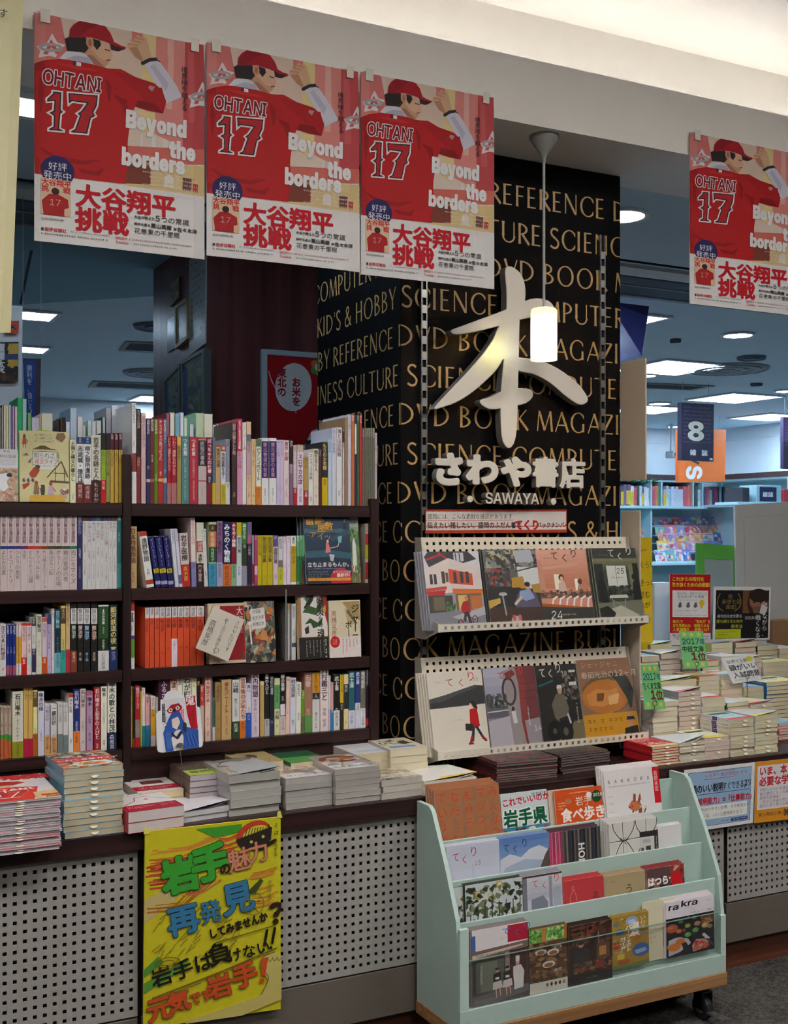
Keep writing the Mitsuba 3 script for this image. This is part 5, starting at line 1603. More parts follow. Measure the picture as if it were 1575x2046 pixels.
# clear plastic stand between the covers
k = thing('acrylic_divider', 'clear smoky plastic divider standing beside the collage covered book', 'divider')
p = UY(571, 1292, YBK + .002)
q = UY(571, 1178, YBK + .002)
m = MB(); m.box((p[0] - .002, YBK, ZS[2]), (p[0] + .002, YBK + .15, q[2]), (200, 205, 205)); v, f, c = m.get()
scene[k + '__sheet'] = mikit.ply((v, f), 'clear', False)
m = MB(); m.box((p[0] - .0025, YBK - .001, ZS[2]), (p[0] + .0025, YBK, q[2] + .001), (120, 122, 122)); m.build(k + '__edge', 'satin')
# ------------------------------------------------------------------ flat boards and cards
def card(key, c4, Y, art, thick=.0015, edge=(228, 226, 220), mat_='satin', back=None, pts=None):
 """a flat card whose corners (tl, tr, br, bl) the photograph shows; Y = one depth or one for each corner"""
 Ys = Y if isinstance(Y, (tuple, list)) else [Y] * 4
 P = [UY(*c, y) for c, y in zip(c4, Ys)] if pts is None else pts
 nr = np.cross(P[1] - P[0], P[0] - P[3])
 nr /= np.linalg.norm(nr)
 H = art.h if art is not None else 1.0
 def fn(x, y, lift):
  x, y = np.clip(np.asarray(x), 0, 1)[:, None], np.clip(np.asarray(y) / H, 0, 1)[:, None]
  return (1 - y) * ((1 - x) * P[0] + x * P[1]) + y * ((1 - x) * P[3] + x * P[2]) + np.broadcast_to(lift, (len(x),))[:, None] * nr
 m = MB()
 for a, b in ((0, 1), (1, 2), (2, 3), (3, 0)):
  m.quad(P[a], P[a] - nr * thick, P[b] - nr * thick, P[b], edge)
 m.quad(P[3], P[2], P[1], P[0], edge)
 m.quad(*[P[i] - nr * thick for i in (0, 1, 2, 3)], edge if back is None else back)
 if art is not None:
  for v, t, c, L in art.items:
   m.add(fn(v[:, 0], v[:, 1], L * EPS), t[:, ::-1], c)
 m.build(key, mat_)
 return P, nr
# handwritten card on the third board
A = Art(1.28, (222, 214, 200))
for s, x, y, sz in (('さわやだけです', .84, .10, .115), ('超!泣ける歴史人!', .52, .16, .105), ('高橋克彦', .18, .34, .17)): A.text(s, x, y, sz, (42, 38, 40), vert=True, fine=True)
A.ring(.56, 1.12, .07, .07, .012, (42, 38, 40))
k = thing('shelf_card', 'white handwritten card hanging askew over the edge of the third board', 'card')
card(k + '__board', ((426, 1211), (489, 1238), (456, 1322), (391, 1295)), YBK - .035, A, .006, (190, 164, 110))
p = UY(420, 1305, YBK - .02); m = MB(); m.tube([p, p + [0, .02, -.01], p + [0, .03, .01]], .0012, (160, 160, 156)); m.build(k + '__wire', 'metal')
# die cut display card with a blue haired figure on a wire clip
k = thing('display_card', 'white round-topped display card with a blue manga style cover, held by a wire clip', 'display card')
YD = 3.13
px_ = lambda pts: [(UY(240 + x / 5.625, 1310 + y / 5.625, YD)[0], UY(240 + x / 5.625, 1310 + y / 5.625, YD)[2]) for x, y in pts]
a_ = np.linspace(np.pi, 0, 16)
out = [(405, 660), (425, 630), (456, 620), (455, 500), (480, 490)] + [(605 + 118 * math.cos(t), 505 - 118 * math.sin(t)) for t in a_] + [(745, 440), (855, 440), (862, 570), (895, 580), (905, 620), (932, 1000), (915, 1028), (890, 1030), (470, 1092), (430, 1080), (418, 1050)]
m = MB(); m.extrude(Polygon(px_(out)).buffer(0).buffer(-.002).buffer(.002), (0, YD, 0), X1, Z1, 1, .003, (236, 236, 240), (220, 220, 222))
A = Art(1.58, (224, 222, 228))
A.rect(.0, .12, .09, .55, (60, 62, 74)); A.scrawl(.0, .13, .09, .52, (214, 214, 220), 1, 3, vert=True); A.scrawl(.02, .5, .12, .6, (60, 62, 80), 1, 4, vert=True)
A.poly([(.66, 0), (.95, 0), (.99, 1.02), (.80, 1.0), (.70, .5)], (190, 34, 48)); A.text('鬼', .80, -.02, .26, (240, 232, 234), vert=True, fine=True, bold=.5); A.scrawl(.74, .45, .16, .5, (120, 20, 34), 2, 6, vert=True)
A.rect(.52, .35, .10, .40, (226, 130, 140)); A.scrawl(.55, .33, .05, .4, (240, 220, 224), 1, 5, vert=True)
A.poly([(.08, 1.58), (.02, 1.0), (.16, .62), (.30, .36), (.48, .36), (.56, .62), (.66, .9), (1, 1.04), (1, 1.58)], (52, 92, 176), .02)
A.poly([(.30, 1.58), (.24, 1.2), (.36, .98), (.50, .96), (.58, 1.2), (.56, 1.58)], (226, 220, 222), .01); A.poly([(.26, 1.0), (.38, 1.16), (.50, 1.0), (.56, 1.06), (.42, 1.26), (.26, 1.12)], (44, 46, 66))
A.poly([(.26, .62), (.44, .56), (.50, .74), (.40, .96), (.28, .86)], (232, 214, 206), .02); A.poly([(.12, .34), (.26, .18), (.48, .16), (.58, .30), (.50, .40), (.2, .44)], (170, 30, 44), .01)
A.ell(.24, .34, .06, .06, (226, 220, 222)); A.ell(.44, .30, .06, .06, (226, 220, 222)); A.ell(.34, .36, .05, .06, (50, 46, 60)); A.ell(.24, .34, .025, .03, (60, 50, 60)); A.ell(.44, .30, .025, .03, (60, 50, 60))
for i in range(7): A.line([(.62 + i * .05, 1.02 + .03 * i), (.72 + i * .05, 1.5)], .02, (74, 120, 200) if i % 2 else (40, 66, 130))
for i in range(4): A.line([(.1 + .03 * i, 1.0), (.14 + .03 * i, 1.5)], .016, (84, 130, 206))
A.poly([(.58, .74), (.68, .8), (.66, 1.1), (.56, 1.0)], (56, 56, 70), .01)
c4 = px_([(470, 500), (860, 446), (888, 1030), (480, 1088)]); c4 = [np.array([x, YD, z]) for x, z in c4]
def fn4(P, H):
 nr = np.cross(P[1] - P[0], P[0] - P[3]); nr = nr / np.linalg.norm(nr)
 def fn(x, y, lift):
  x, y = np.clip(np.asarray(x), 0, 1)[:, None], np.clip(np.asarray(y) / H, 0, 1)[:, None]
  return (1 - y) * ((1 - x) * P[0] + x * P[1]) + y * ((1 - x) * P[3] + x * P[2]) + np.broadcast_to(lift, (len(x),))[:, None] * nr
 return fn
m.art_fn(A, fn4(c4, 1.58)); m.build(k + '__board', 'satin')
p = UY(360, 1492, YD - .012)
m = MB(); a_ = np.linspace(0, np.pi, 9); m.lathe(np.c_[.011 * np.sin(a_) + 1e-4, -.011 * np.cos(a_)], (200, 204, 206), p, 14); v, f, c = m.get(); scene[k + '__clip'] = mikit.ply((v, f), {'type': 'dielectric', 'int_ior': 1.4}, True)
q = UY(361, 1592, YD - .03); q[2] = max(q[2], ZT + .02)
m = MB(); t_ = np.linspace(0, 1, 8)[:, None]; W_ = (1 - t_) * (p - [0, 0, .012]) + t_ * q; W_[:, 0] += .006 * np.sin(t_[:, 0] * 3.1); m.tube(W_, .0013, (170, 172, 172)); m.build(k + '__wire', 'metal')
m = MB(); m.lathe([(1e-4, .008), (.02, .007), (.022, 0)], (190, 190, 190), (q[0], q[1], ZT), 16); m.tube([q, [q[0], q[1], ZT + .004]], .0013, (170, 172, 172)); m.build(k + '__base', 'metal')
# ------------------------------------------------------------------ piles
def lying(key, M, w, l, t, cover, page, art=None, spine_side=None, curl=0.0, slip=None, spine_art=None, wrap=False, art_turn=0):
 """a book lying flat: x across, y away from the walkway, z up; its page edges face the walkway"""
 c = .0006
 m = MB()
 m.box((0, 0, 0), (w, l, c), cover, M)
 nx = 6 if curl else 1
 xs = np.linspace(0, 1, nx + 1)
 up = lambda x, y: t + curl * (np.clip((np.asarray(x) - .45) / .55, 0, 1) ** 2) * np.clip((1 - np.asarray(y) / l) * 1.0, 0, 1)
 g = np.array([[x, y] for y in (0, .5, 1) for x in xs])
 top = np.c_[g[:, 0] * w, g[:, 1] * l, up(g[:, 0], g[:, 1] * l)]
 R = M[:3, :3]
 f = [[j * (nx + 1) + i, j * (nx + 1) + i + 1, (j + 1) * (nx + 1) + i + 1, (j + 1) * (nx + 1) + i] for j in range(2) for i in range(nx)]
 W = lambda v: v @ R.T + M[:3, 3]
 m.add(W(top), f, cover)
 m.add(W(top - [0, 0, c]), np.array(f)[:, ::-1], (234, 230, 222))
 ed = [[0, i] for i in range(nx)]
 lo = top - [0, 0, c]
 n = len(top)
 rim = list(range(nx + 1))
 m.add(W(np.vstack([lo[rim], top[rim]])), [[i, i + 1, nx + 1 + i + 1, nx + 1 + i] for i in range(nx)], cover)
 if spine_side in ('l', 'r'):
  x = 0 if spine_side == 'l' else w - c
  m.box((x, 0, 0), (x + c, l, t), cover, M)
  if spine_art is not None:
   if spine_side == 'l':
    m.art(spine_art, W(np.array([[-.0002, l, t]]))[0], -R[:, 1], R[:, 2], l)
 if art is not None:
  H = art.h
  for v, tt, cc, L in art.items:
   xx, yy = v[:, 0], l * (1 - v[:, 1] / H)
   m.add(W(np.c_[xx * w, yy, up(xx, yy) + L * EPS]), tt[:, ::-1], cc)
 m.build(key + '__cover', 'satin')
 m = MB()
 m.box((c if spine_side == 'l' else .001, .0012, c), (w - (c if spine_side == 'r' else .001), l - .0012, t - c), page, M)
 m.build(key + '__pages', 'paper')
 if slip:
  m = MB()
  a = np.linspace(0, np.pi, 9)
  r = .010
  v = np.c_[slip * w + r * np.cos(a), np.full(9, -.0012) - .0025 * np.sin(a), t * .62 - .62 * r * np.sin(a) * min(1, t / .012)]
  m.add(W(v), [[0, i, i + 1] for i in range(1, 8)], (238, 236, 216))
  m.add(W(v + [0, .0004, 0]), [[0, i + 1, i] for i in range(1, 8)], (238, 236, 216))
  m.build(key + '__slip', 'paper')
 if wrap:
  m = MB()
  nn = 8
  gx = np.array([[i / nn, j / nn] for j in range(nn + 1) for i in range(nn + 1)])
  rr = np.random.default_rng(int(w * 1e5) + int(M[0, 3] * 1e4) % 997)
  zz = t + .0012 + .0022 * rr.random(len(gx)) * (gx[:, 0] > 0) * (gx[:, 0] < 1) * (gx[:, 1] > 0) * (gx[:, 1] < 1)
  v = np.c_[gx[:, 0] * (w + .004) - .002, gx[:, 1] * (l + .004) - .002, zz]
  ff = [[j * (nn + 1) + i, j * (nn + 1) + i + 1, (j + 1) * (nn + 1) + i + 1, (j + 1) * (nn + 1) + i] for j in range(nn) for i in range(nn)]
  m.add(W(v), ff, (255, 255, 255))
  x = np.linspace(-.002, w + .002, 12)
  v = np.vstack([np.c_[x, -.002 - .002 * rr.random(12), np.zeros(12) + .0005], np.c_[x, -.002 - .0005 * rr.random(12), np.full(12, t + .0012)]])
  m.add(W(v), [[i, i + 1, 13 + i, 12 + i] for i in range(11)], (255, 255, 255))
  y = np.linspace(-.002, l, 10)
  v = np.vstack([np.c_[-.002 - .002 * rr.random(10), y, np.zeros(10) + .0005], np.c_[-.002 - .0005 * rr.random(10), y, np.full(10, t + .0012)]])
  m.add(W(v), [[i + 1, i, 10 + i, 11 + i] for i in range(9)], (255, 255, 255))
  v, f, c_ = m.get()
  scene[key + '__wrap'] = mikit.ply((v, f), 'film', False)
def pile(x, y, w, l, n, total, cover, page, where, art=None, yaw=0, base='book', z=ZT, spine_side='r', slip=.5, curl=0.0, jit=.0015, seed=0, cols=None, group=None, wrap=False, spine_arts=None, top_label=None, kind='book'):
 """n books in a pile whose lower front left corner is at x, y"""
 g = np.random.default_rng(seed + 100)
 z, t = z + .0003, total / n
 for i in range(n):
  a = yaw + g.normal() * .5
  o = (x + g.normal() * jit, y + g.normal() * jit, z + i * t)
  k = name(base)
  last = i == n - 1
  pg = np.clip(np.array(page) + g.normal() * 3.5, 0, 255)
  lying(k, rotz(o, a), w, l, t - .0004, cover if cols is None else cols[i % len(cols)], pg, art if last else None, spine_side, curl if last else 0.0,
    slip if (slip and g.random() < .75) else None, None if spine_arts is None else spine_arts[i % len(spine_arts)], wrap and (last or i > n - 4))
  lab = (top_label or fit(f'{kind} with {cname(cover)} cover on top of the {where}', f'topmost {kind} of the {where}')) if last else fit(f'{kind} in the {where}, {nth(n - i)} from its top', f'{nth(n - i)} {kind} down the {where}')
  tag(k, lab, kind, group or f'{kind}s in the {where}')
GRY, CRM, WHT = (196, 188, 190), (206, 192, 160), (222, 216, 212)
# --- left part of the counter
A = Art(1.3, (226, 214, 212))
A.text('大谷翔平', .02, .20, .21, (196, 30, 50), bold=2, fine=True); A.text('挑戦', .60, .24, .2, (196, 30, 50), bold=2, fine=True)
A.poly([(.2, .5), (.3, .36), (.5, .30), (.68, .34), (.74, .44), (.6, .52), (.4, .56)], (176, 34, 40), .01); A.poly([(.3, .52), (.56, .50), (.52, .66), (.36, .66)], (216, 170, 140), .01)
A.poly([(0, .75), (.2, .66), (.6, .62), (.84, .70), (.80, .9), (.70, 1.3), (0, 1.3)], (214, 44, 36), .01); A.poly([(.74, .52), (.98, .46), (.98, .62), (.80, .70)], (214, 216, 232), .01)
A.poly([(.74, .98), (1, .9), (1, 1.3), (.72, 1.3)], (216, 180, 120)); A.rect(.8, 1.1, .2, .08, (190, 60, 60)); A.rect(.84, 1.2, .16, .06, (160, 90, 60))
for ch, x in (('1', .25), ('7', .42)): A.text(ch, x, 1.14, .34, (236, 226, 226), 'heavy', 1, fine=True); A.text(ch, x + .02, 1.13, .32, (190, 40, 44), 'heavy', 0, fine=True)
A.text('OHTANI', .2, .80, .10, (236, 210, 210), 'heavy')
pile(.335, 2.853, .212, .297, 24, .128, (176, 40, 44), (188, 180, 186), 'tall magazine pile at the corner of the counter', A, 0, 'magazine', ZT - .001, 'l', .55, seed=1, kind='magazine', cols=[(206, 200, 204), (200, 196, 202), (214, 120, 124), (196, 192, 198)],
  top_label='glossy magazine with a red baseball jersey cover on top of the tallest magazine pile')
A = Art(1.4, (150, 150, 140))
A.spots(0, 0, 1, 1.4, 240, .07, [(200, 80, 60), (226, 190, 120), (90, 60, 50), (220, 200, 180), (120, 140, 90), (60, 60, 64), (210, 150, 90)], 12)
A.rect(0, .55, 1, .34, (200, 60, 70)); A.text('いわて食事ガイド', .03, .80, .115, (240, 236, 236), bold=1, fine=True); A.ell(.55, 1.12, .34, .2, (226, 226, 226)); A.ell(.55, 1.12, .25, .13, (224, 180, 60)); A.spots(.35, 1.0, .4, .24, 26, .05, [(220, 120, 60), (200, 60, 50), (120, 160, 70)], 3)
pile(.568, 2.926, .150, .215, 11, .176, (140, 190, 210), (200, 188, 160), 'tall book pile beside the magazine pile', A, 2, 'guide_book', ZT, 'l', .5, seed=2, kind='guide book', top_label='guide book with a crowded food photo cover on the tallest book pile')
A = Art(1.45, (232, 228, 228)); A.rect(0, .95, 1, .5, (170, 24, 52)); A.scrawl(.08, 1.05, .5, .2, (236, 214, 218), 3, 3); A.scrawl(.65, 1.0, .3, .3, (220, 150, 165), 4, 4)
A.line([(.1, .9), (.26, .74), (.36, .62), (.42, .36), (.6, .30), (.75, .5), (.98, .72)], .018, (160, 40, 60)); A.ell(.58, .56, .04, .05, (200, 60, 70)); A.text('遠野ものがたり', .1, .17, .10, (150, 40, 60))
pile(.726, 2.905, .150, .19, 2, .056, (196, 60, 74), (216, 206, 204), 'low pile with a red mountain line cover', A, 4, 'book', ZT, 'l', None, seed=3, top_label='white book with a red mountain outline and red band at the front of the counter')
A = Art(1.4, (226, 220, 216)); A.rect(.3, .25, .5, .32, (90, 40, 44)); A.rect(.34, .30, .42, .22, (120, 64, 60)); A.rect(0, .75, 1, .42, (180, 30, 50)); A.scrawl(.1, .83, .8, .26, (236, 210, 214), 3, 7)
pile(.800, 3.085, .125, .178, 3, .058, (196, 180, 170), (222, 204, 160), 'yellowed pile behind the red mountain book', A, 1, 'book', ZT, 'l', None, seed=4)
A = Art(1.4, (226, 224, 222)); A.rect(0, .9, 1, .3, (120, 40, 120)); A.text('文学', .2, .6, .3, (130, 130, 140))
pile(.717, 3.075, .075, .16, 2, .035, (220, 216, 220), (214, 208, 204), 'small purple striped pile in the gap', A, 0, 'book', ZT, 'l', None, seed=5)
A = Art(1.4, (92, 78, 66)); A.rect(0, .85, 1, .55, (170, 190, 80)); A.text('盛岡学', .1, 1.15, .2, (70, 80, 40), bold=1); A.scrawl(.1, .2, .8, .4, (140, 124, 110), 3, 2)
pile(.930, 3.055, .120, .185, 6, .100, (120, 104, 90), (184, 176, 182), 'grey paged pile under a lime banded cover', A, 1, 'book', ZT, 'l', None, seed=6)
A = Art(1.42, (220, 216, 222))
A.poly([(.1, .2), (.5, .05), (.9, .1), (1, .9), (.8, 1.3), (.2, 1.4), (0, 1.0)], (54, 70, 150), .03); A.spots(.05, .02, .9, .6, 60, .1, [(60, 30, 36), (150, 30, 44), (40, 60, 130), (90, 40, 50)], 4)
A.spots(.4, .1, .6, .7, 40, .09, [(180, 40, 50), (60, 84, 170), (40, 30, 44)], 5); A.poly([(.3, .8), (.5, .7), (.62, .9), (.5, 1.2), (.36, 1.1)], (226, 206, 196), .02); A.poly([(.34, 1.0), (.5, .95), (.56, 1.2), (.4, 1.3)], (226, 224, 226), .02); A.rect(.62, 1.05, .34, .12, (200, 36, 52), -12); A.scrawl(.64, 1.08, .3, .05, (240, 220, 222), 1, 4)
pile(.868, 2.945, .145, .195, 2, .030, (120, 110, 130), (206, 204, 206), 'low wrapped pile behind the yellow poster', A, 8, 'comic_book', ZT, 'l', None, seed=7, curl=.016, wrap=True, kind='comic book', top_label='wrapped comic book with a curling blue and red cover behind the yellow poster')
A = Art(1.42, (170, 174, 176)); A.spots(0, 0, 1, 1.42, 120, .1, [(120, 130, 140), (200, 204, 206), (80, 90, 100), (150, 170, 190)], 6); A.rect(.1, 1.1, .8, .2, (196, 180, 80)); A.rect(.3, .6, .5, .25, (110, 140, 190)); A.scrawl(.15, 1.13, .6, .12, (80, 70, 40), 1, 3)
pile(1.010, 2.955, .148, .21, 5, .112, (180, 182, 182), (178, 176, 170), 'silvery wrapped pile above the yellow poster', A, 2, 'booklet', ZT, 'l', None, seed=8, curl=.012, wrap=True, kind='booklet', cols=[(186, 186, 184), (170, 170, 168)])
A = Art(1.3, (196, 188, 176)); A.spots(0, 0, 1, .8, 60, .12, [(214, 200, 190), (170, 150, 140), (226, 214, 200)], 7); A.ell(.25, .8, .16, .1, (224, 190, 150)); A.ell(.75, .35, .2, .12, (190, 150, 140)); A.rect(0, .95, 1, .35, (214, 214, 216)); A.text('ひとむし食堂', .1, 1.17, .12, (150, 110, 150), bold=1)
pile(1.172, 2.958, .142, .205, 5, .086, (200, 190, 180), (178, 174, 170), 'wrapped pile left of the sweet roll cover', A, 1, 'recipe_book', ZT, 'l', None, seed=9, wrap=True, kind='recipe book', cols=[(190, 184, 178)])
A = Art(1.3, (200, 190, 178)); A.ell(.5, .45, .42, .3, (150, 84, 60)); A.ell(.6, .42, .22, .16, (206, 120, 70)); A.ell(.42, .38, .16, .1, (226, 206, 170)); A.ell(.66, .56, .1, .06, (236, 220, 190)); A.rect(0, .95, 1, .35, (222, 220, 220)); A.text('岩手のおやつ', .08, 1.17, .12, (90, 60, 60), bold=1)
pile(1.318, 2.945, .142, .205, 6, .100, (200, 190, 180), (174, 168, 162), 'wrapped pile with a brown dish cover', A, 1, 'recipe_book', ZT, 'l', None, seed=10, wrap=True, kind='recipe book', cols=[(190, 184, 178)])
A = Art(1.3, (170, 160, 140)); A.spots(0, 0, 1, 1.3, 90, .12, [(120, 100, 80), (200, 190, 170), (150, 130, 90), (90, 90, 80)], 9); A.rect(0, .85, 1, .3, (216, 214, 212)); A.text('山のごはん', .1, 1.06, .13, (90, 90, 100), bold=1)
pile(1.463, 2.945, .135, .19, 3, .055, (196, 190, 184), (200, 194, 184), 'low wrapped pile beside the green magazine', A, 2, 'recipe_book', ZT, 'l', None, seed=11, wrap=True, kind='recipe book')
A = Art(1.35, (226, 226, 222)); A.rect(0, 0, 1, .12, (60, 130, 90)); A.rect(0, 0, .08, 1.35, (60, 130, 90)); A.spots(.1, .15, .85, .6, 20, .06, [(60, 140, 100), (200, 210, 200)], 4)
A.text('とっておき', .12, .48, .16, (40, 40, 44), bold=1.6, fine=True); A.text('マップ', .4, .70, .17, (40, 40, 44), bold=1.6, fine=True); A.rect(.1, .80, .9, .30, (214, 150, 40)); A.spots(.1, .8, .9, .3, 40, .05, [(150, 80, 40), (230, 190, 90), (190, 90, 40)], 5); A.rect(.05, 1.12, .95, .23, (226, 190, 60)); A.text('盛岡の散歩', .15, 1.30, .12, (60, 44, 40), bold=1)
pile(1.590, 2.935, .172, .205, 2, .042, (230, 226, 210), (220, 216, 206), 'low pile at the foot of the black column', A, -3, 'magazine', ZT, 'l', None, seed=12, curl=.014, kind='magazine', top_label='magazine with green, white and yellow cover, curling at the foot of the black column')
# back row in front of the bookcase
A = Art(1.42, (166, 150, 104)); A.poly([(.35, .5), (.5, .42), (.62, .55), (.6, .8), (.42, .9)], (90, 64, 44), .02); A.rect(.05, .15, .2, .12, (90, 86, 70)); A.scrawl(.4, 1.1, .4, .1, (110, 96, 66), 1, 2)
pile(1.100, 3.10, .122, .18, 2, .072, (170, 154, 110), (206, 192, 158), 'thick tan pile behind the silvery wrapped pile', A, 1, 'book', ZT + .035, 'l', None, seed=13)
A = Art(1.42, (40, 90, 60)); A.rect(0, .8, 1, .62, (74, 150, 70)); A.scrawl(.3, .3, .5, .16, (70, 120, 86), 2, 2)
pile(1.245, 3.10, .122, .18, 3, .068, (40, 92, 60), (206, 194, 166), 'pile with a two tone green cover', A, 1, 'book', ZT + .03, 'l', None, seed=14)
A = Art(1.42, (44, 40, 40)); A.ell(.5, .9, .46, .26, (190, 44, 40)); A.ell(.5, .9, .36, .18, (226, 214, 208)); A.scrawl(.25, .84, .5, .12, (90, 80, 80), 1, 4); A.rect(0, 1.2, 1, .22, (206, 90, 60)); A.scrawl(.2, .3, .6, .14, (150, 146, 140), 1, 3)
pile(1.375, 3.105, .120, .175, 2, .048, (60, 52, 52), (210, 198, 176), 'pile with a black and red cover', A, -1, 'book', ZT + .03, 'l', None, seed=15)
A = Art(1.42, (206, 204, 206)); A.scrawl(.15, .15, .7, .5, (150, 146, 156), 4, 4); A.bands(.1, .8, .8, .4, (206, 210, 222), (184, 194, 214), 4)
pile(1.455, 3.10, .128, .185, 3, .078, (220, 216, 212), (212, 198, 168), 'pale pile before the column edge', A, 2, 'book', ZT + .025, 'l', None, seed=16)
A = Art(1.42, (214, 208, 190)); A.spots(.05, .1, .9, .8, 50, .08, [(110, 130, 70), (190, 170, 120), (90, 70, 56), (220, 214, 196)], 8); A.rect(.1, 1.05, .7, .18, (110, 150, 206)); A.poly([(.55, .5), (.8, .45), (.85, .8), (.6, .85)], (84, 62, 50), .02)
pile(1.560, 3.085, .124, .175, 5, .112, (206, 204, 190), (214, 204, 176), 'tallest pile before the bookcase end', A, -3, 'book', ZT, 'l', None, seed=17)
# platform under the back row
k = thing('display_riser', 'low dark riser under the back row of piles before the bookcase', 'riser')
m = MB(); m.cbox((1.085, 3.08, ZT), (1.556, 3.245, ZT + .0298), (48, 30, 29), .001)
m.build(k, 'dark_wood')
# magazines lying under the lower rack
g_ = np.random.default_rng(3)
A = Art(1.35, (70, 58, 58)); A.spots(0, 0, 1, 1.35, 70, .1, [(90, 70, 66), (50, 44, 46), (120, 50, 54)], 2)
sa = Art(.02, (150, 30, 40)); sa.scrawl(.1, .003, .4, .014, (220, 190, 190), 1, 2)
pile(1.87, 2.985, .215, .25, 9, .062, (74, 44, 46), (120, 108, 104), 'thin magazine pile under the lower rack', A, -4, 'magazine', ZT, 'l', None, seed=18, kind='magazine', cols=[(80, 46, 48), (64, 50, 52), (130, 36, 44)], jit=.003)
pile(2.12, 3.0, .2, .24, 8, .060, (60, 44, 46), (110, 98, 96), 'second thin magazine pile under the lower rack', None, 3, 'magazine', ZT, 'l', None, seed=19, kind='magazine', cols=[(70, 44, 46), (58, 48, 50)], jit=.003)
# --- right part of the counter: rows of paperback piles
def cover_art(i):
 g = np.random.default_rng(500 + i)
 base = [(226, 224, 220), (214, 220, 226), (230, 226, 196), (170, 200, 206), (196, 190, 186), (206, 212, 206), (190, 176, 150)][i % 7]
 A = Art(1.41, base)
 c2 = [(90, 120, 150), (70, 110, 80), (200, 180, 60), (160, 60, 60), (80, 80, 90), (220, 140, 60)][int(g.integers(6))]
 A.rect(.1, .1 + .3 * g.random(), .8, .25, c2); A.scrawl(.15, .7, .7, .2, (80, 80, 86), 2, i); A.rect(0, 1.12, 1, .29, [(226, 206, 80), (200, 60, 60), (120, 170, 200), (220, 220, 216)][int(g.integers(4))])
 A.text('文庫新刊選'[int(g.integers(3)):][:3], .15, .35 + .2 * g.random(), .16, (50, 48, 54), bold=1)
 return A
RED = Art(1.41, (190, 36, 48)); RED.scrawl(.06, .08, .88, .5, (236, 210, 206), 3, 3); RED.spots(.1, .6, .8, .5, 40, .08, [(226, 200, 190), (160, 40, 50), (220, 120, 110)], 3); RED.rect(0, 1.15, 1, .26, (226, 200, 150))
NAV = []
for i, ch in enumerate(('新書', '教養', '入門')):
 a = Art(.085, (224, 220, 214)); a.rect(.40, 0, .16, .085, (60, 50, 130)); a.scrawl(.03, .02, .34, .045, (90, 88, 96), 1, i); a.scrawl(.60, .02, .36, .045, (90, 88, 96), 1, i + 5); a.scrawl(.42, .02, .12, .045, (220, 216, 230), 1, i + 9); NAV.append(a)
BLU = []
for i in range(2):
 a = Art(.085, (60, 110, 170)); a.rect(.1, .015, .25, .055, (120, 170, 210)); a.scrawl(.12, .02, .2, .045, (230, 236, 240), 1, i); a.scrawl(.45, .02, .4, .045, (220, 226, 236), 1, i + 3); BLU.append(a)
YEL = []
for i in range(2):
 a = Art(.085, (190, 164, 50)); a.rect(.3, 0, .4, .085, (130, 70, 40)); a.scrawl(.05, .02, .22, .045, (90, 76, 30), 1, i); YEL.append(a)
rowY = (2.965, 3.125, 3.285, 3.445, 3.605)
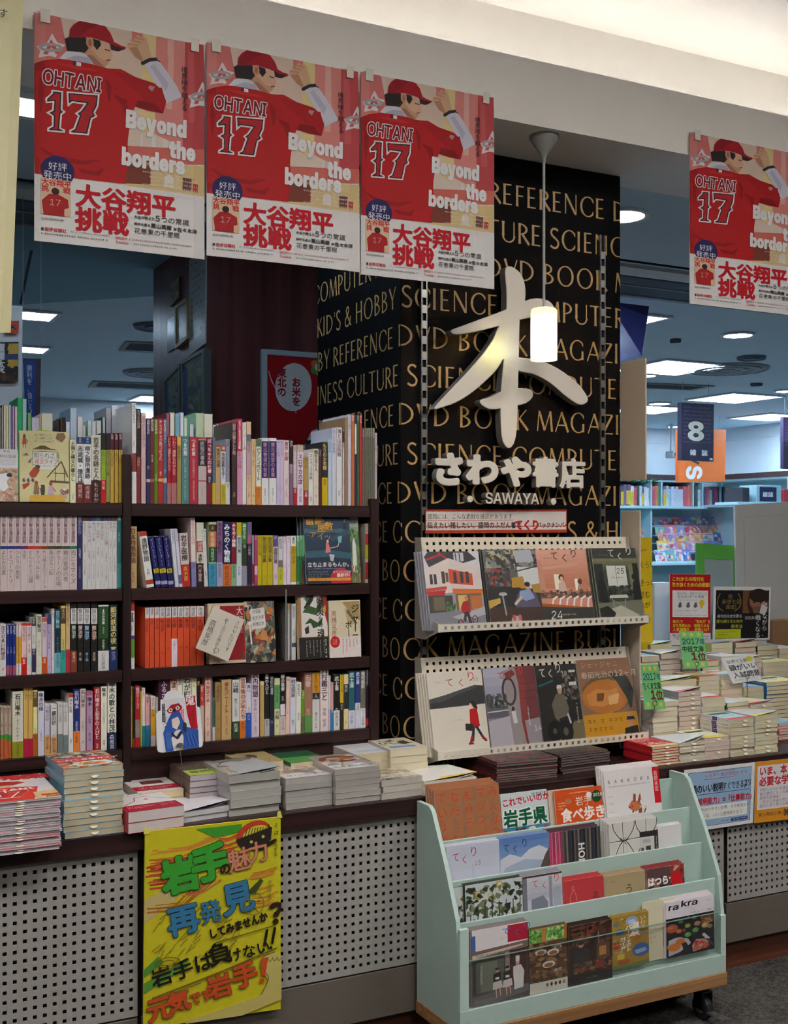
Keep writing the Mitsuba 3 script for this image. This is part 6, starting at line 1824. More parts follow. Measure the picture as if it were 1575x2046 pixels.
RP = [  # row, x from, x to, y of the top front edge, books, cover, extras, description
 (0, 1303, 1358, 1493, 7, (190, 40, 50), dict(art=RED), 'red topped front pile nearest the mint rack'),
 (0, 1358, 1410, 1485, 6, (206, 204, 200), dict(curl=.022), 'front pile with a curled grey cover'),
 (0, 1410, 1460, 1475, 5, (220, 216, 214), dict(), 'front pile of five pinkish paged paperbacks'),
 (0, 1460, 1509, 1438, 9, (214, 208, 200), dict(spine_arts=NAV), 'front pile with navy squares on its spines'),
 (0, 1510, 1557, 1431, 9, (190, 206, 200), dict(curl=.012), 'front pile beside the navy squared one'),
 (1, 1306, 1357, 1403, 10, (200, 196, 190), dict(), 'second row pile under the lower green card'),
 (1, 1357, 1404, 1383, 12, (150, 146, 146), dict(curl=.014), 'tallest second row pile with a grey cover'),
 (1, 1405, 1452, 1395, 11, (220, 220, 224), dict(), 'second row pile with a white cover'),
 (1, 1453, 1498, 1405, 10, (70, 110, 84), dict(), 'second row pile with a green banded cover'),
 (1, 1499, 1544, 1408, 10, (196, 196, 190), dict(curl=.01), 'second row pile behind the last front pile'),
 (1, 1556, 1602, 1446, 6, (214, 110, 130), dict(), 'second row pile with a pink cover at the picture edge'),
 (2, 1268, 1308, 1366, 13, (190, 186, 182), dict(), 'third row pile beside the beige lower guard board'),
 (2, 1316, 1394, 1362, 9, (180, 176, 172), dict(curl=.016, wide=1), 'third row pile of larger books with a grey cover'),
 (2, 1398, 1440, 1352, 13, (206, 200, 190), dict(spine_arts=YEL), 'third row pile with yellow and brown spines'),
 (2, 1443, 1486, 1350, 13, (226, 222, 190), dict(), 'third row pile with a cream and lime cover'),
 (2, 1488, 1529, 1374, 11, (206, 216, 170), dict(), 'third row pile with a pale green cover'),
 (2, 1532, 1600, 1364, 12, (60, 110, 170), dict(spine_arts=BLU, wide=1), 'third row pile with blue spines at the picture edge'),
 (3, 1281, 1318, 1312, 13, (206, 110, 60), dict(), 'fourth row pile with an orange edged cover by the guard board'),
 (3, 1319, 1362, 1306, 14, (140, 150, 156), dict(curl=.012), 'fourth row pile left of the upper green card'),
 (3, 1364, 1402, 1318, 13, (190, 186, 180), dict(), 'fourth row pile behind the upper green card'),
 (3, 1404, 1440, 1322, 12, (90, 130, 100), dict(), 'fourth row pile with green spines'),
 (3, 1442, 1482, 1312, 13, (206, 204, 196), dict(), 'fourth row pile behind the white card'),
 (3, 1484, 1524, 1316, 13, (180, 176, 170), dict(curl=.01), 'fourth row pile right of the white card'),
 (3, 1526, 1590, 1324, 12, (206, 206, 206), dict(wide=1), 'fourth row pile at the picture edge'),
 (4, 1300, 1345, 1288, 13, (130, 150, 140), dict(curl=.012), 'last row pile left of the red advert board'),
 (4, 1422, 1466, 1286, 14, (196, 200, 120), dict(curl=.008), 'last row pile below the black advert board'),
 (4, 1468, 1512, 1284, 14, (120, 130, 110), dict(curl=.014), 'last row pile with a curled dark cover'),
 (4, 1514, 1556, 1290, 13, (60, 64, 60), dict(), 'last row pile right of the black advert board'),
 (4, 1558, 1600, 1296, 12, (190, 186, 180), dict(), 'last row pile at the picture edge'),
]
for i, (r, u0, u1, vt, n, cv, ex, where) in enumerate(RP):
 Y = rowY[r]
 a, b = UY(u0, vt, Y), UY(u1, vt, Y)
 ex = dict(ex)
 wide = ex.pop('wide', 0)
 w = b[0] - a[0] - .003
 art = ex.pop('art', None) or cover_art(i)
 pg = [(214, 200, 166), (212, 202, 176), (208, 188, 172), (204, 192, 162)][i % 4]
 pile(a[0], Y, w, .148, n, a[2] - ZT, cv, pg, where, art, 0, 'paperback', ZT, 'l', .55 if r == 0 and i != 3 else (.6 if i % 3 == 0 and r < 2 else None), seed=40 + i, kind='paperback', jit=.0018, **ex)
# small price cards on wires among the piles
def wire_card(label, c4, Y, art, ring, foot, base='wire_card'):
 k = thing(base, label, 'card')
 card(k + '__board', c4, Y, art, .0012)
 p, q = UY(*ring, Y - .004), UY(*foot, Y + .02)
 m = MB()
 t = np.linspace(0, 2 * np.pi, 14)
 m.tube(np.c_[p[0] + .009 * np.sin(t), np.full(14, p[1]), p[2] + .009 - .009 * np.cos(t)], .0011, (60, 66, 62), 5)
 e = p - [0, 0, .0]
 m.tube([e, e + [-.004, .002, -.03], (e + q) / 2 + [0, 0, -.012], q + [0, 0, .012], q, [q[0], q[1], q[2] - .05]], .0011, (60, 66, 62), 5)
 m.build(k + '__wire', 'satin')
def green_card(line2):
 A = Art(1.55, (120, 196, 124))
 for y in (.14, 1.38):
  for x in (.2, .5, .8):
   a = np.arange(10) * np.pi / 5
   r = np.where(np.arange(10) % 2 == 0, .12, .07)
   A.poly(np.c_[x + r * np.sin(a), y - r * np.cos(a)], (206, 206, 90))
 A.text('2017年', .06, .54, .235, (40, 90, 110), bold=1, sx=.88, fine=True); A.text(line2, .03, .84, .23, (34, 34, 40), bold=.8, sx=.84 if len(line2) < 5 else .68, fine=True); A.text('1位', .36, 1.20, .30, (120, 40, 40), bold=1.2, fine=True)
 return A
wire_card('green handwritten ranking card with four kanji in its middle line', ((1357, 1261), (1405, 1261), (1416, 1335), (1366, 1336)), 3.40, green_card('中経文庫'), (1393, 1331), (1383, 1352))
wire_card('green handwritten ranking card lower down beside the lower magazine rack', ((1280, 1328), (1315, 1327), (1331, 1416), (1288, 1418)), 3.09, green_card('ちくま文庫'), (1309, 1410), (1281, 1448))
A = Art(.93, (226, 228, 230)); A.text('世界で1番', .10, .22, .12, (50, 50, 56), fine=True); A.text('頭がいい', .10, .47, .20, (40, 40, 46), bold=.6, fine=True); A.text('入試問題', .12, .74, .20, (40, 40, 46), bold=.6, fine=True); A.ell(.84, .14, .12, .09, (206, 206, 60)); A.scrawl(.1, .80, .8, .08, (130, 130, 90), 2, 2)
wire_card('white card with two lines of large black characters among the paperback piles', ((1441, 1316), (1504, 1307), (1523, 1358), (1465, 1366)), 3.26, A, (1494, 1356), (1494, 1372))
# ------------------------------------------------------------------ two perforated magazine racks on the column rails
RX0, RX1 = 1.736, 2.556
def rack(label, z_top, z_bot, y_top, y_bot, y_lip, lip_h=.0262):
 k = thing('magazine_rack', label, 'magazine rack')
 up = np.array([0, y_top - y_bot, z_top - z_bot])
 L = np.linalg.norm(up)
 up /= L
 o = np.array([RX0, y_bot, z_bot])
 xs, zs = perforated(.006, RX1 - RX0 - .006, L - .062, L - .002, .0240, .0095)
 m = MB()
 hole_sheet(m, o, X1, up, xs, zs, .002, (222, 212, 194))
 nrm = np.cross(X1, up)
 P = lambda x, s, d=0: o + np.array([x, 0, 0]) + up * s - nrm * d
 w = RX1 - RX0
 m.quad(P(0, 0), P(w, 0), P(w, L - .062), P(0, L - .062), (222, 212, 194))
 m.quad(P(0, L - .062), P(.006, L - .062), P(.006, L - .002), P(0, L - .002), (222, 212, 194))
 m.quad(P(w - .006, L - .062), P(w, L - .062), P(w, L - .002), P(w - .006, L - .002), (222, 212, 194))
 m.quad(P(0, L - .002), P(w, L - .002), P(w, L), P(0, L), (222, 212, 194))
 m.quad(P(0, L), P(w, L), P(w, L, .004), P(0, L, .004), (232, 224, 208))
 m.build(k + '__back_plate', 'satin')
 m = MB()
 m.box((RX0, y_lip + .0015, z_bot - .0015), (RX1, y_bot + .002, z_bot), (206, 196, 180))
 m.build(k + '__ledge', 'satin')
 xs, zs = perforated(.004, w - .004, .001, lip_h - .001, .0240, .0098)
 m = MB()
 hole_sheet(m, (RX0, y_lip, z_bot - .0015), X1, Z1, xs, zs, .0015, (224, 216, 200))
 for a, b in ((0, .004), (w - .004, w)):
  m.quad(*[np.array([RX0 + x, y_lip, z_bot - .0015 + z]) for x, z in ((a, 0), (b, 0), (b, lip_h), (a, lip_h))], (224, 216, 200))
 m.quad(*[np.array([RX0 + x, y, z_bot - .0015 + lip_h]) for x, y in ((0, y_lip), (w, y_lip), (w, y_lip + .0015), (0, y_lip + .0015))], (230, 222, 208))
 m.build(k + '__lip', 'satin')
 for i, x in enumerate((RX0 - .0025, RX1 + .0005)):
  m = MB()
  prof = [(y_lip, z_bot - .001), (y_lip, z_bot + lip_h), (y_bot - .018, z_bot + lip_h + .012), (y_top - .012, z_top), (CY0 - .014, z_top), (CY0 - .014, z_bot - .03), (y_bot + .01, z_bot - .03)]
  s = Polygon(prof)
  v, t = triangulate(s)
  for dx, fl in ((0, 1), (.002, -1)):
   m.add(np.c_[np.full(len(v), x + dx), v], t[:, ::fl], (176, 170, 160))
  q = np.array(prof + prof[:1])
  n = len(q)
  m.add(np.vstack([np.c_[np.full(n, x), q], np.c_[np.full(n, x + .002), q]]), [[j, j + 1, n + j + 1, n + j] for j in range(n - 1)], (190, 184, 174))
  m.build(k + '__bracket' + ('_001' if i else ''), 'satin')
 return k
rack('upper perforated cream metal rack with four magazines on the black column', 1.478, 1.186, 3.228, 3.180, 3.105)
rack('lower perforated cream metal rack with four magazines on the black column', 1.094, .790, 3.228, 3.180, 3.105)
def rack_mag(label, bl, br, tl, z, art, cover, copies=2, t=.006, Y=3.128, tilt=13, base='magazine', wrap=False):
 a, b = UY(*bl, Y), UY(*br, Y)
 x0, x1 = a[0], b[0]
 al = math.radians(tilt)
 # height from the upper left corner, which lies further back
 h = .25
 for _ in range(6):
  q = UY(*tl, Y + h * math.sin(al))
  h = (q[2] - z) / math.cos(al)
 k = thing(base, label, 'magazine', 'magazines on the column racks')
 upright_cover(k, x0, x1, z + .001, h, Y, t, art, cover, tilt, page=(226, 222, 214))
 if wrap:
  m = MB()
  up = np.array([0, math.sin(al), math.cos(al)])
  o = np.array([x0 - .002, Y - .002, z])
  n = 9
  g = np.array([[i / n, j / n] for j in range(n + 1) for i in range(n + 1)])
  rr = np.random.default_rng(5)
  nr = np.cross(X1, up)
  v = o + g[:, :1] * (x1 - x0 + .004) * X1 + g[:, 1:] * (h + .002) * up + (.001 + .005 * rr.random((len(g), 1))) * nr
  m.add(v, [[j * (n + 1) + i, j * (n + 1) + i + 1, (j + 1) * (n + 1) + i + 1, (j + 1) * (n + 1) + i] for j in range(n) for i in range(n)], (255, 255, 255))
  vv, f, c_ = m.get()
  scene[k + '__wrap'] = mikit.ply((vv, f), 'film', False)
 for i in range(copies):
  c = thing(base, fit(label + f', {nth(i + 2)} copy behind', label + f', {nth(i + 2)} copy'), 'magazine', 'magazines on the column racks')
  o = (t + .002) * (i + 1) / math.cos(al)
  upright_cover(c, x0 - .005 * (i + 1), x1 - .004 * (i + 1), z + .001, h * (1 - .004 * i), Y + o, t, None, cover, tilt, page=(226, 222, 214))
def tekuri(A, y, h, c, x=.40, g=.22):
 for i, (ch, dy, s) in enumerate((('て', .03, 1), ('く', .05, .95), ('り', -.02, 1.1))):
  A.text(ch, x + i * g, y + dy, h * s, c, fine=True)
CVY = {}
# -- street corner with a red shuttered house
A = Art(1.17, (150, 150, 160))
A.rect(0, 0, 1, .62, (206, 206, 212)); A.poly([(.02, .08), (.1, 0), (.8, 0), (.95, .12), (.70, .18), (.44, .10), (.1, .26)], (56, 52, 58)); A.rect(.54, .02, .18, .13, (190, 190, 200)); A.rect(.57, .03, .02, .12, (60, 60, 66)); A.rect(.64, .03, .02, .12, (60, 60, 66))
A.poly([(.02, .26), (.44, .10), (.44, .62), (.02, .64)], (222, 206, 200)); A.poly([(.44, .10), (.98, .26), (.98, .60), (.44, .62)], (214, 200, 196))
A.line([(.06, .12), (.3, .05)], .03, (190, 40, 40)); A.line([(.28, .02), (.4, .1)], .03, (190, 40, 40))
for x in (.08, .15): A.rect(x, .34, .05, .15, (60, 62, 66))
A.rect(.29, .30, .06, .18, (60, 62, 66)); A.rect(.36, .32, .05, .14, (120, 80, 60)); A.poly([(.42, .26), (.84, .34), (.84, .52), (.42, .48)], (206, 76, 44))
for x in (.50, .62, .72): A.rect(x, .31, .055, .17, (54, 58, 66))
A.poly([(0, .55), (.36, .52), (.36, .57), (0, .60)], (200, 70, 60)); A.poly([(0, .60), (.34, .58), (.30, .66), (.02, .66)], (190, 40, 44)); A.poly([(.46, .56), (1, .58), (1, .66), (.46, .63)], (214, 110, 40)); A.rect(.50, .64, .46, .30, (120, 96, 70)); A.rect(.54, .66, .16, .26, (214, 180, 110)); A.rect(.76, .67, .2, .2, (190, 110, 60))
A.rect(.02, .66, .42, .26, (70, 66, 60)); A.rect(.1, .68, .2, .2, (110, 100, 80)); A.spots(.3, .74, .2, .2, 20, .04, [(90, 120, 70), (60, 90, 50)], 3)
A.poly([(0, .92), (1, .86), (1, 1.17), (0, 1.17)], (128, 128, 140)); A.poly([(.4, .98), (1, .84), (1, .96), (.6, 1.05)], (176, 174, 180))
A.ring(.54, 1.08, .045, .055, .014, (40, 36, 40)); A.ring(.80, 1.03, .045, .055, .014, (40, 36, 40)); A.line([(.54, 1.08), (.64, .96), (.80, 1.03)], .016, (190, 40, 44)); A.poly([(.62, .76), (.72, .74), (.74, .92), (.60, .94), (.56, .86)], (176, 34, 40), .01); A.ell(.68, .71, .03, .035, (190, 140, 110)); A.line([(.68, .93), (.72, 1.1)], .05, (50, 48, 56)); A.line([(.64, .93), (.62, 1.04)], .04, (50, 48, 56))
rack_mag('magazine with a street corner and red shuttered house on the upper rack', (861, 1257), (974, 1250), (853, 1104), 1.186, A, (150, 150, 160), 3)
# -- garage with armchair
A = Art(1.25, (56, 56, 56))
A.rect(0, 0, 1, .5, (96, 98, 96)); A.spots(0, .02, 1, .3, 60, .08, [(70, 72, 74), (130, 132, 128), (160, 160, 150), (60, 54, 50)], 11); A.poly([(.6, .28), (1, .3), (1, .66), (.62, .62)], (206, 208, 208)); A.line([(.56, .36), (1, .28)], .02, (60, 60, 64)); A.poly([(.56, .02), (.9, .0), (.95, .2), (.6, .22)], (170, 176, 186))
A.rect(0, .30, .46, .34, (50, 46, 48)); A.spots(0, .30, .46, .3, 50, .05, [(90, 60, 50), (120, 110, 100), (60, 70, 90), (150, 60, 50)], 12); A.poly([(.48, .46), (.7, .44), (.72, .64), (.46, .62)], (180, 136, 50), .02); A.poly([(.84, .58), (1, .56), (1, .72), (.86, .7)], (170, 136, 60))
A.rect(0, .62, .62, .3, (44, 42, 44)); A.poly([(.56, .72), (.9, .70), (.98, .98), (.80, 1.02), (.50, .98), (.5, .84)], (92, 84, 106), .03); A.poly([(.6, .68), (.8, .64), (.88, .8), (.7, .84), (.58, .78)], (140, 156, 196), .02); A.ell(.76, .60, .05, .06, (196, 150, 124)); A.ell(.76, .57, .055, .04, (44, 40, 44)); A.line([(.62, .78), (.5, .88)], .05, (196, 180, 170))
A.rect(0, .94, 1, .31, (70, 52, 44)); A.poly([(0, .82), (.22, .78), (.22, .86), (0, .95)], (196, 160, 70)); A.line([(.27, .74), (.30, 1.05)], .03, (150, 150, 150)); A.ell(.28, .72, .08, .03, (170, 170, 168)); A.ell(.48, 1.15, .10, .08, (190, 160, 156)); A.ell(.44, 1.1, .03, .05, (196, 90, 100)); A.ell(.55, 1.1, .03, .05, (196, 90, 100))
tekuri(A, .12, .12, (226, 196, 70), .08, .19)
rack_mag('magazine with a garage and purple armchair on the upper rack', (983, 1250), (1089, 1245), (969, 1100), 1.186, A, (70, 66, 64), 2)
A = Art(1.27, (206, 140, 120))
A.bands(0, 0, 1, .66, (216, 160, 142), (190, 120, 92), 8); A.poly([(.1, .3), (.8, .22), (.8, .28), (.1, .34)], (206, 160, 136)); A.rect(.30, .42, .16, .26, (236, 226, 206)); A.rect(.70, .50, .12, .2, (240, 232, 216)); A.poly([(0, .2), (.08, .18), (.14, .9), (0, .9)], (196, 140, 116))
A.poly([(.38, .56), (.50, .54), (.54, .78), (.34, .80)], (206, 180, 166), .02); A.ell(.44, .48, .055, .06, (70, 50, 46)); A.ell(.445, .50, .035, .045, (216, 166, 140)); A.poly([(.76, .60), (.86, .60), (.88, .76), (.72, .76)], (186, 130, 106), .02); A.ell(.80, .55, .045, .05, (90, 60, 50)); A.ell(.90, .64, .05, .06, (186, 130, 106))
A.rect(0, .72, 1, .1, (120, 84, 70)); A.spots(0, .68, 1, .12, 40, .04, [(80, 60, 56), (170, 130, 110), (140, 100, 84)], 5)
for i in range(6): A.line([(.20 + i * .14, .95), (.23 + i * .14, .84), (.31 + i * .14, .80)], .03, (232, 228, 226)); A.ell(.20 + i * .14, .96, .022, .03, (220, 216, 214))
A.poly([(0, .90), (1, 1.0), (1, 1.06), (0, .97)], (170, 90, 40)); A.rect(0, .99, 1, .28, (58, 58, 54)); A.poly([(0, .95), (1, 1.02), (1, 1.1), (0, 1.04)], (62, 60, 56)); A.text('24', .12, 1.17, .14, (226, 224, 216), 'light', slant=.2); A.scrawl(.36, 1.08, .28, .05, (190, 186, 176), 1, 3); A.text('て', .28, .16, .13, (84, 52, 46)); A.text('く', .48, .20, .13, (84, 52, 46)); A.text('り', .66, .13, .14, (84, 52, 46)); A.scrawl(.14, .13, .16, .03, (150, 100, 90), 1, 1)
rack_mag('magazine with a row of beer taps in salmon light on the upper rack', (1089, 1247), (1190, 1243), (1074, 1100), 1.186, A, (200, 140, 120), 2)
A = Art(1.42, (64, 70, 60))
A.rect(0, 0, 1, .2, (60, 64, 58)); A.bands(0, .2, 1, .22, (120, 120, 92), (84, 88, 70), 4); A.rect(.28, .34, .44, .40, (206, 208, 200)); A.rect(.48, .34, .012, .4, (120, 124, 116)); A.rect(0, .3, .2, .5, (44, 50, 46)); A.rect(.78, .32, .1, .5, (120, 118, 90)); A.rect(.88, .3, .12, .7, (36, 40, 38)); A.spots(.2, .72, .7, .2, 40, .06, [(50, 54, 50), (36, 38, 36), (80, 84, 76)], 6)
A.text('25', .48, .50, .11, (44, 44, 44), 'light', slant=.15); A.scrawl(.36, .55, .3, .05, (110, 112, 106), 1, 4)
A.poly([(.05, .62), (.16, .56), (.22, .72), (.24, .98), (.36, 1.22), (.28, 1.26), (.14, 1.04), (.02, 1.0)], (34, 36, 36), .02); A.ell(.14, .52, .055, .06, (40, 38, 38)); A.poly([(.84, .66), (.94, .62), (.98, 1.0), (.92, 1.28), (.80, 1.1)], (34, 36, 36), .02); A.ell(.88, .56, .05, .06, (40, 38, 38))
A.poly([(0, 1.05), (1, 1.0), (1, 1.42), (0, 1.42)], (110, 112, 96)); A.poly([(.1, 1.2), (.5, 1.1), (.9, 1.3), (.4, 1.42), (.1, 1.4)], (176, 176, 160)); A.poly([(.28, .9), (.66, .9), (.70, .96), (.26, .96)], (196, 196, 184)); A.line([(.32, .96), (.36, 1.2)], .014, (150, 152, 146)); A.line([(.62, .96), (.58, 1.2)], .014, (150, 152, 146)); A.line([(.33, 1.0), (.62, 1.14)], .012, (140, 142, 136))
A.poly([(0, 1.15), (.2, 1.1), (.36, 1.24), (.3, 1.34), (.02, 1.3)], (40, 42, 40)); A.text('て', .34, .16, .15, (226, 222, 206)); A.text('く', .54, .22, .14, (226, 222, 206)); A.text('り', .74, .13, .16, (226, 222, 206)); A.scrawl(.14, .12, .2, .04, (120, 124, 110), 1, 2)
rack_mag('magazine with two dark seated figures by a window on the upper rack', (1202, 1241), (1290, 1238), (1183, 1097), 1.186, A, (64, 70, 60), 2)
# lower rack
A = Art(1.46, (222, 214, 200))
A.poly([(0, .46), (.3, .40), (.6, .32), (.84, .26), (1, .28), (1, .60), (0, .63)], (58, 58, 60)); A.poly([(0, .46), (.3, .40), (.6, .32), (.84, .26), (.9, .3), (.5, .42), (.2, .52), (0, .53)], (78, 78, 80)); A.text('て', .32, .24, .13, (190, 52, 56)); A.text('く', .53, .26, .13, (190, 52, 56)); A.text('り', .70, .17, .16, (190, 52, 56)); A.text('10', .82, .19, .06, (130, 124, 116), 'light'); A.scrawl(.13, .16, .18, .04, (170, 160, 150), 1, 1); A.scrawl(.40, .83, .18, .05, (190, 182, 172), 1, 2)
A.poly([(.70, .68), (.84, .66), (.86, .98), (.80, 1.02), (.68, 1.0)], (188, 26, 34), .02); A.ell(.755, .60, .045, .05, (226, 190, 164)); A.poly([(.70, .56), (.76, .53), (.82, .56), (.86, .68), (.78, .66), (.74, .58)], (44, 36, 38), .01); A.poly([(.60, .92), (.74, .94), (.73, 1.06), (.59, 1.04)], (46, 46, 44)); A.line([(.74, 1.0), (.70, 1.22)], .05, (50, 48, 56)); A.line([(.80, 1.0), (.90, 1.2)], .045, (50, 48, 56)); A.line([(.70, 1.16), (.66, 1.27)], .05, (140, 40, 40)); A.line([(.88, 1.16), (.94, 1.24)], .045, (140, 40, 40)); A.line([(.63, 1.275), (.70, 1.275)], .03, (140, 40, 40))
rack_mag('magazine with a red coated walker in snow on the lower rack', (870, 1509), (981, 1499), (850, 1347), .790, A, (222, 214, 200), 4)
A = Art(1.36, (130, 126, 140))
A.bands(0, 0, .5, .6, (176, 172, 190), (150, 148, 166), 4); A.spots(0, .42, .42, .3, 60, .05, [(70, 74, 70), (50, 56, 52), (90, 90, 86)], 4); A.rect(0, .66, .5, .16, (96, 92, 104)); A.line([(0, .72), (.46, .70)], .02, (190, 186, 196)); A.poly([(.6, 0), (1, 0), (1, 1.36), (.68, 1.36), (.62, .6)], (116, 60, 62)); A.poly([(.6, 0), (.74, 0), (.8, .3), (.72, 1.2), (.66, 1.2), (.62, .5)], (140, 62, 60))
A.poly([(.36, .06), (.62, .02), (.66, .3), (.64, .9), (.70, 1.36), (.42, 1.36), (.40, .5)], (150, 140, 140)); A.ring(.46, .40, .12, .22, .04, (70, 60, 62)); A.poly([(.40, .1), (.56, .04), (.62, .12), (.46, .22)], (120, 56, 56)); A.poly([(0, .86), (.42, .80), (.44, 1.36), (0, 1.36)], (176, 170, 178)); A.poly([(.70, .9), (1, .86), (1, 1.36), (.74, 1.36)], (150, 140, 146)); A.poly([(.46, .74), (.54, .72), (.56, .92), (.48, .94)], (206, 200, 204), .01); A.ell(.50, .69, .03, .035, (60, 44, 44))
for y in (.3, .42, .54): A.line([(.72, y), (.98, y - .02)], .008, (90, 46, 50))
A.text('て', .26, .18, .12, (196, 60, 66)); A.text('く', .46, .16, .12, (196, 60, 66)); A.text('り', .66, .12, .13, (206, 60, 60)); A.scrawl(.76, .66, .05, .34, (220, 214, 220), 1, 2, vert=True); A.text('14', .86, 1.08, .09, (220, 214, 220), 'light')
rack_mag('magazine with a brick building corner on the lower rack', (984, 1497), (1086, 1488), (965, 1338), .790, A, (130, 120, 130), 2)
A = Art(1.34, (44, 42, 40))
A.rect(0, 0, 1, .2, (50, 48, 46)); A.line([(.05, .34), (.40, .26)], .03, (40, 96, 100)); A.spots(.6, .1, .4, .5, 40, .05, [(70, 64, 58), (90, 84, 76), (120, 116, 108)], 3); A.rect(.78, .30, .18, .06, (206, 200, 190)); A.rect(.80, .1, .16, .04, (196, 190, 184)); A.poly([(.5, 1.0), (1, .94), (1, 1.34), (.3, 1.34)], (116, 104, 76)); A.poly([(.30, .66), (.44, .48), (.62, .50), (.70, .72), (.66, .92), (.44, .96), (.34, .88)], (104, 98, 84), .03); A.ell(.53, .42, .06, .075, (190, 150, 126)); A.poly([(.46, .40), (.48, .34), (.58, .34), (.60, .40)], (206, 204, 200), .01); A.poly([(.44, .90), (.66, .86), (.78, .74), (.82, .9), (.70, 1.1), (.42, 1.0)], (40, 40, 40), .02); A.ell(.30, 1.1, .17, .17, (30, 30, 30)); A.ell(.56, 1.12, .18, .19, (34, 34, 34)); A.ell(.56, 1.12, .06, .07, (90, 84, 74)); A.ell(.3, 1.1, .05, .05, (80, 76, 70)); A.line([(.66, .84), (.70, .98)], .04, (196, 186, 176))
A.text('て', .08, .18, .15, (220, 214, 206)); A.text('く', .28, .20, .14, (220, 214, 206)); A.text('り', .46, .12, .16, (220, 214, 206)); A.text('18', .62, .19, .08, (220, 214, 206), 'light'); A.scrawl(.86, .66, .06, .36, (206, 200, 190), 1, 6, vert=True)
rack_mag('magazine with a man on a tractor on the lower rack', (1088, 1486), (1171, 1479), (1068, 1333), .790, A, (50, 48, 46), 2)
A = Art(1.42, (150, 110, 84))
A.rect(0, 0, 1, .34, (150, 112, 88)); A.ell(.5, .62, .48, .34, (110, 96, 70)); A.ell(.46, .66, .44, .30, (190, 120, 56)); A.poly([(.55, .24), (.9, .32), (1, .6), (.9, .96), (.84, .7), (.7, .42)], (54, 60, 52), .02); A.poly([(.1, .62), (.3, .52), (.52, .56), (.7, .52), (.66, .72), (.4, .84), (.14, .8)], (206, 140, 76), .03); A.poly([(.3, .6), (.44, .6), (.4, .74), (.28, .74)], (120, 80, 50), .02); A.poly([(.5, .66), (.72, .62), (.66, .8), (.5, .82)], (222, 176, 120), .02)
A.rect(0, .96, 1, .46, (206, 150, 44)); A.scrawl(.06, 1.02, .7, .28, (166, 112, 30), 2, 5); A.poly([(.74, 1.24), (.98, 1.2), (1, 1.42), (.70, 1.42)], (50, 46, 44), .01); A.ell(.86, 1.13, .065, .08, (196, 146, 110)); A.poly([(.78, 1.1), (.80, 1.04), (.92, 1.04), (.95, 1.1)], (50, 50, 66)); A.text('シェ・ジャニ', .06, .14, .10, (206, 170, 136)); A.text('春田光治の12ヶ月', .05, .32, .105, (206, 188, 170))
rack_mag('wrapped cookery magazine with an orange stew on the lower rack', (1173, 1481), (1280, 1472), (1146, 1322), .790, A, (170, 126, 90), 0, t=.010, wrap=True)
# handwritten strip above the racks
A = Art(.136, (176, 66, 44))
A.rect(.006, .012, .988, .106, (226, 214, 206)); A.rect(.006, .095, .988, .006, (190, 90, 90)); A.rect(.005, .060, .6, .0035, (206, 110, 100))
A.text('盛岡には、こんな素敵な雑誌があります', .014, .052, .028, (60, 52, 50)); A.text('伝えたい残したい。盛岡のふだん着本', .012, .105, .033, (50, 44, 44), bold=1); A.text('てくり', .615, .112, .052, (196, 30, 40), bold=2.2, fine=True); A.text('バックナンバー', .778, .104, .029, (50, 44, 44), bold=.6)
k = thing('title_strip', 'long white handwritten strip with red border below the raised sign letters', 'sign')
card(k, ((850, 1018), (1133, 1018), (1133, 1064), (850, 1066)), CY0 - .018, A, .002, (150, 60, 44))
# ------------------------------------------------------------------ mint green magazine stand on castors
MINT = (178, 201, 193)
k = STAND = thing('magazine_stand', 'mint green four tier magazine stand on castors before the counter', 'magazine stand')
MX0, MX1 = 1.575, 2.503
prof = [(2.922, .150), (2.922, .722), (2.852, .722), (2.834, .710), (2.760, .576), (2.698, .442), (2.681, .300), (2.681, .150)]
for i, x in enumerate((MX0 - .012, MX1 - .012)):
 m = MB()
 v, t = triangulate(Polygon(prof))
 m.add(np.c_[np.full(len(v), x), v], t[:, ::-1], MINT)
 m.add(np.c_[np.full(len(v), x + .013), v], t, MINT)
 q = np.array(prof + prof[:1]); n = len(q)
 m.add(np.vstack([np.c_[np.full(n, x), q], np.c_[np.full(n, x + .013), q]]), [[j, j + 1, n + j + 1, n + j] for j in range(n - 1)], (190, 214, 206))
 m.build(k + '__side_panel' + ('_001' if i else ''), 'satin')
TIERS = [(2.820, .625, .470), (2.765, .527, .372), (2.708, .430, .274)]
for i, (y, zt, zb) in enumerate(TIERS):
 m = MB(); m.cbox((MX0 + .001, y, zb - .11), (MX1 - .012, y + .008, zt), MINT, .001); m.build(k + '__divider' + (f'_{i:03d}' if i else ''), 'satin')
m = MB(); m.cbox((MX0 + .001, 2.905, .150), (MX1 - .012, 2.914, .700), MINT, .001); m.build(k + '__back_panel', 'satin')
for i, (y0, y1, z) in enumerate(((2.828, 2.905, .480), (2.773, 2.820, .385), (2.716, 2.765, .290), (2.690, 2.708, .205))):
 m = MB(); m.box((MX0 + .001, y0, z - .006), (MX1 - .012, y1, z), MINT); m.build(k + '__tier_floor' + (f'_{i:03d}' if i else ''), 'satin')
m = MB(); m.cbox((MX0 - .012, 2.676, .150), (MX1 + .001, 2.690, .205), MINT, .001); m.build(k + '__front_board', 'satin')
m = MB(); m.cbox((MX0 - .012, 2.676, .205), (MX0 + .020, 2.688, .420), (190, 214, 206), .001); m.cbox((MX1 - .02, 2.676, .205), (MX1 + .001, 2.688, .335), (190, 214, 206), .001)
v, f, c = m.get()
m = MB(); m.cbox((MX0 - .012, 2.676, .205), (MX0 + .016, 2.688, .425), (190, 214, 206), .001); m.build(k + '__front_stile', 'satin')
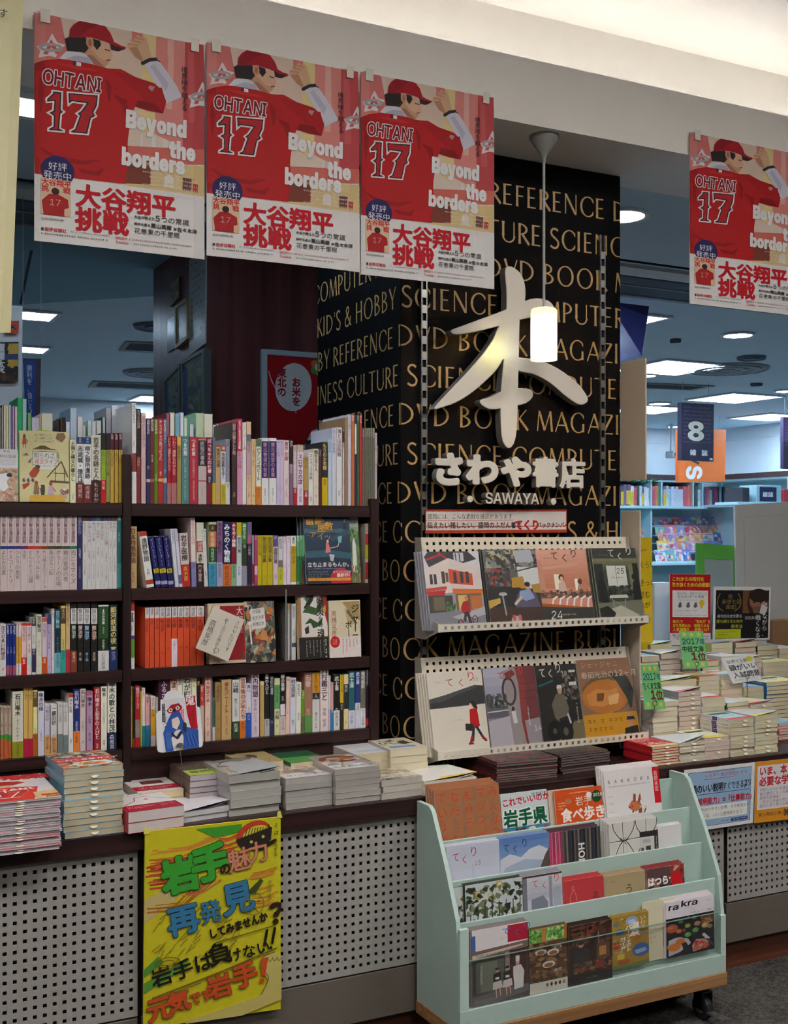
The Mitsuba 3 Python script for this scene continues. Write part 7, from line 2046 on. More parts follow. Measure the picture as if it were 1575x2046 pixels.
m = MB(); m.cbox((MX1 - .019, 2.676, .205), (MX1 + .001, 2.688, .325), (190, 214, 206), .001); m.build(k + '__front_stile_001', 'satin')
m = MB(); m.box((MX0 + .016, 2.679, .206), (MX1 - .019, 2.682, .335), (220, 230, 226)); v, f, c = m.get(); scene[k + '__clear_front'] = mikit.ply((v, f), 'clear', False)
labels[k + '__clear_front'] = {'label': 'clear acrylic front sheet'}
m = MB(); m.box((MX0 + .016, 2.6785, .3345), (MX1 - .019, 2.6825, .3362), (120, 150, 140)); m.build(k + '__clear_edge', 'satin')
m = MB(); m.cbox((MX0 - .014, 2.672, .112), (MX1 + .003, 2.925, .150), (160, 118, 76), .0015); m.build(k + '__plywood_base', 'plywood')
labels[k + '__plywood_base'] = {'label': 'bare plywood base board'}
for i, (x, y) in enumerate(((2.452, 2.722), (1.640, 2.722), (2.452, 2.875), (1.640, 2.875))):
 q = k + '__castor' + (f'_{i:03d}' if i else '')
 m = MB(); m.box((x - .03, y - .03, .108), (x + .03, y + .03, .112), (150, 150, 150)); m.lathe([(.016, .085), (.018, .108)], (120, 120, 120), (x, y, 0), 14)
 for s in (-1, 1):
  m.box((x + .018 * s - .002, y - .022, .035), (x + .018 * s + .002, y + .018, .088), (60, 60, 62))
 m.box((x - .018, y - .022, .085), (x + .018, y + .018, .090), (70, 70, 72))
 m.box((x - .012, y - .062, .028), (x + .012, y - .03, .034), (176, 176, 176), rotz((0, 0, 0)))
 m.build(q, 'metal')
 m = MB(); M = frame((x, y, .037), Y1, Z1, X1)
 m.lathe([(1e-4, -.014), (.026, -.014), (.035, -.011), (.037, -.006), (.037, .006), (.035, .011), (.026, .014), (1e-4, .014)], (34, 34, 36), n=24, M=M); m.build(q + '__wheel', 'satin')
 m = MB(); m.lathe([(1e-4, -.0155), (.016, -.0155), (.018, -.0138)], (180, 180, 178), n=16, M=frame((x - 0, y, .037), Y1, Z1, X1)); m.build(q + '__hub_cap', 'metal')
def stand_mag(tier, label, tl, tr, art, cover, h, copies=1, t=.006, dy=0.0, kind='magazine', page=(230, 226, 220), tilt=None, z=None, yoff=.0):
 y_lip = (2.820, 2.765, 2.708, 2.690)[tier]
 fl = (.480, .385, .290, .206)[tier] if z is None else z
 depth = (.080, .045, .048, .014)[tier]
 Y = y_lip + (.012, .010, .010, -.0055)[tier] + yoff
 t = t if tier < 3 else .003
 tilt = tilt if tilt is not None else (9, 4, 4, 1.2)[tier]
 al = math.radians(tilt)
 zt = fl + h * math.cos(al)
 Yt = Y + h * math.sin(al)
 a, b = UY(*tl, Yt), UY(*tr, Yt)
 a[0] = max(a[0], MX0 + .006 + .004 * copies)
 ztop = (a[2] + b[2]) / 2
 hh = (ztop - fl) / math.cos(al)
 if art is not None and abs(hh - h) > .0:
  art = clip_art(art, hh / (b[0] - a[0])) if tier < 3 else art
 g = thing(kind, label, 'magazine' if kind == 'magazine' else 'book', 'magazines on the mint green stand')
 upright_cover(g, a[0], b[0], fl, hh, Y, t, art, cover, tilt, page=page)
 for i in range(copies):
  c = thing(kind, fit(label + f', {nth(i + 2)} copy', label.split(', at the')[0] + f', {nth(i + 2)} copy', label.split(' at the')[0] + f', {nth(i + 2)} copy on the green stand'), 'magazine' if kind == 'magazine' else 'book', 'magazines on the mint green stand')
  upright_cover(c, a[0] - .004 * (i + 1), b[0] - .003 * (i + 1), fl, hh + .004 * (i + 1), Y + (t + .0012) * (i + 1) / math.cos(al), t, None, cover, tilt, page=page)
 return g
def clip_art(A, H):
 """the print of a cover of which only the top H (in widths) stands above its tier"""
 B = Art(H)
 B.layer = A.layer
 for v, t, c, L in A.items:
  if v[:, 1].max() <= H:
   B.items.append((v, t, c, L))
  elif v[:, 1].min() < H:
   S = unary_union([Polygon(v[q]).buffer(0) for q in t]).intersection(sbox(-1, -1, 2, H))
   vv, tt = triangulate(S)
   if len(tt):
    o = vv[tt]
    n = (o[:, 1, 0] - o[:, 0, 0]) * (o[:, 2, 1] - o[:, 0, 1]) - (o[:, 1, 1] - o[:, 0, 1]) * (o[:, 2, 0] - o[:, 0, 0])
    tt[n < 0] = tt[n < 0][:, ::-1]
    B.items.append((vv, tt, c, L))
 return B
S1 = lambda x, y: (820 + x / 2.461, 1520 + y / 2.461)
# tier one
A = Art(1.3, (172, 112, 76))
RD = (206, 74, 50)
for i, s in enumerate(('みんなのガ', 'マジスペグ', 'まめうん', 'ねだまれ', 'ていうつ')): A.text(s, .90 - .2 * i, .02 + (.0 if i < 2 else .02), .13, RD, vert=True, gap=.25)
for x, y, w, h in ((.40, .10, .05, .6), (.22, .2, .1, .03), (.26, .38, .05, .2), (.58, .0, .04, .5), (.72, .42, .12, .04), (.86, .2, .04, .3)): A.rect(x, y, w, h, (156, 112, 84))
stand_mag(0, 'brown kraft covered magazine with red characters on the top tier', S1(88, 146), S1(436, 118), A, (172, 112, 76), .26, 3, .007)
A = Art(1.3, (206, 214, 216))
A.text('これでいいのか', .03, .22, .125, (196, 40, 56), bold=1.6, fine=True, rot=-3); A.text('地方創生', .66, .10, .075, (50, 60, 90)); A.text('岩手県', .03, .56, .27, (236, 240, 236), bold=4, fine=True); A.text('岩手県', .03, .56, .27, (20, 90, 60), bold=1.6, fine=True)
A.rect(0, .60, 1, .7, (80, 110, 130)); A.rect(0, .60, 1, .10, (70, 130, 170)); A.spots(0, .62, 1, .6, 46, .09, [(70, 60, 60), (196, 150, 120), (80, 150, 60), (50, 50, 60), (190, 60, 50), (220, 214, 206)], 5)
for x in (.14, .4, .66, .9): A.ell(x, .78, .06, .075, (206, 160, 130)); A.ell(x, .74, .065, .05, (44, 40, 44))
stand_mag(0, 'white and green magazine with bold green kanji on the top tier', S1(440, 168), S1(668, 140), A, (206, 214, 216), .255, 0)
A = Art(1.3, (214, 84, 36))
A.text('岩手', .42, .28, .15, (240, 226, 206), fine=True); A.text('食べ歩き', .10, .52, .205, (244, 236, 226), bold=1.6, fine=True); A.text('大百科', .34, .72, .16, (244, 236, 226), bold=1.2, fine=True); A.ell(.88, .17, .105, .105, (40, 70, 50)); A.text('2018', .81, .17, .055, (226, 226, 190), bold=1); A.ell(.72, .17, .055, .07, (226, 190, 160)); A.ell(.72, .13, .06, .05, (230, 228, 226)); A.ell(.28, .2, .07, .05, (190, 120, 80)); A.scrawl(.06, .2, .16, .14, (250, 220, 180), 3, 3); A.ell(.78, .74, .07, .1, (240, 230, 220)); A.scrawl(.3, .05, .4, .04, (250, 220, 180), 1, 2)
stand_mag(0, 'orange food guide magazine with white kanji on the top tier', S1(704, 152), S1(935, 122), A, (220, 120, 70), .255, 0)
stand_mag(0, 'magazine showing only its page edges behind the orange food guide', S1(672, 150), S1(900, 120), None, (206, 190, 170), .258, 0, yoff=.010)
A = Art(1.28, (228, 222, 222))
for i, ch in enumerate('SAKKORA'): A.text(ch, .06 + i * .118, .19, .05, (70, 60, 58), 'inter')
A.scrawl(.06, .22, .76, .035, (120, 112, 110), 1, 4); A.rect(.88, .02, .12, .52, (196, 30, 44)); A.text('会期未定', .935, .07, .065, (240, 210, 210), vert=True)
for y in (.36, .46, .58): A.scrawl(.04, y, .1, .025, (150, 144, 142), 1, int(y * 100))
DGN = (150, 74, 56)
A.line(spline([(.52, .56), (.58, .52), (.60, .62), (.54, .74), (.44, .74), (.38, .88), (.42, 1.02), (.52, 1.04)]), .06, DGN); A.poly([(.40, .52), (.46, .46), (.58, .48), (.62, .58), (.52, .62), (.42, .58)], (196, 120, 80), .01); A.poly([(.48, .48), (.50, .36), (.54, .38), (.53, .48)], DGN); A.poly([(.56, .48), (.62, .36), (.63, .44), (.60, .50)], DGN); A.ring(.68, 1.0, .08, .09, .045, (170, 104, 70)); A.spots(.38, .46, .34, .6, 40, .02, [(110, 60, 44), (206, 170, 110), (60, 50, 44), (222, 212, 190)], 4); A.poly([(.42, .54), (.48, .52), (.47, .56)], (200, 60, 50))
stand_mag(0, 'white dance festival magazine with a small red beast figure on the top tier', S1(945, 48), S1(1214, 26), A, (228, 222, 222), .30, 3, .005)
# tier two
A = Art(1.3, (200, 204, 222)); A.bands(0, .05, 1, .9, (196, 200, 218), (212, 214, 228), 5); A.text('て', .10, .24, .13, (176, 60, 84)); A.text('く', .26, .30, .13, (176, 60, 84)); A.text('り', .42, .20, .15, (176, 60, 84)); A.text('23', .52, .36, .07, (170, 90, 110), 'light'); A.scrawl(.46, .34, .05, .26, (170, 172, 196), 1, 2, vert=True)
stand_mag(1, 'pale lilac local magazine at the end of the second tier', S1(165, 424), S1(436, 390), A, (206, 208, 222), .235, 1)
A = Art(1.3, (110, 140, 190)); A.bands(0, 0, 1, .62, (96, 130, 190), (150, 176, 210), 6); A.poly([(0, .36), (.2, .28), (.42, .36), (.6, .24), (.8, .2), (1, .3), (1, .6), (0, .66)], (206, 210, 222), .03); A.poly([(.1, .5), (.5, .40), (.9, .46), (1, .6), (0, .66)], (170, 180, 202), .03); A.poly([(0, .64), (.4, .6), (1, .58), (1, .68), (0, .70)], (60, 90, 110)); A.poly([(.8, .58), (.92, .36), (1, .26), (1, .7), (.76, .7)], (90, 80, 76)); A.rect(0, .68, 1, .6, (70, 100, 120))
A.text('て', .06, .22, .12, (40, 50, 90)); A.text('く', .24, .26, .12, (40, 50, 90)); A.text('り', .42, .18, .13, (40, 50, 90))
stand_mag(1, 'local magazine with blue sky and clouds on the second tier', S1(438, 386), S1(680, 350), A, (120, 150, 196), .235, 1)
A = Art(1.3, (60, 58, 62))
for i in range(7): A.rect(i * .036, 0, .030, 1.3, [(196, 70, 110), (206, 100, 130), (170, 50, 90), (214, 120, 140)][i % 4])
for i in range(20): A.rect(.25 + i * .038, 0, .034, 1.3, [(96, 90, 84), (66, 62, 62), (120, 112, 104), (50, 50, 58), (56, 60, 74), (40, 40, 46)][(i * 7) % 6])
A.text('HOMES', .56, .22, .12, (232, 230, 230), 'inter', 1, rot=90)
stand_mag(1, 'magazine of pink and charcoal stripes with white letters on the second tier', S1(682, 356), S1(930, 324), A, (90, 60, 70), .235, 2)
A = Art(1.3, (214, 212, 206)); LN = (60, 58, 58)
for x in (.08, .55): A.line(spline([(x, -.1), (x + .02, .12), (x + .22, .30), (x + .42, .12), (x + .44, -.1)]), .014, LN); A.line(spline([(x + .02, .7), (x + .06, .48), (x + .22, .30), (x + .40, .5), (x + .44, .7)]), .014, LN)
A.line([(0, .30), (1, .27)], .010, LN); A.line([(.28, 0), (.28, .8)], .010, LN); A.line([(.76, 0), (.76, .3)], .010, LN)
for a in range(4): A.line([(.28 - .08 * math.cos(a * .785), .30 - .08 * math.sin(a * .785)), (.28 + .08 * math.cos(a * .785), .30 + .08 * math.sin(a * .785))], .010, LN)
A.rect(.62, .20, .38, .09, (50, 48, 48)); A.rect(.62, .29, .30, .22, (206, 204, 200)); A.rect(.92, .2, .08, .5, (50, 48, 48)); A.scrawl(.94, .3, .04, .35, (220, 216, 212), 1, 3, vert=True); A.rect(.68, .33, .16, .06, (180, 178, 174)); A.rect(.64, .46, .06, .2, (90, 88, 88)); A.rect(.74, .44, .1, .25, (70, 68, 68))
stand_mag(1, 'white magazine with black lattice window drawing on the second tier', S1(975, 306), S1(1213, 286), A, (206, 204, 200), .24, 3)
stand_mag(1, 'blank white booklet at the far end of the second tier', S1(1218, 322), S1(1332, 312), Art(1.3, (224, 222, 222)), (224, 222, 222), .2, 1)
# tier three
def forest(A, x0, w, seed):
 A.rect(x0, .0, w, 1.3, (196, 204, 206)); A.spots(x0, .04, w, .75, 120, .06, [(60, 70, 50), (84, 96, 64), (44, 52, 40), (120, 130, 96)], seed)
 for i in range(8): A.line([(x0 + w * (.08 + i * .125), .3), (x0 + w * (.06 + i * .125), .9)], .014, (54, 50, 44))
 A.spots(x0, .3, w, .7, 40, .05, [(206, 212, 214), (150, 160, 150), (90, 100, 70)], seed + 1)
A = Art(1.3, (120, 130, 110)); forest(A, 0, 1, 3); A.text('て', .12, .22, .14, (206, 176, 60)); A.text('く', .34, .26, .14, (206, 176, 60)); A.text('り', .50, .14, .16, (206, 176, 60))
stand_mag(2, 'local magazine with dark tree trunks at the end of the third tier', S1(270, 612), S1(548, 576), A, (60, 70, 56), .235, 1)
A = Art(1.3, (120, 130, 110)); forest(A, 0, 1, 8); A.text('て', .08, .3, .16, (206, 176, 60))
stand_mag(2, 'another forest covered copy peeking out at the end of the third tier', S1(214, 622), S1(470, 590), A, (60, 70, 56), .233, 0, yoff=.012)
A = Art(1.3, (196, 196, 206)); A.bands(0, 0, 1, .5, (206, 206, 214), (180, 182, 196), 4); A.rect(0, 0, .1, 1.3, (120, 120, 130)); A.rect(.66, .06, .08, 1.2, (150, 150, 160)); A.poly([(.2, .5), (.5, .44), (.62, .6), (.6, 1.0), (.2, 1.0)], (130, 134, 150), .02); A.rect(.76, .3, .2, .5, (170, 176, 190)); A.rect(0, .0, 1, .04, (70, 56, 56)); A.text('て', .22, .24, .15, (196, 60, 66)); A.text('く', .46, .30, .14, (196, 60, 66)); A.text('り', .76, .18, .17, (196, 60, 66))
stand_mag(2, 'local magazine with pale window and red letters on the third tier', S1(552, 572), S1(744, 546), A, (150, 150, 160), .235, 2)
A = Art(1.3, (196, 64, 70)); A.line(spline([(.20, .5), (.16, .36), (.24, .22), (.30, .30), (.34, .5)]), .01, (230, 150, 140)); A.ring(.24, .17, .03, .04, .01, (230, 150, 140)); A.line([(.16, .4), (.10, .6)], .01, (230, 150, 140)); A.line([(.34, .5), (.40, .66)], .01, (230, 150, 140)); A.text('北', .72, .42, .14, (50, 30, 34), bold=.4)
stand_mag(2, 'plain red booklet with a thin line figure on the third tier', S1(752, 592), S1(948, 568), A, (196, 64, 70), .19, 2, .005)
A = Art(1.3, (176, 156, 120)); A.text('う', .50, .38, .17, (50, 42, 36), bold=.3); A.text('一', .17, .16, .08, (70, 60, 48)); A.scrawl(.40, .36, .3, .03, (130, 112, 84), 1, 3)
stand_mag(2, 'plain tan booklet with one black character on the third tier', S1(952, 568), S1(1154, 542), A, (176, 156, 120), .19, 2, .005)
A = Art(1.3, (150, 60, 60)); A.spots(0, 0, 1, .8, 90, .10, [(90, 50, 50), (176, 40, 46), (206, 160, 130), (60, 40, 44), (120, 70, 60)], 6); A.rect(0, 0, .62, .8, (96, 70, 70)); A.spots(0, .2, .6, .6, 40, .1, [(60, 46, 48), (150, 110, 90), (110, 80, 80)], 7); A.text('はつらつ', .02, .34, .16, (242, 236, 232), bold=2, fine=True); A.poly([(.62, .2), (.9, .12), (.96, .4), (.66, .46)], (206, 30, 40), .02)
stand_mag(2, 'red and grey magazine with thick white letters on the third tier', S1(1160, 534), S1(1344, 508), A, (150, 60, 60), .2, 2, .005)
# tier four, at the front
A = Art(1.62, (70, 64, 58))
A.rect(0, 0, 1, .46, (224, 218, 220)); A.rect(.0, .12, .06, .36, (70, 100, 170)); A.rect(.63, .02, .37, .36, (176, 40, 60)); A.text('て', .52, .20, .15, (80, 110, 190)); A.text('く', .72, .26, .14, (110, 90, 170)); A.text('り', .90, .16, .15, (120, 80, 160)); A.scrawl(.50, .26, .1, .06, (150, 150, 160), 2, 3)
A.poly([(0, .46), (1, .40), (1, .54), (0, .66)], (120, 100, 92)); A.poly([(0, .54), (.9, .46), (.9, .50), (0, .62)], (196, 180, 170)); A.text('Hotel Bouquet', .05, .585, .05, (90, 60, 60), 'light', slant=.2); A.rect(.06, .70, .5, .74, (96, 100, 92)); A.rect(.14, .72, .30, .62, (120, 126, 112)); A.rect(.66, .56, .3, .9, (80, 44, 44)); A.rect(.58, .58, .08, .9, (150, 140, 132)); A.scrawl(.12, .78, .06, .4, (220, 218, 206), 1, 2, vert=True)
A.rect(0, 1.36, 1, .26, (84, 84, 84)); A.poly([(0, 1.42), (.5, 1.36), (1, 1.34), (1, 1.5), (.3, 1.62), (0, 1.62)], (110, 110, 108))
for x, c in ((.44, (40, 38, 40)), (.62, (44, 40, 42))):
 A.poly([(x - .07, 1.0), (x + .06, .98), (x + .06, 1.18), (x - .08, 1.2)], c, .01); A.ell(x, .93, .035, .045, (206, 166, 146)); A.ell(x - .005, .905, .04, .03, (44, 38, 40)); A.rect(x - .04, 1.08, .07, .05, (226, 222, 214)); A.poly([(x - .08, 1.18), (x + .07, 1.16), (x + .09, 1.32), (x - .09, 1.34)], (216, 206, 206), .01); A.line([(x - .03, 1.33), (x - .02, 1.5)], .022, (206, 170, 150)); A.line([(x + .04, 1.32), (x + .05, 1.48)], .022, (206, 170, 150))
A.poly([(.72, .92), (.86, .90), (.92, 1.05), (.90, 1.4), (.74, 1.42), (.72, 1.1)], (226, 224, 222), .01); A.ell(.80, .86, .035, .045, (206, 166, 146)); A.rect(.765, .70, .07, .13, (232, 230, 228)); A.scrawl(.04, 1.5, .4, .06, (190, 190, 186), 2, 4)
stand_mag(3, 'magazine with two waitresses and a cook before a shop on the front tier', S1(302, 836), S1(577, 790), A, (150, 140, 140), .25, 2, .005)
A = Art(1.9, (110, 80, 56))
A.rect(0, 0, 1, .42, (130, 160, 90)); A.spots(0, 0, .34, .4, 40, .06, [(96, 160, 70), (150, 200, 110), (70, 120, 50)], 3); A.spots(.44, 0, .5, .4, 60, .06, [(96, 160, 70), (150, 200, 110), (70, 120, 50), (190, 214, 150)], 4); A.rect(.34, 0, .1, .42, (190, 130, 60)); A.rect(.92, 0, .08, .42, (170, 110, 50)); A.rect(0, .42, 1, 1.2, (100, 70, 48)); A.spots(0, .42, 1, 1.2, 90, .1, [(130, 96, 64), (70, 50, 38), (160, 120, 80), (90, 60, 40)], 5)
for x, y, r in ((.3, .7, .15), (.62, .76, .16), (.5, 1.1, .17), (.75, .62, .1)): A.ell(x, y, r, r * .6, (226, 220, 206)); A.ell(x, y + .02, r * .7, r * .4, (150, 100, 66))
A.rect(0, 1.58, 1, .32, (214, 210, 198))
for i in range(5): A.ell(.46 + i * .11, 1.70, .032, .055, [(90, 88, 84), (40, 40, 40), (60, 58, 56), (40, 40, 40), (130, 126, 120)][i])
A.text('食堂', .62, 1.35, .10, (226, 214, 196))
stand_mag(3, 'magazine with cups on a wooden table by green windows on the front tier', S1(582, 830), S1(768, 806), A, (110, 80, 56), .24, 1, .005)
A = Art(1.9, (62, 44, 36))
A.spots(0, 0, 1, .7, 80, .1, [(90, 56, 44), (50, 36, 32), (120, 80, 56), (70, 40, 36)], 6); A.rect(.06, .1, .3, .04, (110, 70, 56)); A.rect(.06, .25, .3, .04, (110, 70, 56)); A.rect(.42, .06, .16, .28, (120, 60, 44)); A.ell(.50, .16, .05, .06, (30, 26, 26)); A.poly([(.14, .8), (.34, .7), (.48, .84), (.46, 1.3), (.12, 1.3)], (58, 54, 54), .03); A.ell(.28, .66, .06, .08, (196, 150, 120)); A.ell(.28, .60, .065, .05, (44, 38, 38)); A.rect(.64, .7, .3, .5, (110, 76, 50)); A.rect(.7, .8, .16, .3, (190, 140, 80)); A.spots(.1, 1.2, .9, .35, 40, .07, [(120, 60, 44), (90, 80, 70), (150, 110, 70)], 7); A.rect(.62, 1.3, .2, .2, (130, 56, 44)); A.rect(0, 1.62, 1, .28, (42, 40, 42)); A.text('もくりの', .4, 1.76, .05, (170, 166, 160)); A.scrawl(.66, .3, .05, .4, (206, 200, 190), 1, 2, vert=True)
stand_mag(3, 'dark brown magazine with a man in a cabin on the front tier', S1(775, 812), S1(988, 784), A, (62, 44, 36), .24, 2, .005)
A = Art(2.0, (170, 136, 50))
A.spots(0, .1, .4, 1.4, 20, .08, [(190, 170, 110), (130, 120, 80), (206, 150, 60)], 6); A.ell(.54, .26, .17, .18, (150, 170, 200)); A.poly([(.42, .24), (.6, .2), (.66, .36), (.46, .38)], (200, 206, 212), .01); A.ell(.78, 1.42, .24, .26, (70, 104, 170)); A.poly([(.6, 1.4), (.9, 1.36), (.94, 1.5), (.64, 1.56)], (150, 176, 206), .02); A.ell(.20, .62, .12, .12, (90, 120, 150)); A.ell(.86, .78, .12, .12, (150, 130, 100)); A.ell(.3, 1.76, .17, .12, (176, 96, 50)); A.ell(.1, .3, .08, .1, (110, 120, 130)); A.rect(.02, 1.0, .16, .06, (176, 60, 40)); A.rect(.02, 1.1, .16, .14, (190, 70, 50)); A.rect(.12, 1.46, .2, .2, (214, 190, 70)); A.poly([(0, 1.84), (.4, 1.88), (1, 1.84), (1, 2.0), (0, 2.0)], (110, 130, 70))
A.text('いわて', .84, .12, .15, (236, 232, 214), vert=True, fine=True); A.text('温泉', .62, .32, .23, (242, 238, 226), vert=True, bold=1.6, fine=True); A.text('パーフェクト', .44, .40, .145, (242, 238, 226), vert=True, bold=1.2, fine=True); A.text('ガイド', .28, .82, .145, (242, 238, 226), vert=True, bold=1.2, fine=True); A.text('♨', .56, .98, .2, (206, 70, 50))
stand_mag(3, 'gold hot spring guide with white vertical lettering on the front tier', S1(990, 770), S1(1168, 738), A, (170, 136, 50), .26, 1, .005, z=.225)
A = Art(1.9, (222, 216, 186)); A.rect(.6, .9, .3, .6, (120, 140, 60)); A.scrawl(.1, .8, .3, .6, (190, 186, 160), 4, 3)
stand_mag(3, 'cream backed booklet standing behind the gold guide and the white food magazine', S1(1140, 692), S1(1300, 676), A, (222, 216, 186), .28, 0, .005, z=.225, yoff=.008)
A = Art(1.75, (34, 32, 34))
A.rect(0, 0, 1, .52, (226, 218, 226)); A.text('ra', .04, .26, .19, (36, 34, 36), 'inter', .8, slant=.1, fine=True); A.text('kra', .30, .21, .19, (36, 34, 36), 'inter', .8, slant=.1, fine=True); A.scrawl(.25, .14, .04, .12, (140, 136, 140), 1, 3, vert=True); A.scrawl(.82, .12, .13, .05, (150, 144, 150), 2, 2); A.text('冬のスイーツ案内。', .50, .47, .055, (90, 84, 92))
for x, y, r, c in ((.12, .84, .12, (190, 96, 60)), (.26, .96, .06, (206, 110, 50)), (.44, .84, .06, (140, 160, 60)), (.30, .66, .055, (96, 150, 90)), (.58, .62, .05, (96, 150, 90)), (.46, .56, .03, (120, 60, 50)), (.60, 1.02, .07, (90, 150, 84)), (.44, 1.12, .07, (100, 160, 90)), (.64, .82, .07, (170, 130, 84)), (.80, .92, .075, (196, 170, 130)), (.90, .98, .06, (150, 120, 84)), (.14, 1.40, .13, (206, 130, 60)), (.26, 1.26, .10, (214, 120, 60)), (.36, .96, .05, (130, 60, 50))): A.ell(x, y, r, r * 1.15, c); A.ell(x - r * .2, y - r * .25, r * .45, r * .45, tuple(min(255, q + 26) for q in c))
A.poly([(.70, .66), (.98, .6), (.98, .82), (.84, .90)], (190, 150, 96), .01); A.spots(.72, .6, .26, .24, 26, .05, [(150, 96, 60), (190, 140, 84), (120, 76, 50)], 4); A.poly([(.04, 1.2), (.2, 1.14), (.44, 1.24), (.5, 1.4), (.3, 1.6), (.04, 1.7)], (196, 196, 206), .02); A.ell(.16, 1.44, .13, .13, (214, 130, 56)); A.ell(.28, 1.30, .10, .10, (214, 126, 60)); A.poly([(.52, 1.5), (.6, 1.32), (.86, 1.36), (.88, 1.62), (.54, 1.70)], (190, 170, 150), .01); A.spots(.55, 1.36, .32, .3, 50, .04, [(196, 56, 50), (214, 96, 80), (170, 40, 44)], 6); A.poly([(.72, 1.2), (.78, 1.16), (.90, 1.36), (.84, 1.40)], (206, 206, 210)); A.line([(.84, 1.38), (.96, 1.6)], .05, (70, 74, 84)); A.poly([(.3, 1.36), (.4, 1.34), (.5, 1.64), (.36, 1.68)], (44, 44, 52), .02); A.poly([(.16, .56), (.3, .54), (.28, .62)], (60, 60, 64))
stand_mag(3, 'white topped food magazine with vegetables on black on the front tier', S1(1254, 694), S1(1490, 664), A, (226, 218, 226), .26, 3, .006, z=.225)
# ------------------------------------------------------------------ notices on the counter front
A = Art(1.46, (212, 202, 40))
YL = (214, 204, 44)
OR, RD_ = (206, 120, 44), (180, 60, 40)
def stroke_fill(x, y, w, h, c, n, seed, ang=-8, lw=.012):
 """crayon hatching"""
 g = np.random.default_rng(seed)
 for i in range(n):
  yy = y + h * i / n + .01 * g.normal()
  x0 = x + w * .15 * g.random(); x1 = x + w * (.7 + .3 * g.random())
  A.line([(x0, yy), ((x0 + x1) / 2, yy + .008 * g.normal()), (x1, yy - math.tan(math.radians(-ang)) * (x1 - x0))], lw * (.6 + .7 * g.random()), tuple(np.clip(np.array(c) + 12 * g.normal(), 0, 255)))
stroke_fill(.02, .14, .60, .12, (210, 140, 50), 9, 1); stroke_fill(.01, .26, .36, .16, (186, 66, 40), 14, 2); stroke_fill(.02, .22, .60, .1, (206, 100, 44), 8, 3); stroke_fill(.52, .12, .16, .14, (200, 90, 44), 8, 4)
A.poly([(0, .50), (.2, .42), (.32, .40), (.2, .55), (0, .68)], (206, 186, 120)); stroke_fill(.02, .56, .5, .06, (190, 120, 50), 4, 5, -22); stroke_fill(.25, .42, .35, .1, (190, 110, 60), 7, 6, -16)
A.poly([(.36, .02), (.70, .02), (.70, .08), (.5, .10)], (70, 160, 50)); stroke_fill(.76, .40, .22, .06, (206, 140, 50), 6, 7); stroke_fill(.78, .54, .2, .14, (212, 150, 50), 8, 8); A.poly([(0, 1.02), (.1, .93), (.14, .98), (0, 1.08)], (90, 150, 60)); A.poly([(0, 1.12), (.32, .98), (.30, 1.04), (0, 1.20)], (100, 156, 60))
g_ = np.random.default_rng(4)
for i in range(60):
 x, y = .1 + .6 * g_.random(), .56 + .42 * g_.random()
 A.line([(x, y), (x - .03 - .03 * g_.random(), y + .05 * g_.random() + .02)], .006, (150, 130, 40))
# bowl of noodles
A.ell(.79, .11, .135, .10, (44, 38, 32), 22, -18); A.ell(.78, .085, .125, .075, (200, 70, 44), 22, -18); A.ell(.80, .10, .10, .055, (212, 196, 60), 20, -18)
for i in range(8): A.line([(.72 + i * .022, .12), (.74 + i * .02, .06)], .006, (50, 44, 36))
A.poly([(.66, .13), (.93, .06), (.92, .16), (.84, .23), (.72, .22)], (48, 42, 36), .01); A.line([(.84, .22), (.95, .17)], .03, (40, 36, 32)); A.ell(.86, .13, .012, .012, (206, 196, 80)); A.ell(.77, .16, .012, .012, (206, 196, 80))
for i, ch in enumerate('そば'): A.text(ch, .96, .04 + i * .05, .035, (90, 80, 30), vert=True)
A.text('ずるずる', .955, .15, .03, (90, 80, 30), vert=True)
GR, DK = (64, 170, 56), (40, 60, 36)
def big(ch, x, y, h, c, e=(44, 50, 40), w=1.6, rot=-8, sx=1): A.text(ch, x, y, h, c, bold=w, fine=True, rot=rot, sx=sx, edge=(e, .8))
big('岩', .13, .46, .235, GR, DK, 1.8); big('手', .34, .40, .24, GR, DK, 1.8); A.text('の', .535, .375, .075, (50, 34, 28), bold=2, rot=-8); big('魅', .60, .36, .155, (214, 140, 110), (110, 60, 50), .6); big('力', .75, .31, .14, (214, 140, 110), (110, 60, 50), .6)
BL = (60, 128, 170)
big('再', .17, .78, .20, BL, (24, 40, 56), 1.4); big('発', .40, .72, .15, BL, (24, 40, 56), .9, sx=.9); big('見', .56, .67, .21, BL, (24, 40, 56), 1.4)
A.text('してみませんか', .46, .845, .067, (44, 30, 26), bold=2.4, rot=-11, fine=True, sx=.82); A.text('?', .89, .80, .17, (54, 36, 28), 'heavy', 0, rot=4)
A.line([(.5, .885), (.95, .81)], .008, (110, 96, 40)); A.text('岩手は', .06, 1.15, .13, (30, 28, 26), bold=1, rot=-12, fine=True); A.text('負', .46, 1.05, .155, (30, 28, 26), bold=.8, rot=-10, fine=True); A.text('けない', .60, 1.04, .092, (30, 28, 26), bold=.9, rot=-8, fine=True); A.line([(.89, .84), (.87, .95)], .02, (30, 28, 26)); A.line([(.95, .83), (.93, .94)], .02, (30, 28, 26)); A.ell(.863, .985, .012, .012, (30, 28, 26)); A.ell(.92, .975, .012, .012, (30, 28, 26))
A.line([(.06, 1.235), (.5, 1.12), (.96, .985)], .012, (120, 100, 40)); A.line([(.04, 1.26), (.4, 1.17)], .006, (120, 100, 40))
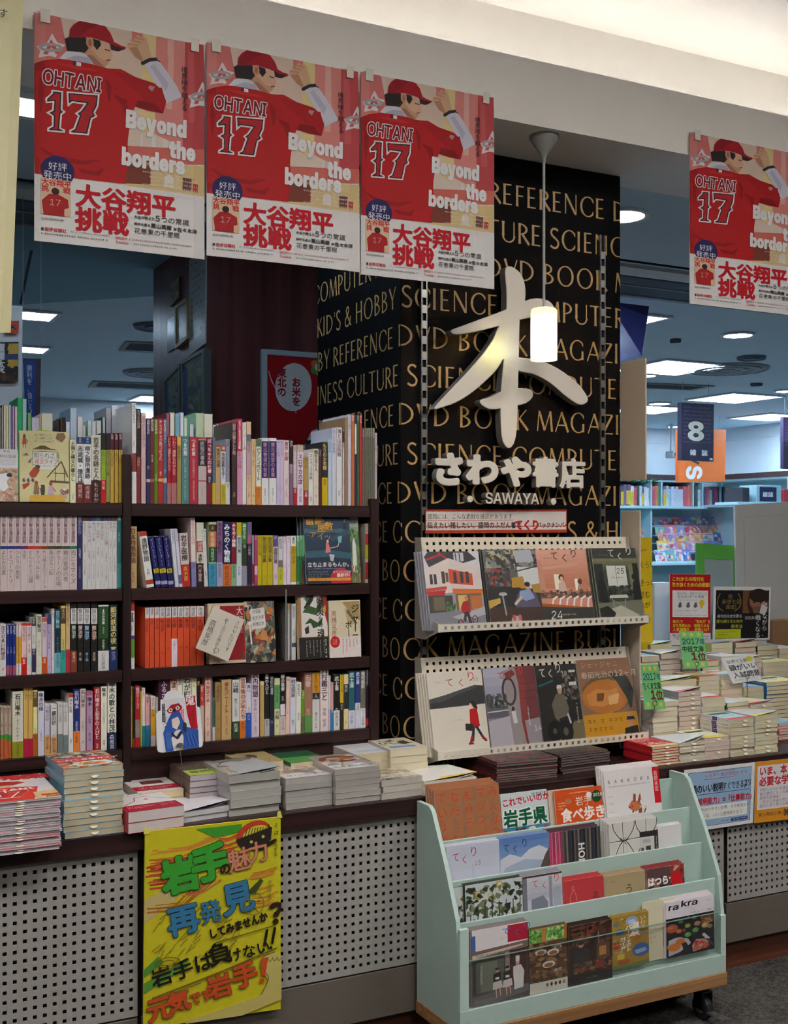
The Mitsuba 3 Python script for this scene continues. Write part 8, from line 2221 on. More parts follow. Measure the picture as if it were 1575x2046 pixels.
A.poly([(.2, 1.46), (.5, 1.40), (.84, 1.33), (.90, 1.22), (.84, 1.12), (.86, 1.04), (.95, 1.01), (1, 1.05), (1, 1.38), (.7, 1.46)], (206, 190, 110), .01); A.line(spline([(.95, 1.01), (.86, 1.04), (.84, 1.12), (.90, 1.2), (.85, 1.32)]), .006, (110, 96, 50))
for i in range(4): A.line(spline([(.86 + i * .035, 1.05), (.875 + i * .035, 1.08), (.895 + i * .035, 1.06)]), .005, (110, 96, 50))
OC = (214, 84, 40)
for ch, x, y, h in (('元', .03, 1.40, .16), ('気', .175, 1.355, .14), ('岩', .46, 1.29, .155), ('手', .64, 1.24, .165)): big(ch, x, y, h, OC, (90, 60, 36), 1.5, -10)
A.text('です、', .325, 1.32, .085, OC, bold=1.2, rot=-10, fine=True, edge=((90, 60, 36), 1.2), sx=.85); A.poly([(.845, 1.05), (.90, 1.04), (.875, 1.18), (.845, 1.18)], OC); A.ell(.85, 1.215, .02, .018, OC)
# potato sketch and notes
A.ring(.79, .63, .075, .08, .006, (120, 116, 60)); A.poly([(.74, .53), (.84, .44), (.86, .46), (.80, .55)], (70, 80, 40)); A.line([(.76, .62), (.77, .62)], .01, (90, 84, 40)); A.line([(.82, .61), (.83, .61)], .01, (90, 84, 40)); A.line([(.76, .68), (.79, .66), (.82, .69)], .006, (90, 84, 40)); A.scrawl(.88, .46, .05, .2, (150, 140, 50), 1, 3, vert=True)
A.ring(.16, .98, .085, .035, .006, (120, 100, 40)); A.ring(.16, .985, .05, .018, .005, (120, 100, 40)); A.scrawl(.05, 1.02, .2, .045, (90, 84, 40), 2, 6)
k = thing('handwritten_poster', 'yellow hand drawn poster with green, blue and orange lettering taped to the counter front', 'poster')
card(k + '__board', ((290, 1662), (561, 1632), (561, 2016), (286, 2056)), (2.900, 2.900, 2.925, 2.925), A, .006, (206, 196, 50))
for i, (u, v) in enumerate(((290, 1662), (556, 1630))):
 p = UY(u, v, 2.898); m = MB(); m.quad(p + [-.004, 0, -.006], p + [.012, -.001, -.006], p + [.008, .004, .012], p + [.0, .004, .010], (206, 200, 90)); m.build(k + '__tape' + ('_001' if i else ''), 'gloss')
A = Art(.86, (224, 224, 226))
A.rect(.05, .05, .90, .76, (40, 60, 110)); A.rect(.056, .056, .888, .748, (150, 180, 210)); A.text('いち早く頭の整理をする', .28, .135, .048, (176, 80, 90)); A.rect(.26, .065, .45, .006, (170, 50, 70)); A.rect(.26, .16, .45, .006, (170, 50, 70))
A.text('頭のいい説明', .09, .33, .105, (40, 38, 44), bold=1.4, sx=.62, fine=True); A.text('「すぐできる」', .47, .325, .098, (40, 38, 44), bold=1, sx=.55, fine=True); A.text('コツ', .84, .315, .10, (40, 38, 44), bold=1.2, sx=.50, fine=True)
A.rect(.09, .36, .84, .010, (60, 90, 160)); A.text('「説明能力」=「仕事能力」', .10, .50, .085, (176, 30, 50), bold=1.2, sx=.72, fine=True); A.rect(.2, .53, .70, .19, (232, 232, 228)); A.text('わかりやすい説明、まず結論から', .22, .60, .048, (60, 56, 60), sx=.85); A.text('一言、いい人間関係を学ぶ', .24, .69, .05, (60, 56, 60), sx=.85)
A.rect(.66, .745, .25, .045, (50, 70, 130)); A.scrawl(.68, .75, .21, .034, (220, 224, 232), 1, 3); A.scrawl(.5, .755, .14, .03, (70, 76, 90), 1, 4)
a = np.arange(32) * np.pi / 16; r = np.where(np.arange(32) % 2 == 0, .13, .105); A.poly(np.c_[.12 + r * np.sin(a), .68 - r * np.cos(a)], (196, 36, 40)); A.text('役', .05, .68, .10, (236, 214, 120), bold=1); A.text('立!', .06, .76, .07, (236, 214, 120), bold=1)
k = thing('notice_card', 'blue bordered advice notice on the counter front beside the mint stand', 'sign')
card(k, ((1368, 1539), (1509, 1523), (1505, 1644), (1372, 1664)), 2.925, A, .002)
A = Art(1.0, (222, 146, 40))
A.rect(.04, .07, .96, .72, (226, 218, 222)); A.text('いま、本当に', .07, .22, .135, (186, 40, 50), bold=1.2, sx=.8, fine=True); A.text('必要な学び', .07, .39, .135, (186, 40, 50), bold=1.2, sx=.85, fine=True)
for i, s in enumerate(('高校へは行かず通信制大学', '東大教授になった著者が', '最高の勉強術!', 'これからは自ら学び、', '自分の頭で考える時代です')): A.text(s, .08, .49 + i * .065, .05, (96, 92, 120))
A.text('東大教授が教える', .06, .90, .06, (60, 50, 40)); A.text('独学', .52, .915, .10, (60, 50, 40), bold=1)
k = thing('notice_card', 'orange bordered study notice on the counter front at the picture edge', 'sign')
card(k, ((1510, 1523), (1620, 1511), (1618, 1632), (1508, 1645)), 2.925, A, .002)
# ------------------------------------------------------------------ boards beside the column
k = thing('guard_board', 'upper beige guard board on the side edge of the black column', 'board')
m = MB(); m.cbox((2.570, 3.137, 1.675), (2.576, 3.275, 2.094), (214, 194, 170), .001); m.build(k, 'paper')
k = thing('guard_board', 'lower beige guard board between the magazine racks and the paperback piles', 'board')
m = MB(); m.cbox((2.570, 3.168, ZT), (2.576, 3.272, 1.570), (206, 192, 174), .001); m.build(k, 'paper')
A = Art(7, (224, 190, 40))
for y, s in ((.9, 'し。'), (2.0, 'くらいは、'), (3.2, 'きっと'), (4.0, '読む'), (4.7, '本が'), (5.6, 'ある')): A.text(s, .28, y, .42, (60, 50, 30), fine=True, sx=.6)
k = thing('yellow_sign', 'narrow yellow handwritten sign standing behind the lower beige guard board', 'sign')
card(k, ((1268, 1074), (1303, 1073), (1305, 1283), (1268, 1284)), 3.62, A, .003, (214, 180, 40))
p0, p1 = UY(1272, 1283, 3.625), UY(1302, 1283, 3.625)
m = MB(); m.box((p0[0], 3.622, ZT), (p1[0], 3.628, p0[2] + .01), (206, 176, 40)); m.build(k + '__foot', 'paper')
def standee(label, c4, Y, art, base='advert_board', edge=(224, 222, 220), thick=.004):
 k = thing(base, label, 'sign')
 P, n = card(k + '__board', c4, Y, art, thick, edge)
 a, b = P[3], P[2]
 m = MB()
 m.box((min(a[0], b[0]) + .01, a[1] + .006, ZT), (max(a[0], b[0]) - .01, a[1] + .010, max(a[2], b[2]) + .02), (210, 208, 206))
 m.build(k + '__support', 'paper')
 return k
A = Art(1.75, (186, 34, 40))
A.text('これからの時代を', .05, .16, .098, (226, 190, 60), bold=1.2, sx=.88, fine=True); A.text('生き抜くための必読書!', .05, .30, .098, (226, 190, 60), bold=1.2, sx=.80, fine=True)
A.rect(.06, .40, .88, .66, (230, 228, 228)); A.text('「自ら考え、創造する力」を', .12, .50, .062, (50, 48, 52), sx=.85); A.text('生み出す5つの要素', .18, .58, .065, (50, 48, 52)); A.scrawl(.2, .62, .5, .04, (120, 116, 120), 1, 1)
for i, x in enumerate((.22, .42, .60)): A.poly([(x, .70), (x + .06, .69), (x + .06, .77), (x + .09, .77), (x + .02, .84), (x - .04, .78), (x - .01, .77)], (96, 96, 100)); A.scrawl(x - .06, .88, .14, .05, (90, 88, 92), 1, i)
A.ell(.78, .70, .07, .075, (222, 190, 60)); A.poly([(.74, .74), (.82, .74), (.80, .84), (.75, .84)], (222, 190, 60)); A.ring(.86, .56, .04, .05, .01, (222, 190, 60)); A.scrawl(.1, 1.0, .8, .035, (130, 126, 130), 1, 5)
A.text('東大で', .06, 1.20, .075, (226, 190, 60), bold=1); A.text('立ち見続出の', .06, 1.30, .075, (226, 190, 60), bold=1, sx=.85); A.text('人気講義!!', .06, 1.40, .075, (226, 190, 60), bold=1); A.text('“思考力”を', .58, 1.20, .075, (226, 190, 60), bold=1, sx=.8); A.text('増幅させる', .58, 1.30, .075, (226, 190, 60), bold=1, sx=.9); A.text('読書とは?', .60, 1.40, .075, (226, 190, 60), bold=1, sx=.9)
A.rect(0, 1.45, 1, .30, (220, 216, 222)); A.text('東大教授', .06, 1.53, .06, (60, 56, 90)); A.text('「考える」の', .06, 1.62, .07, (180, 40, 50)); A.scrawl(.5, 1.5, .45, .18, (90, 84, 110), 3, 6)
standee('tall red advert board with yellow headline behind the paperback piles', ((1339, 1147), (1420, 1148), (1420, 1289), (1339, 1289)), 3.80, A)
A = Art(.93, (226, 226, 226))
A.rect(.03, .06, .94, .84, (34, 32, 34)); A.rect(.50, .06, .47, .40, (60, 44, 34)); A.poly([(.5, .06), (.62, .06), (.58, .3), (.62, .46), (.5, .46)], (110, 76, 50)); A.ell(.76, .24, .14, .17, (150, 104, 84)); A.ell(.78, .15, .17, .12, (50, 40, 38)); A.ell(.70, .27, .02, .015, (50, 36, 34)); A.ell(.82, .27, .02, .015, (50, 36, 34)); A.poly([(.66, .34), (.9, .34), (.84, .46), (.7, .46)], (120, 84, 70)); A.poly([(.84, .30), (.95, .36), (.9, .5), (.8, .46)], (206, 200, 196), .01)
A.text('祝', .24, .20, .07, (150, 120, 60)); A.text('永世七冠', .13, .29, .075, (150, 120, 60)); A.text('達成!', .20, .38, .07, (150, 120, 60))
for s in (-1, 1): A.line(spline([(.26 + s * .10, .42), (.26 + s * .19, .34), (.26 + s * .20, .22), (.26 + s * .16, .12)]), .016, (130, 104, 56))
A.text('時代の天才が語る', .06, .53, .055, (214, 212, 206), sx=.85); A.text('勝ち続けるための', .05, .62, .058, (196, 206, 50), sx=.85); A.text('思考法', .30, .71, .06, (196, 206, 50)); A.rect(.03, .73, .45, .16, (190, 200, 40)); A.scrawl(.06, .76, .36, .09, (120, 130, 40), 2, 3); A.text('羽生善治', .54, .56, .05, (190, 186, 180)); A.text('迷いながら、', .90, .26, .088, (226, 224, 222), vert=True, fine=True); A.text('強くなる', .78, .48, .09, (226, 224, 222), vert=True, fine=True)
standee('black advert board with a face and white vertical writing beside the red one', ((1428, 1172), (1541, 1173), (1538, 1278), (1425, 1281)), 3.82, A)
k = thing('white_box', 'plain white carton standing behind the piles left of the red advert board', 'box')
a, b = UY(1308, 1165, 3.95), UY(1339, 1165, 3.95)
m = MB(); m.cbox((a[0], 3.95, ZT), (b[0] + .03, 4.03, a[2]), (216, 220, 226), .002); m.build(k, 'paper')
# green framed board and the large grey board
k = thing('green_framed_board', 'grey board framed in green tape behind the advert boards', 'board')
A = Art(1.75, (150, 164, 166)); A.rect(0, 0, 1, 1.75, (150, 166, 168))
c4 = ((1391, 1085), (1480, 1091), (1483, 1242), (1393, 1242))
P, n = card(k + '__panel', c4, 4.02, A, .006, (150, 164, 166))
def strip(i, a, b, c, d):
 m = MB(); L = lambda x, y: (1 - y) * ((1 - x) * P[0] + x * P[1]) + y * ((1 - x) * P[3] + x * P[2])
 q = [L(*z) for z in (a, b, c, d)]
 m.quad(*[z + n * .0035 for z in q], (96, 176, 76))
 for j in range(4): m.quad(q[j] - n * .002, q[(j + 1) % 4] - n * .002, q[(j + 1) % 4] + n * .0035, q[j] + n * .0035, (96, 176, 76))
 m.build(k + '__green_tape' + (f'_{i:03d}' if i else ''), 'satin')
strip(0, (0, .19), (1, .19), (1, 0), (0, 0)); strip(1, (0, 1), (.17, 1), (.17, .18), (0, .18)); strip(2, (.82, 1), (1, 1), (1, .18), (.82, .18))
m = MB(); m.box((P[3][0] + .02, 4.03, ZT), (P[2][0] - .02, 4.036, P[3][2] + .02), (140, 150, 150)); m.build(k + '__stand', 'matte')
k = thing('grey_board', 'large plain grey board standing at the back of the paperback counter', 'board')
A = Art(2.6, (190, 190, 188)); A.rect(.09, .22, .91, .012, (176, 176, 174)); A.rect(.09, .22, .012, 2.3, (176, 176, 174)); A.spots(0, 0, 1, 2.4, 12, .1, [(192, 192, 190), (187, 187, 186)], 3)
c4 = ((1469, 1009), (1640, 999), (1640, 1300), (1476, 1296))
P, n = card(k + '__panel', c4, 4.00, A, .012, (222, 224, 226))
k2 = thing('cardboard_box', 'brown cardboard box edge behind the black advert board at the picture edge', 'box')
a, b = UY(1545, 1240, 3.93), UY(1640, 1240, 3.93)
m = MB(); m.cbox((a[0], 3.93, ZT), (b[0], 3.985, a[2]), (150, 116, 84), .002); m.build(k2, 'paper')
m = MB(); m.box((P[3][0], 4.0, ZT), (P[2][0], 4.012, P[2][2] + .02), (180, 180, 178)); m.build(k + '__lower_edge', 'paper')
# ------------------------------------------------------------------ things on the reddish pillar
XP = 1.4835
def pil(label, c4, art, base, cat, edge, lift=.010, fr=None, frc=None):
 k = thing(base, label, cat)
 P = [UX(*c, XP - lift) for c in c4]
 P, n = card(k + '__sheet' if fr else k, None, None, art, lift, edge, 'gloss', pts=P)
 if fr:
  for j in range(4):
   a, b = P[j], P[(j + 1) % 4]
   c_ = sum(P) / 4
   m = MB()
   ia, ib = a + (c_ - a) * fr, b + (c_ - b) * fr
   q = [a, b, ib, ia]
   m.quad(*[z + n * .006 for z in q], frc)
   for i in range(4): m.quad(q[i], q[(i + 1) % 4], q[(i + 1) % 4] + n * .006, q[i] + n * .006, frc)
   m.build(k + '__frame' + (f'_{j:03d}' if j else ''), 'satin')
 return k
A = Art(3, (150, 120, 60)); A.spots(0, .5, 1, 2, 30, .3, [(190, 160, 70), (120, 90, 50), (90, 80, 60)], 3)
pil('small yellow picture high on the side of the reddish pillar', ((340, 571), (357, 552), (357, 594), (340, 613)), A, 'wall_picture', 'picture', (90, 80, 60))
A = Art(4, (196, 200, 196)); A.scrawl(.2, .6, .6, 2.8, (120, 126, 124), 4, 4, vert=True)
pil('gold framed certificate on the side of the reddish pillar', ((351, 612), (376, 594), (377, 676), (352, 698)), A, 'certificate', 'frame', (176, 150, 80), fr=.17, frc=(150, 124, 60))
A = Art(4, (130, 128, 150)); A.scrawl(.2, .4, .6, 3.0, (96, 96, 116), 4, 4, vert=True)
pil('mauve notice sheet on the side of the reddish pillar', ((335, 640), (351, 628), (350, 694), (334, 705)), A, 'notice_sheet', 'notice', (150, 150, 170), lift=.004)
A = Art(6, (186, 192, 192))
for i in range(12): A.scrawl(.1, .3 + i * .44, .8, .32, (110, 114, 116) if i % 3 else (150, 90, 90), 1 + i % 2, i)
pil('long grey printed notice at the corner of the reddish pillar', ((378, 520), (411, 498), (410, 686), (378, 711)), A, 'notice_sheet', 'notice', (196, 200, 200), lift=.006)
for i, (c4, lb) in enumerate(((((329, 760), (361, 727), (361, 850), (329, 862)), 'first glazed poster case low on the side of the reddish pillar'), (((364, 722), (408, 696), (409, 862), (365, 870)), 'second, taller glazed poster case low on the side of the reddish pillar'))):
 A = Art(2.6, (120, 134, 110)); A.spots(0, .05, 1, 2.5, 40, .18, [(140, 150, 100), (70, 100, 110), (160, 160, 130), (60, 70, 120), (96, 110, 90)], 4 + i); A.rect(.08, .3, .18, 1.8, (60, 80, 150)); A.scrawl(.4, .4, .5, 1.6, (70, 80, 70), 3, 2, vert=True)
 pil(lb, c4, A, 'poster_case', 'display case', (90, 96, 98), lift=.03, fr=.09, frc=(110, 116, 118))
# framed red poster on the front of the pillar
A = Art(1.5, (186, 34, 40))
A.ell(.30, .32, .20, .25, (232, 228, 226), 26, 12); A.text('東北の', .17, .13, .085, (170, 40, 44), vert=True, bold=1.6, fine=True); A.text('お米を', .33, .22, .085, (170, 40, 44), vert=True, bold=1.6, fine=True)
for a in range(5): A.ell(.57 + .05 * math.cos(a * 1.256), .10 + .055 * math.sin(a * 1.256), .038, .04, [(220, 90, 110), (230, 190, 60), (90, 160, 80), (220, 120, 60), (120, 170, 90)][a])
A.ell(.57, .10, .035, .04, (236, 232, 226)); A.text('全国味自慢', .72, .12, .11, (236, 226, 226), bold=2); A.scrawl(.72, .03, .26, .03, (236, 220, 220), 1, 2)
A.text('おなか', .60, .32, .165, (238, 232, 230), bold=2, fine=True); A.text('いっぱい', .56, .50, .165, (238, 232, 230), bold=2, fine=True); A.text('2018.1.26(金)~', .56, .58, .045, (230, 200, 200), bold=1)
for i in range(22): A.ell(.03 + .0045 * i + .00045 * i * i, .18 + .019 * i, .007, .009, (236, 220, 220))
for x, y in ((.60, .92), (1.0, .74)):
 A.poly([(x - .30, y + .22), (x - .10, y - .16), (x, y - .20), (x + .10, y - .16), (x + .30, y + .22), (x + .22, y + .28), (x - .22, y + .28)], (226, 226, 222), .05); A.rect(x - .17, y - .06, .34, .34, (56, 62, 52)); A.spots(x - .17, y - .06, .34, .34, 16, .03, [(76, 84, 70), (44, 48, 42)], 3)
A.text('いわての春祭り', .25, 1.20, .12, (226, 196, 60), bold=1.4)
YPF = 4.615
k = thing('framed_poster', 'red rice ball poster in an aluminium snap frame on the front of the reddish pillar', 'framed poster')
tl, br = UY(523, 697, YPF), UY(523, 900, YPF)
w = .46
x0, zt, zb = tl[0], tl[2], tl[2] - .69
m = MB(); m.art(fit_art(A, (zt - zb) / w), (x0 + .02, YPF, zt - .02), X1, Z1, w - .04) ; m.box((x0 + .02, YPF, zb + .0), (x0 + w - .02, YPF + .01, zt - .02), (190, 40, 44)); m.build(k + '__sheet', 'gloss')
for i, (lo, hi) in enumerate((((x0, zb), (x0 + .024, zt)), ((x0 + w - .024, zb), (x0 + w, zt)), ((x0 + .024, zt - .024), (x0 + w - .024, zt)), ((x0 + .024, zb), (x0 + w - .024, zb + .024)))):
 m = MB(); m.cbox((lo[0], YPF - .008, lo[1]), (hi[0], YPF + .02, hi[1]), (190, 200, 208), .003); m.build(k + '__frame' + (f'_{i:03d}' if i else ''), 'satin')
# ------------------------------------------------------------------ left: white board, poster and banners further back
k = thing('white_board', 'white board with a dark war history poster behind the cream hanging banner', 'board')
A = Art(1.5, (206, 212, 216)); A.text('!!', .62, 1.40, .14, (60, 56, 60), 'inter', slant=.2)
c4 = ((-90, 600), (45, 612), (44, 850), (-90, 850))
card(k, c4, 4.3, A, .01, (200, 206, 210))
A = Art(.9, (200, 74, 50)); A.line([(.4, .3), (.75, .6)], .1, (60, 40, 40)); A.line([(.3, .6), (.7, .35)], .08, (60, 40, 40))
k = thing('label_card', 'small orange red label above the dark war history poster', 'label')
card(k, ((10, 641), (38, 641), (37, 666), (9, 666)), 4.285, A, .003, (200, 74, 50))
A = Art(1.4, (40, 36, 36)); A.text('爆撃', .80, .06, .36, (200, 160, 60), vert=True, bold=3, fine=True); A.text('聖徳太子', .34, .04, .25, (206, 206, 206), vert=True, bold=2, fine=True); A.rect(.5, .42, .5, .2, (60, 66, 110)); A.spots(0, 1.0, 1, .4, 20, .12, [(90, 60, 40), (70, 44, 36), (30, 28, 28)], 3)
k = thing('wall_poster', 'dark war history poster with yellow and grey kanji on the white board', 'poster')
card(k, ((-16, 684), (37, 683), (36, 763), (-16, 763)), 4.285, A, .003, (50, 46, 46))
A = Art(3.6, (40, 66, 140)); A.rect(.72, 0, .28, 3.6, (60, 50, 66)); A.rect(0, 0, 1, .1, (50, 50, 60)); A.text('勝利を、信じろ。', .34, .32, .30, (214, 220, 232), vert=True, fine=True); A.scrawl(.8, .6, .14, 2.6, (96, 84, 100), 1, 4, vert=True)
k = thing('book_banner', 'tall narrow blue banner with white vertical writing above the books', 'banner')
P, n = card(k + '__sheet', ((46, 716), (82, 717), (79, 860), (52, 856)), 4.45, A, .003, (40, 60, 120))
for i in (0, 1):
 q = P[i] + n * -.0015
 m = MB(); m.tube([q - [0, 0, .004], [q[0], q[1], (q[2] + SOFFIT) / 2], [q[0], q[1], SOFFIT + .002]], .0012, (150, 156, 160), 5); m.build(k + '__cord' + ('_001' if i else ''), 'satin')
# ------------------------------------------------------------------ signs hanging deeper in the shop
def small_lines(A, c, y0, y1, n, seed):
 for i in range(n): A.scrawl(.06, y0 + (y1 - y0) * i / n, .88, .75 * (y1 - y0) / n, c, 1, seed + i)
def hang(label, c4, Y, art, thick, edge, wires=True, base='hanging_sign'):
 k = thing(base, label, 'hanging sign')
 P, n = card(k + '__panel', c4, Y, art, thick, edge)
 if wires:
  for i, t in enumerate((.1, .9)):
   q = P[0] * (1 - t) + P[1] * t - n * thick / 2
   m = MB(); m.tube([q - [0, 0, .005], [q[0], q[1], (q[2] + SOFFIT) / 2], [q[0], q[1], SOFFIT + .002]], .002, (150, 156, 160), 5); m.build(k + '__wire' + ('_001' if i else ''), 'satin')
 return k
A = Art(1.8, (44, 38, 58)); small_lines(A, (92, 86, 106), .1, 1.3, 10, 3); A.text('8', .18, 1.18, .60, (222, 216, 196), 'heavy', 0, fine=True); A.text('雑', .26, 1.62, .17, (222, 222, 226), bold=1); A.text('誌', .62, 1.62, .17, (222, 222, 226), bold=1); A.rect(.88, 1.70, .09, .06, (206, 206, 206))
hang('dark hanging aisle sign with a large white 8', ((1362, 804), (1427, 808), (1426, 922), (1362, 919)), 7.5, A, .05, (60, 56, 76))
A = Art(1.15, (214, 104, 40)); small_lines(A, (196, 120, 70), .05, 1.1, 16, 5); A.text('S', .16, .78, .34, (226, 222, 216), 'heavy', 0, rot=90, fine=True); A.text('o', .30, .38, .3, (226, 222, 216), 'heavy', 0, rot=90, fine=True); A.poly([(.28, .66), (.44, .72), (.42, .77), (.28, .70)], (70, 40, 30))
hang('large orange hanging sign behind the aisle sign with the 8', ((1356, 858), (1451, 858), (1449, 962), (1356, 964)), 9.6, A, .05, (170, 80, 36))
A = Art(1.9, (80, 56, 110)); A.rect(0, .9, 1, 1.0, (48, 40, 58)); small_lines(A, (140, 120, 160), .1, 1.1, 9, 8); A.text('こ', .1, 1.75, .4, (220, 220, 226))
hang('purple hanging aisle sign at the picture edge', ((1566, 833), (1625, 838), (1624, 940), (1566, 936)), 7.9, A, .04, (60, 50, 80))
A = Art(1.6, (76, 80, 150)); A.bands(0, 0, 1, 1.6, (52, 54, 100), (84, 86, 166), 5)
for i in range(5): A.text(('SCIENCE', 'MAGAZINE', 'CULTURE', 'COMPUTER', 'HOBBY')[i], .1, .55 + i * .22, .11, (130, 134, 190), 'light', slant=.15)
k = thing('hanging_sheet', 'shiny blue violet lettered sheet hanging behind the edge of the black column', 'hanging sign')
card(k, ((1215, 602), (1297, 612), (1283, 711), (1215, 727)), (5.0, 4.8, 4.8, 5.0), A, .003, (70, 74, 140), mat_='gloss')
# ------------------------------------------------------------------ wall shelving of the magazine section
PB = (168, 200, 206)
YB = 10.75
xa, xb = UY(1225, 1000, YB)[0], 9.72
zt, zs1 = UY(1300, 957, YB)[2], UY(1300, 1011, YB)[2]
W = k = thing('wall_shelving', 'pale blue magazine shelving along the back wall of the shop', 'shelving')
m = MB(); m.cbox((xa, YB + .02, zt - .03), (xb, 11.19, zt), PB, .003); m.build(k + '__top_board', 'satin')
m = MB(); m.box((xa, YB, zt - .002), (xb, YB + .03, zt + .055), (66, 44, 46)); m.build(k + '__rail', 'satin')
m = MB(); m.box((xa, 11.16, 0), (xb, 11.19, zt - .03), (176, 204, 208)); m.build(k + '__back', 'satin')
m = MB(); m.cbox((xa, YB - .05, zs1 - .03), (xb, 11.16, zs1), PB, .003); m.build(k + '__shelf', 'satin')
z2 = UY(1400, 1122, YB)[2]
m = MB(); m.cbox((xa, YB - .26, z2 - .03), (xb, 11.16, z2), PB, .003); m.build(k + '__shelf_001', 'satin')
m = MB(); m.box((xa, YB + .05, 0), (xb, 11.16, z2 - .03), (150, 178, 184)); m.build(k + '__base', 'satin')
us = (1237, 1302, 1323, 1386, 1405, 1441, 1470, 1512)
for i, u in enumerate(us):
 x = UY(u, 1000, YB)[0]
 m = MB(); m.cbox((x - .012, YB, z2 if u in (1237, 1302, 1470) else zs1), (x + .012, 11.16, zt - .03), PB, .002); m.build(k + '__divider' + (f'_{i:03d}' if i else ''), 'satin')
# wall washers on the shelving
m = MB(); m.box((xa, YB + .10, zt + .004), (xb - .05, YB + .14, zt + .02), (230, 236, 244), faces=(1,)); m.build('x_', 'matte'); v, f, c = m.get(); del scene['x_']
tag(emit('wall_washer', m, WASH), 'cool strip light on top of the pale blue wall shelving', 'lamp')
XR = 9.70
m = MB(); m.box((XR, 5.2, zt - .002), (XR + .03, 10.8, zt + .055), (66, 44, 46)); k3 = thing('side_shelving', 'pale blue shelving along the side wall beneath a dark rail', 'shelving'); m.build(k3 + '__rail', 'satin')
m = MB(); m.cbox((XR + .01, 5.2, zt - .03), (10.08, 10.8, zt), PB, .003); m.build(k3 + '__top_board', 'satin')
m = MB(); m.box((10.05, 5.2, 0), (10.08, 10.8, zt - .03), (176, 204, 208)); m.build(k3 + '__back', 'satin')
for i, z in enumerate((zs1 + .02, 1.2, .6)):
 m = MB(); m.cbox((XR, 5.2, z - .03), (10.05, 10.8, z), PB, .003); m.build(k3 + '__shelf' + (f'_{i:03d}' if i else ''), 'satin')
for i, y in enumerate((9.4, 8.2, 7.0)):
 m = MB(); m.cbox((XR, y - .012, 0), (10.05, y + .012, zt - .03), PB, .002); m.build(k3 + '__divider' + (f'_{i:03d}' if i else ''), 'satin')
m = MB(); m.box((9.86, 5.2, zt + .004), (9.9, 10.7, zt + .02), (230, 236, 244), faces=(1,))
tag(emit('wall_washer_001', m, WASH), 'cool strip light on top of the side wall shelving', 'lamp')
count['wall_washer'] = 2
# magazines standing with spines out
g = np.random.default_rng(21)
u = 1241.0
n = 0
PAL = [(206, 206, 214), (60, 110, 150), (196, 90, 100), (90, 140, 90), (214, 170, 190), (70, 70, 90), (150, 190, 200), (190, 150, 120), (120, 90, 130), (220, 220, 224), (210, 120, 90), (60, 80, 70)]
while u < 1466:
 wpx = 3.6 + 2.6 * g.random()
 if any(abs(u + wpx / 2 - q) < 4 for q in us):
  u += 2
  continue
 a, b = UY(u, 1011, YB + .02), UY(u + wpx, 1011, YB + .02)
 hh = .20 + .05 * g.random()
 c = PAL[int(g.integers(len(PAL)))] if u < 1342 or u > 1362 else (206, 206, 220)
 A = Art(hh / (b[0] - a[0])); A.scrawl(.2, .5, .6, A.h * .6, tuple(np.array(c) * .45 + (60 if sum(c) < 300 else 0)), 1, n, vert=True)
 yl = g.random() < .22
 if yl: A.rect(0, A.h * .3, 1, A.h * .7, (206, 180, 60)); A.scrawl(.3, A.h * .35, .4, A.h * .5, (80, 70, 40), 1, n, vert=True)
 kk = name('far_magazine')
 m = MB(); m.box((a[0], YB + .02, zs1), (b[0] - .002, YB + .22, zs1 + hh), c); m.art(A, (a[0], YB + .02, zs1 + hh), X1, Z1, b[0] - a[0] - .002); m.build(kk, 'satin')
 n += 1
 tag(kk, f'{cname(c)} magazine spine{" with yellow tab" if yl else ""}, {nth(n)} from the left on the far pale blue shelf', 'magazine', 'magazines standing on the far pale blue shelf')
 u += wpx
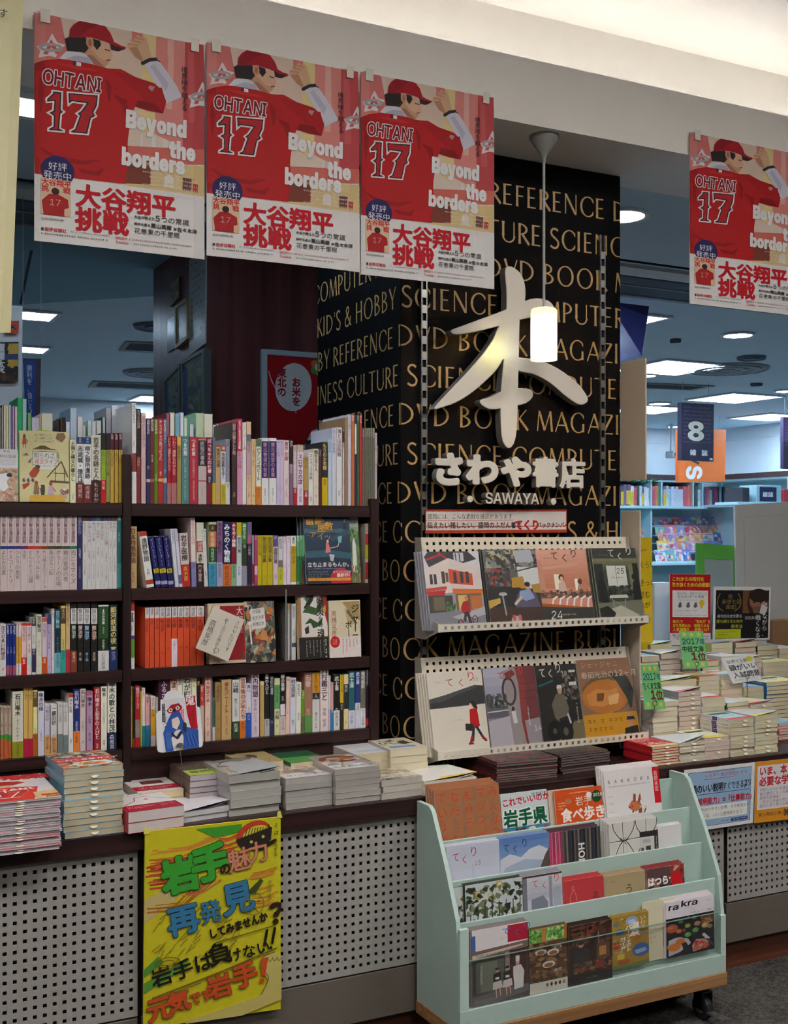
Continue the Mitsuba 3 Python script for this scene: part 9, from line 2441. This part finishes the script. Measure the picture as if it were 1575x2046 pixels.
# magazines shown face out on sloping tiers
tiers = [(1032, 1050, 1300, 1470, 10.98), (1048, 1068, 1312, 1470, 10.92), (1064, 1084, 1318, 1472, 10.86), (1080, 1101, 1316, 1474, 10.80), (1098, 1121, 1312, 1392, 10.72), (1022, 1042, 1279, 1299, 10.98), (1040, 1060, 1279, 1300, 10.92), (1056, 1076, 1279, 1300, 10.86), (1074, 1096, 1279, 1300, 10.80)]
HUE = [(226, 120, 150), (230, 226, 226), (90, 120, 190), (214, 70, 90), (120, 180, 170), (236, 200, 90), (190, 140, 190), (220, 220, 230), (110, 160, 210), (230, 150, 110)]
for r, (v0, v1, ua, ub, Y) in enumerate(tiers):
 u = ua
 i = 0
 while u < ub - 8:
  wpx = 15 + 8 * g.random()
  a, b = UY(u, v0, Y), UY(min(u + wpx, ub), v1, Y)
  A = Art(1.3, HUE[int(g.integers(len(HUE)))])
  A.spots(0, .1, 1, 1.1, 9, .22, HUE, int(g.integers(1e6))); A.scrawl(.05, .03, .9, .26, HUE[int(g.integers(len(HUE)))], 1, i, lw=.16); A.scrawl(.05, .36, .5, .5, (60, 60, 90), 3, i + 1); A.ell(.65, .7, .16, .2, (226, 190, 170)); A.scrawl(.1, .9, .8, .2, (200, 40, 70), 1, i + 2, lw=.15)
  kk = name('display_magazine')
  h = a[2] - b[2] + .03
  up = np.array([0, .25, .968])
  o = np.array([a[0], Y, a[2] - h])
  m = MB()
  P = [o + [0, 0, 0], o + [b[0] - a[0] - .006, 0, 0]]
  m.box((0, 0, 0), (b[0] - a[0] - .006, .008, h), (220, 216, 214), frame(o, X1, np.cross(up, X1), up))
  m.art(fit_art(A, h / (b[0] - a[0] - .006)), o + up * h, X1, up, b[0] - a[0] - .006, .0004)
  m.build(kk, 'satin')
  i += 1
  rn = ('top', 'second', 'third', 'fourth', 'lowest', 'narrow top', 'narrow second', 'narrow third', 'narrow fourth')[r]
  tag(kk, f'colourful magazine, {nth(i)} from the left in the {rn} tier of the far display', 'magazine', 'magazines face out in the far display')
  u += wpx
for r, (v0, v1, ua, ub, Y) in enumerate(tiers):
 a, b = UY(ua - 2, v1, Y - .012), UY(ub + 1, v1, Y - .012)
 m = MB(); m.cbox((a[0], Y - .014, a[2] - .02), (b[0], Y + .12, a[2] - .004), PB, .001); m.build(W + f'__tier{"_%03d" % r if r else ""}', 'satin')
# boxes on the side shelving
for i, (u0, u1, v0, v1, c, lb) in enumerate(((1484, 1498, 974, 1003, (50, 50, 56), 'black box file on the far side shelving'), (1512, 1562, 970, 1003, (160, 196, 204), 'pale blue divider box with a navy magazine label'), (1566, 1600, 978, 1003, (206, 60, 70), 'red carton on the far side shelving at the picture edge'))):
 k = thing('shelf_box', lb, 'box')
 a, b = UY(u0, v1, 9.0), UY(u1, v0, 9.0)
 m = MB(); m.cbox((a[0], 9.0, a[2]), (b[0], 9.25, b[2]), c, .003)
 m.build(k + '__body', 'satin')
 if i == 1:
  A = Art(.85, (44, 44, 74)); A.text('雑誌', .16, .56, .28, (222, 222, 230), bold=1)
  p, q = UY(1519, 973, 8.995), UY(1552, 1002, 8.995)
  m = MB(); m.art(fit_art(A, (p[2] - q[2]) / (q[0] - p[0])), p, X1, Z1, q[0] - p[0]); m.box((p[0], 8.995, q[2]), (q[0], 9.0, p[2]), (44, 44, 74)); m.build(k + '__label', 'satin')
 m = MB(); m.cbox((a[0] - .1, 8.96, a[2] - .03), (b[0] + .1, 9.3, a[2]), PB, .002); m.build(k + '__board', 'satin')
# trailing plant on the shelving
k = thing('shelf_plant', 'dark green leafy plant on top of the far magazine shelving', 'plant')
m = MB()
c0 = UY(1272, 958, YB + .05)
for i in range(90):
 p = c0 + [g.normal() * .16, g.normal() * .05, abs(g.normal()) * .035 - .03]
 a = g.random() * 6.28
 d1 = np.array([math.cos(a), -.4, math.sin(a) * .6]) * .045
 d2 = np.array([-math.sin(a), 0, math.cos(a)]) * .016
 m.add([p, p + d1 * .5 + d2, p + d1, p + d1 * .5 - d2], [[0, 1, 2, 3]], (30 + int(30 * g.random()), 70 + int(40 * g.random()), 44))
m.build(k, 'satin'); tag(k, kind='thing')
# camera bracket hanging from the ceiling
k = thing('ceiling_camera', 'small white camera on a pole hanging from the far ceiling', 'camera')
p, q = UY(1342, 860, 10.6), UY(1342, 902, 10.6)
m = MB(); m.tube([[p[0], 10.6, SOFFIT + .002], [p[0], 10.6, (SOFFIT + q[2]) / 2], q], .018, (214, 218, 222), 8); m.build(k + '__pole', 'satin')
m = MB(); M = frame(q - [0, 0, .04], X1, Y1, Z1); m.cbox((-.05, -.09, -.04), (.05, .06, .04), (206, 210, 216), .012, M); m.build(k + '__body', 'satin')
m = MB(); m.lathe([(1e-4, 0), (.03, 0), (.03, .02), (1e-4, .02)], (30, 30, 36), q - [0, .09, .04], 12, frame((0, 0, 0), X1, Z1, -Y1)); m.build(k + '__lens', 'gloss')
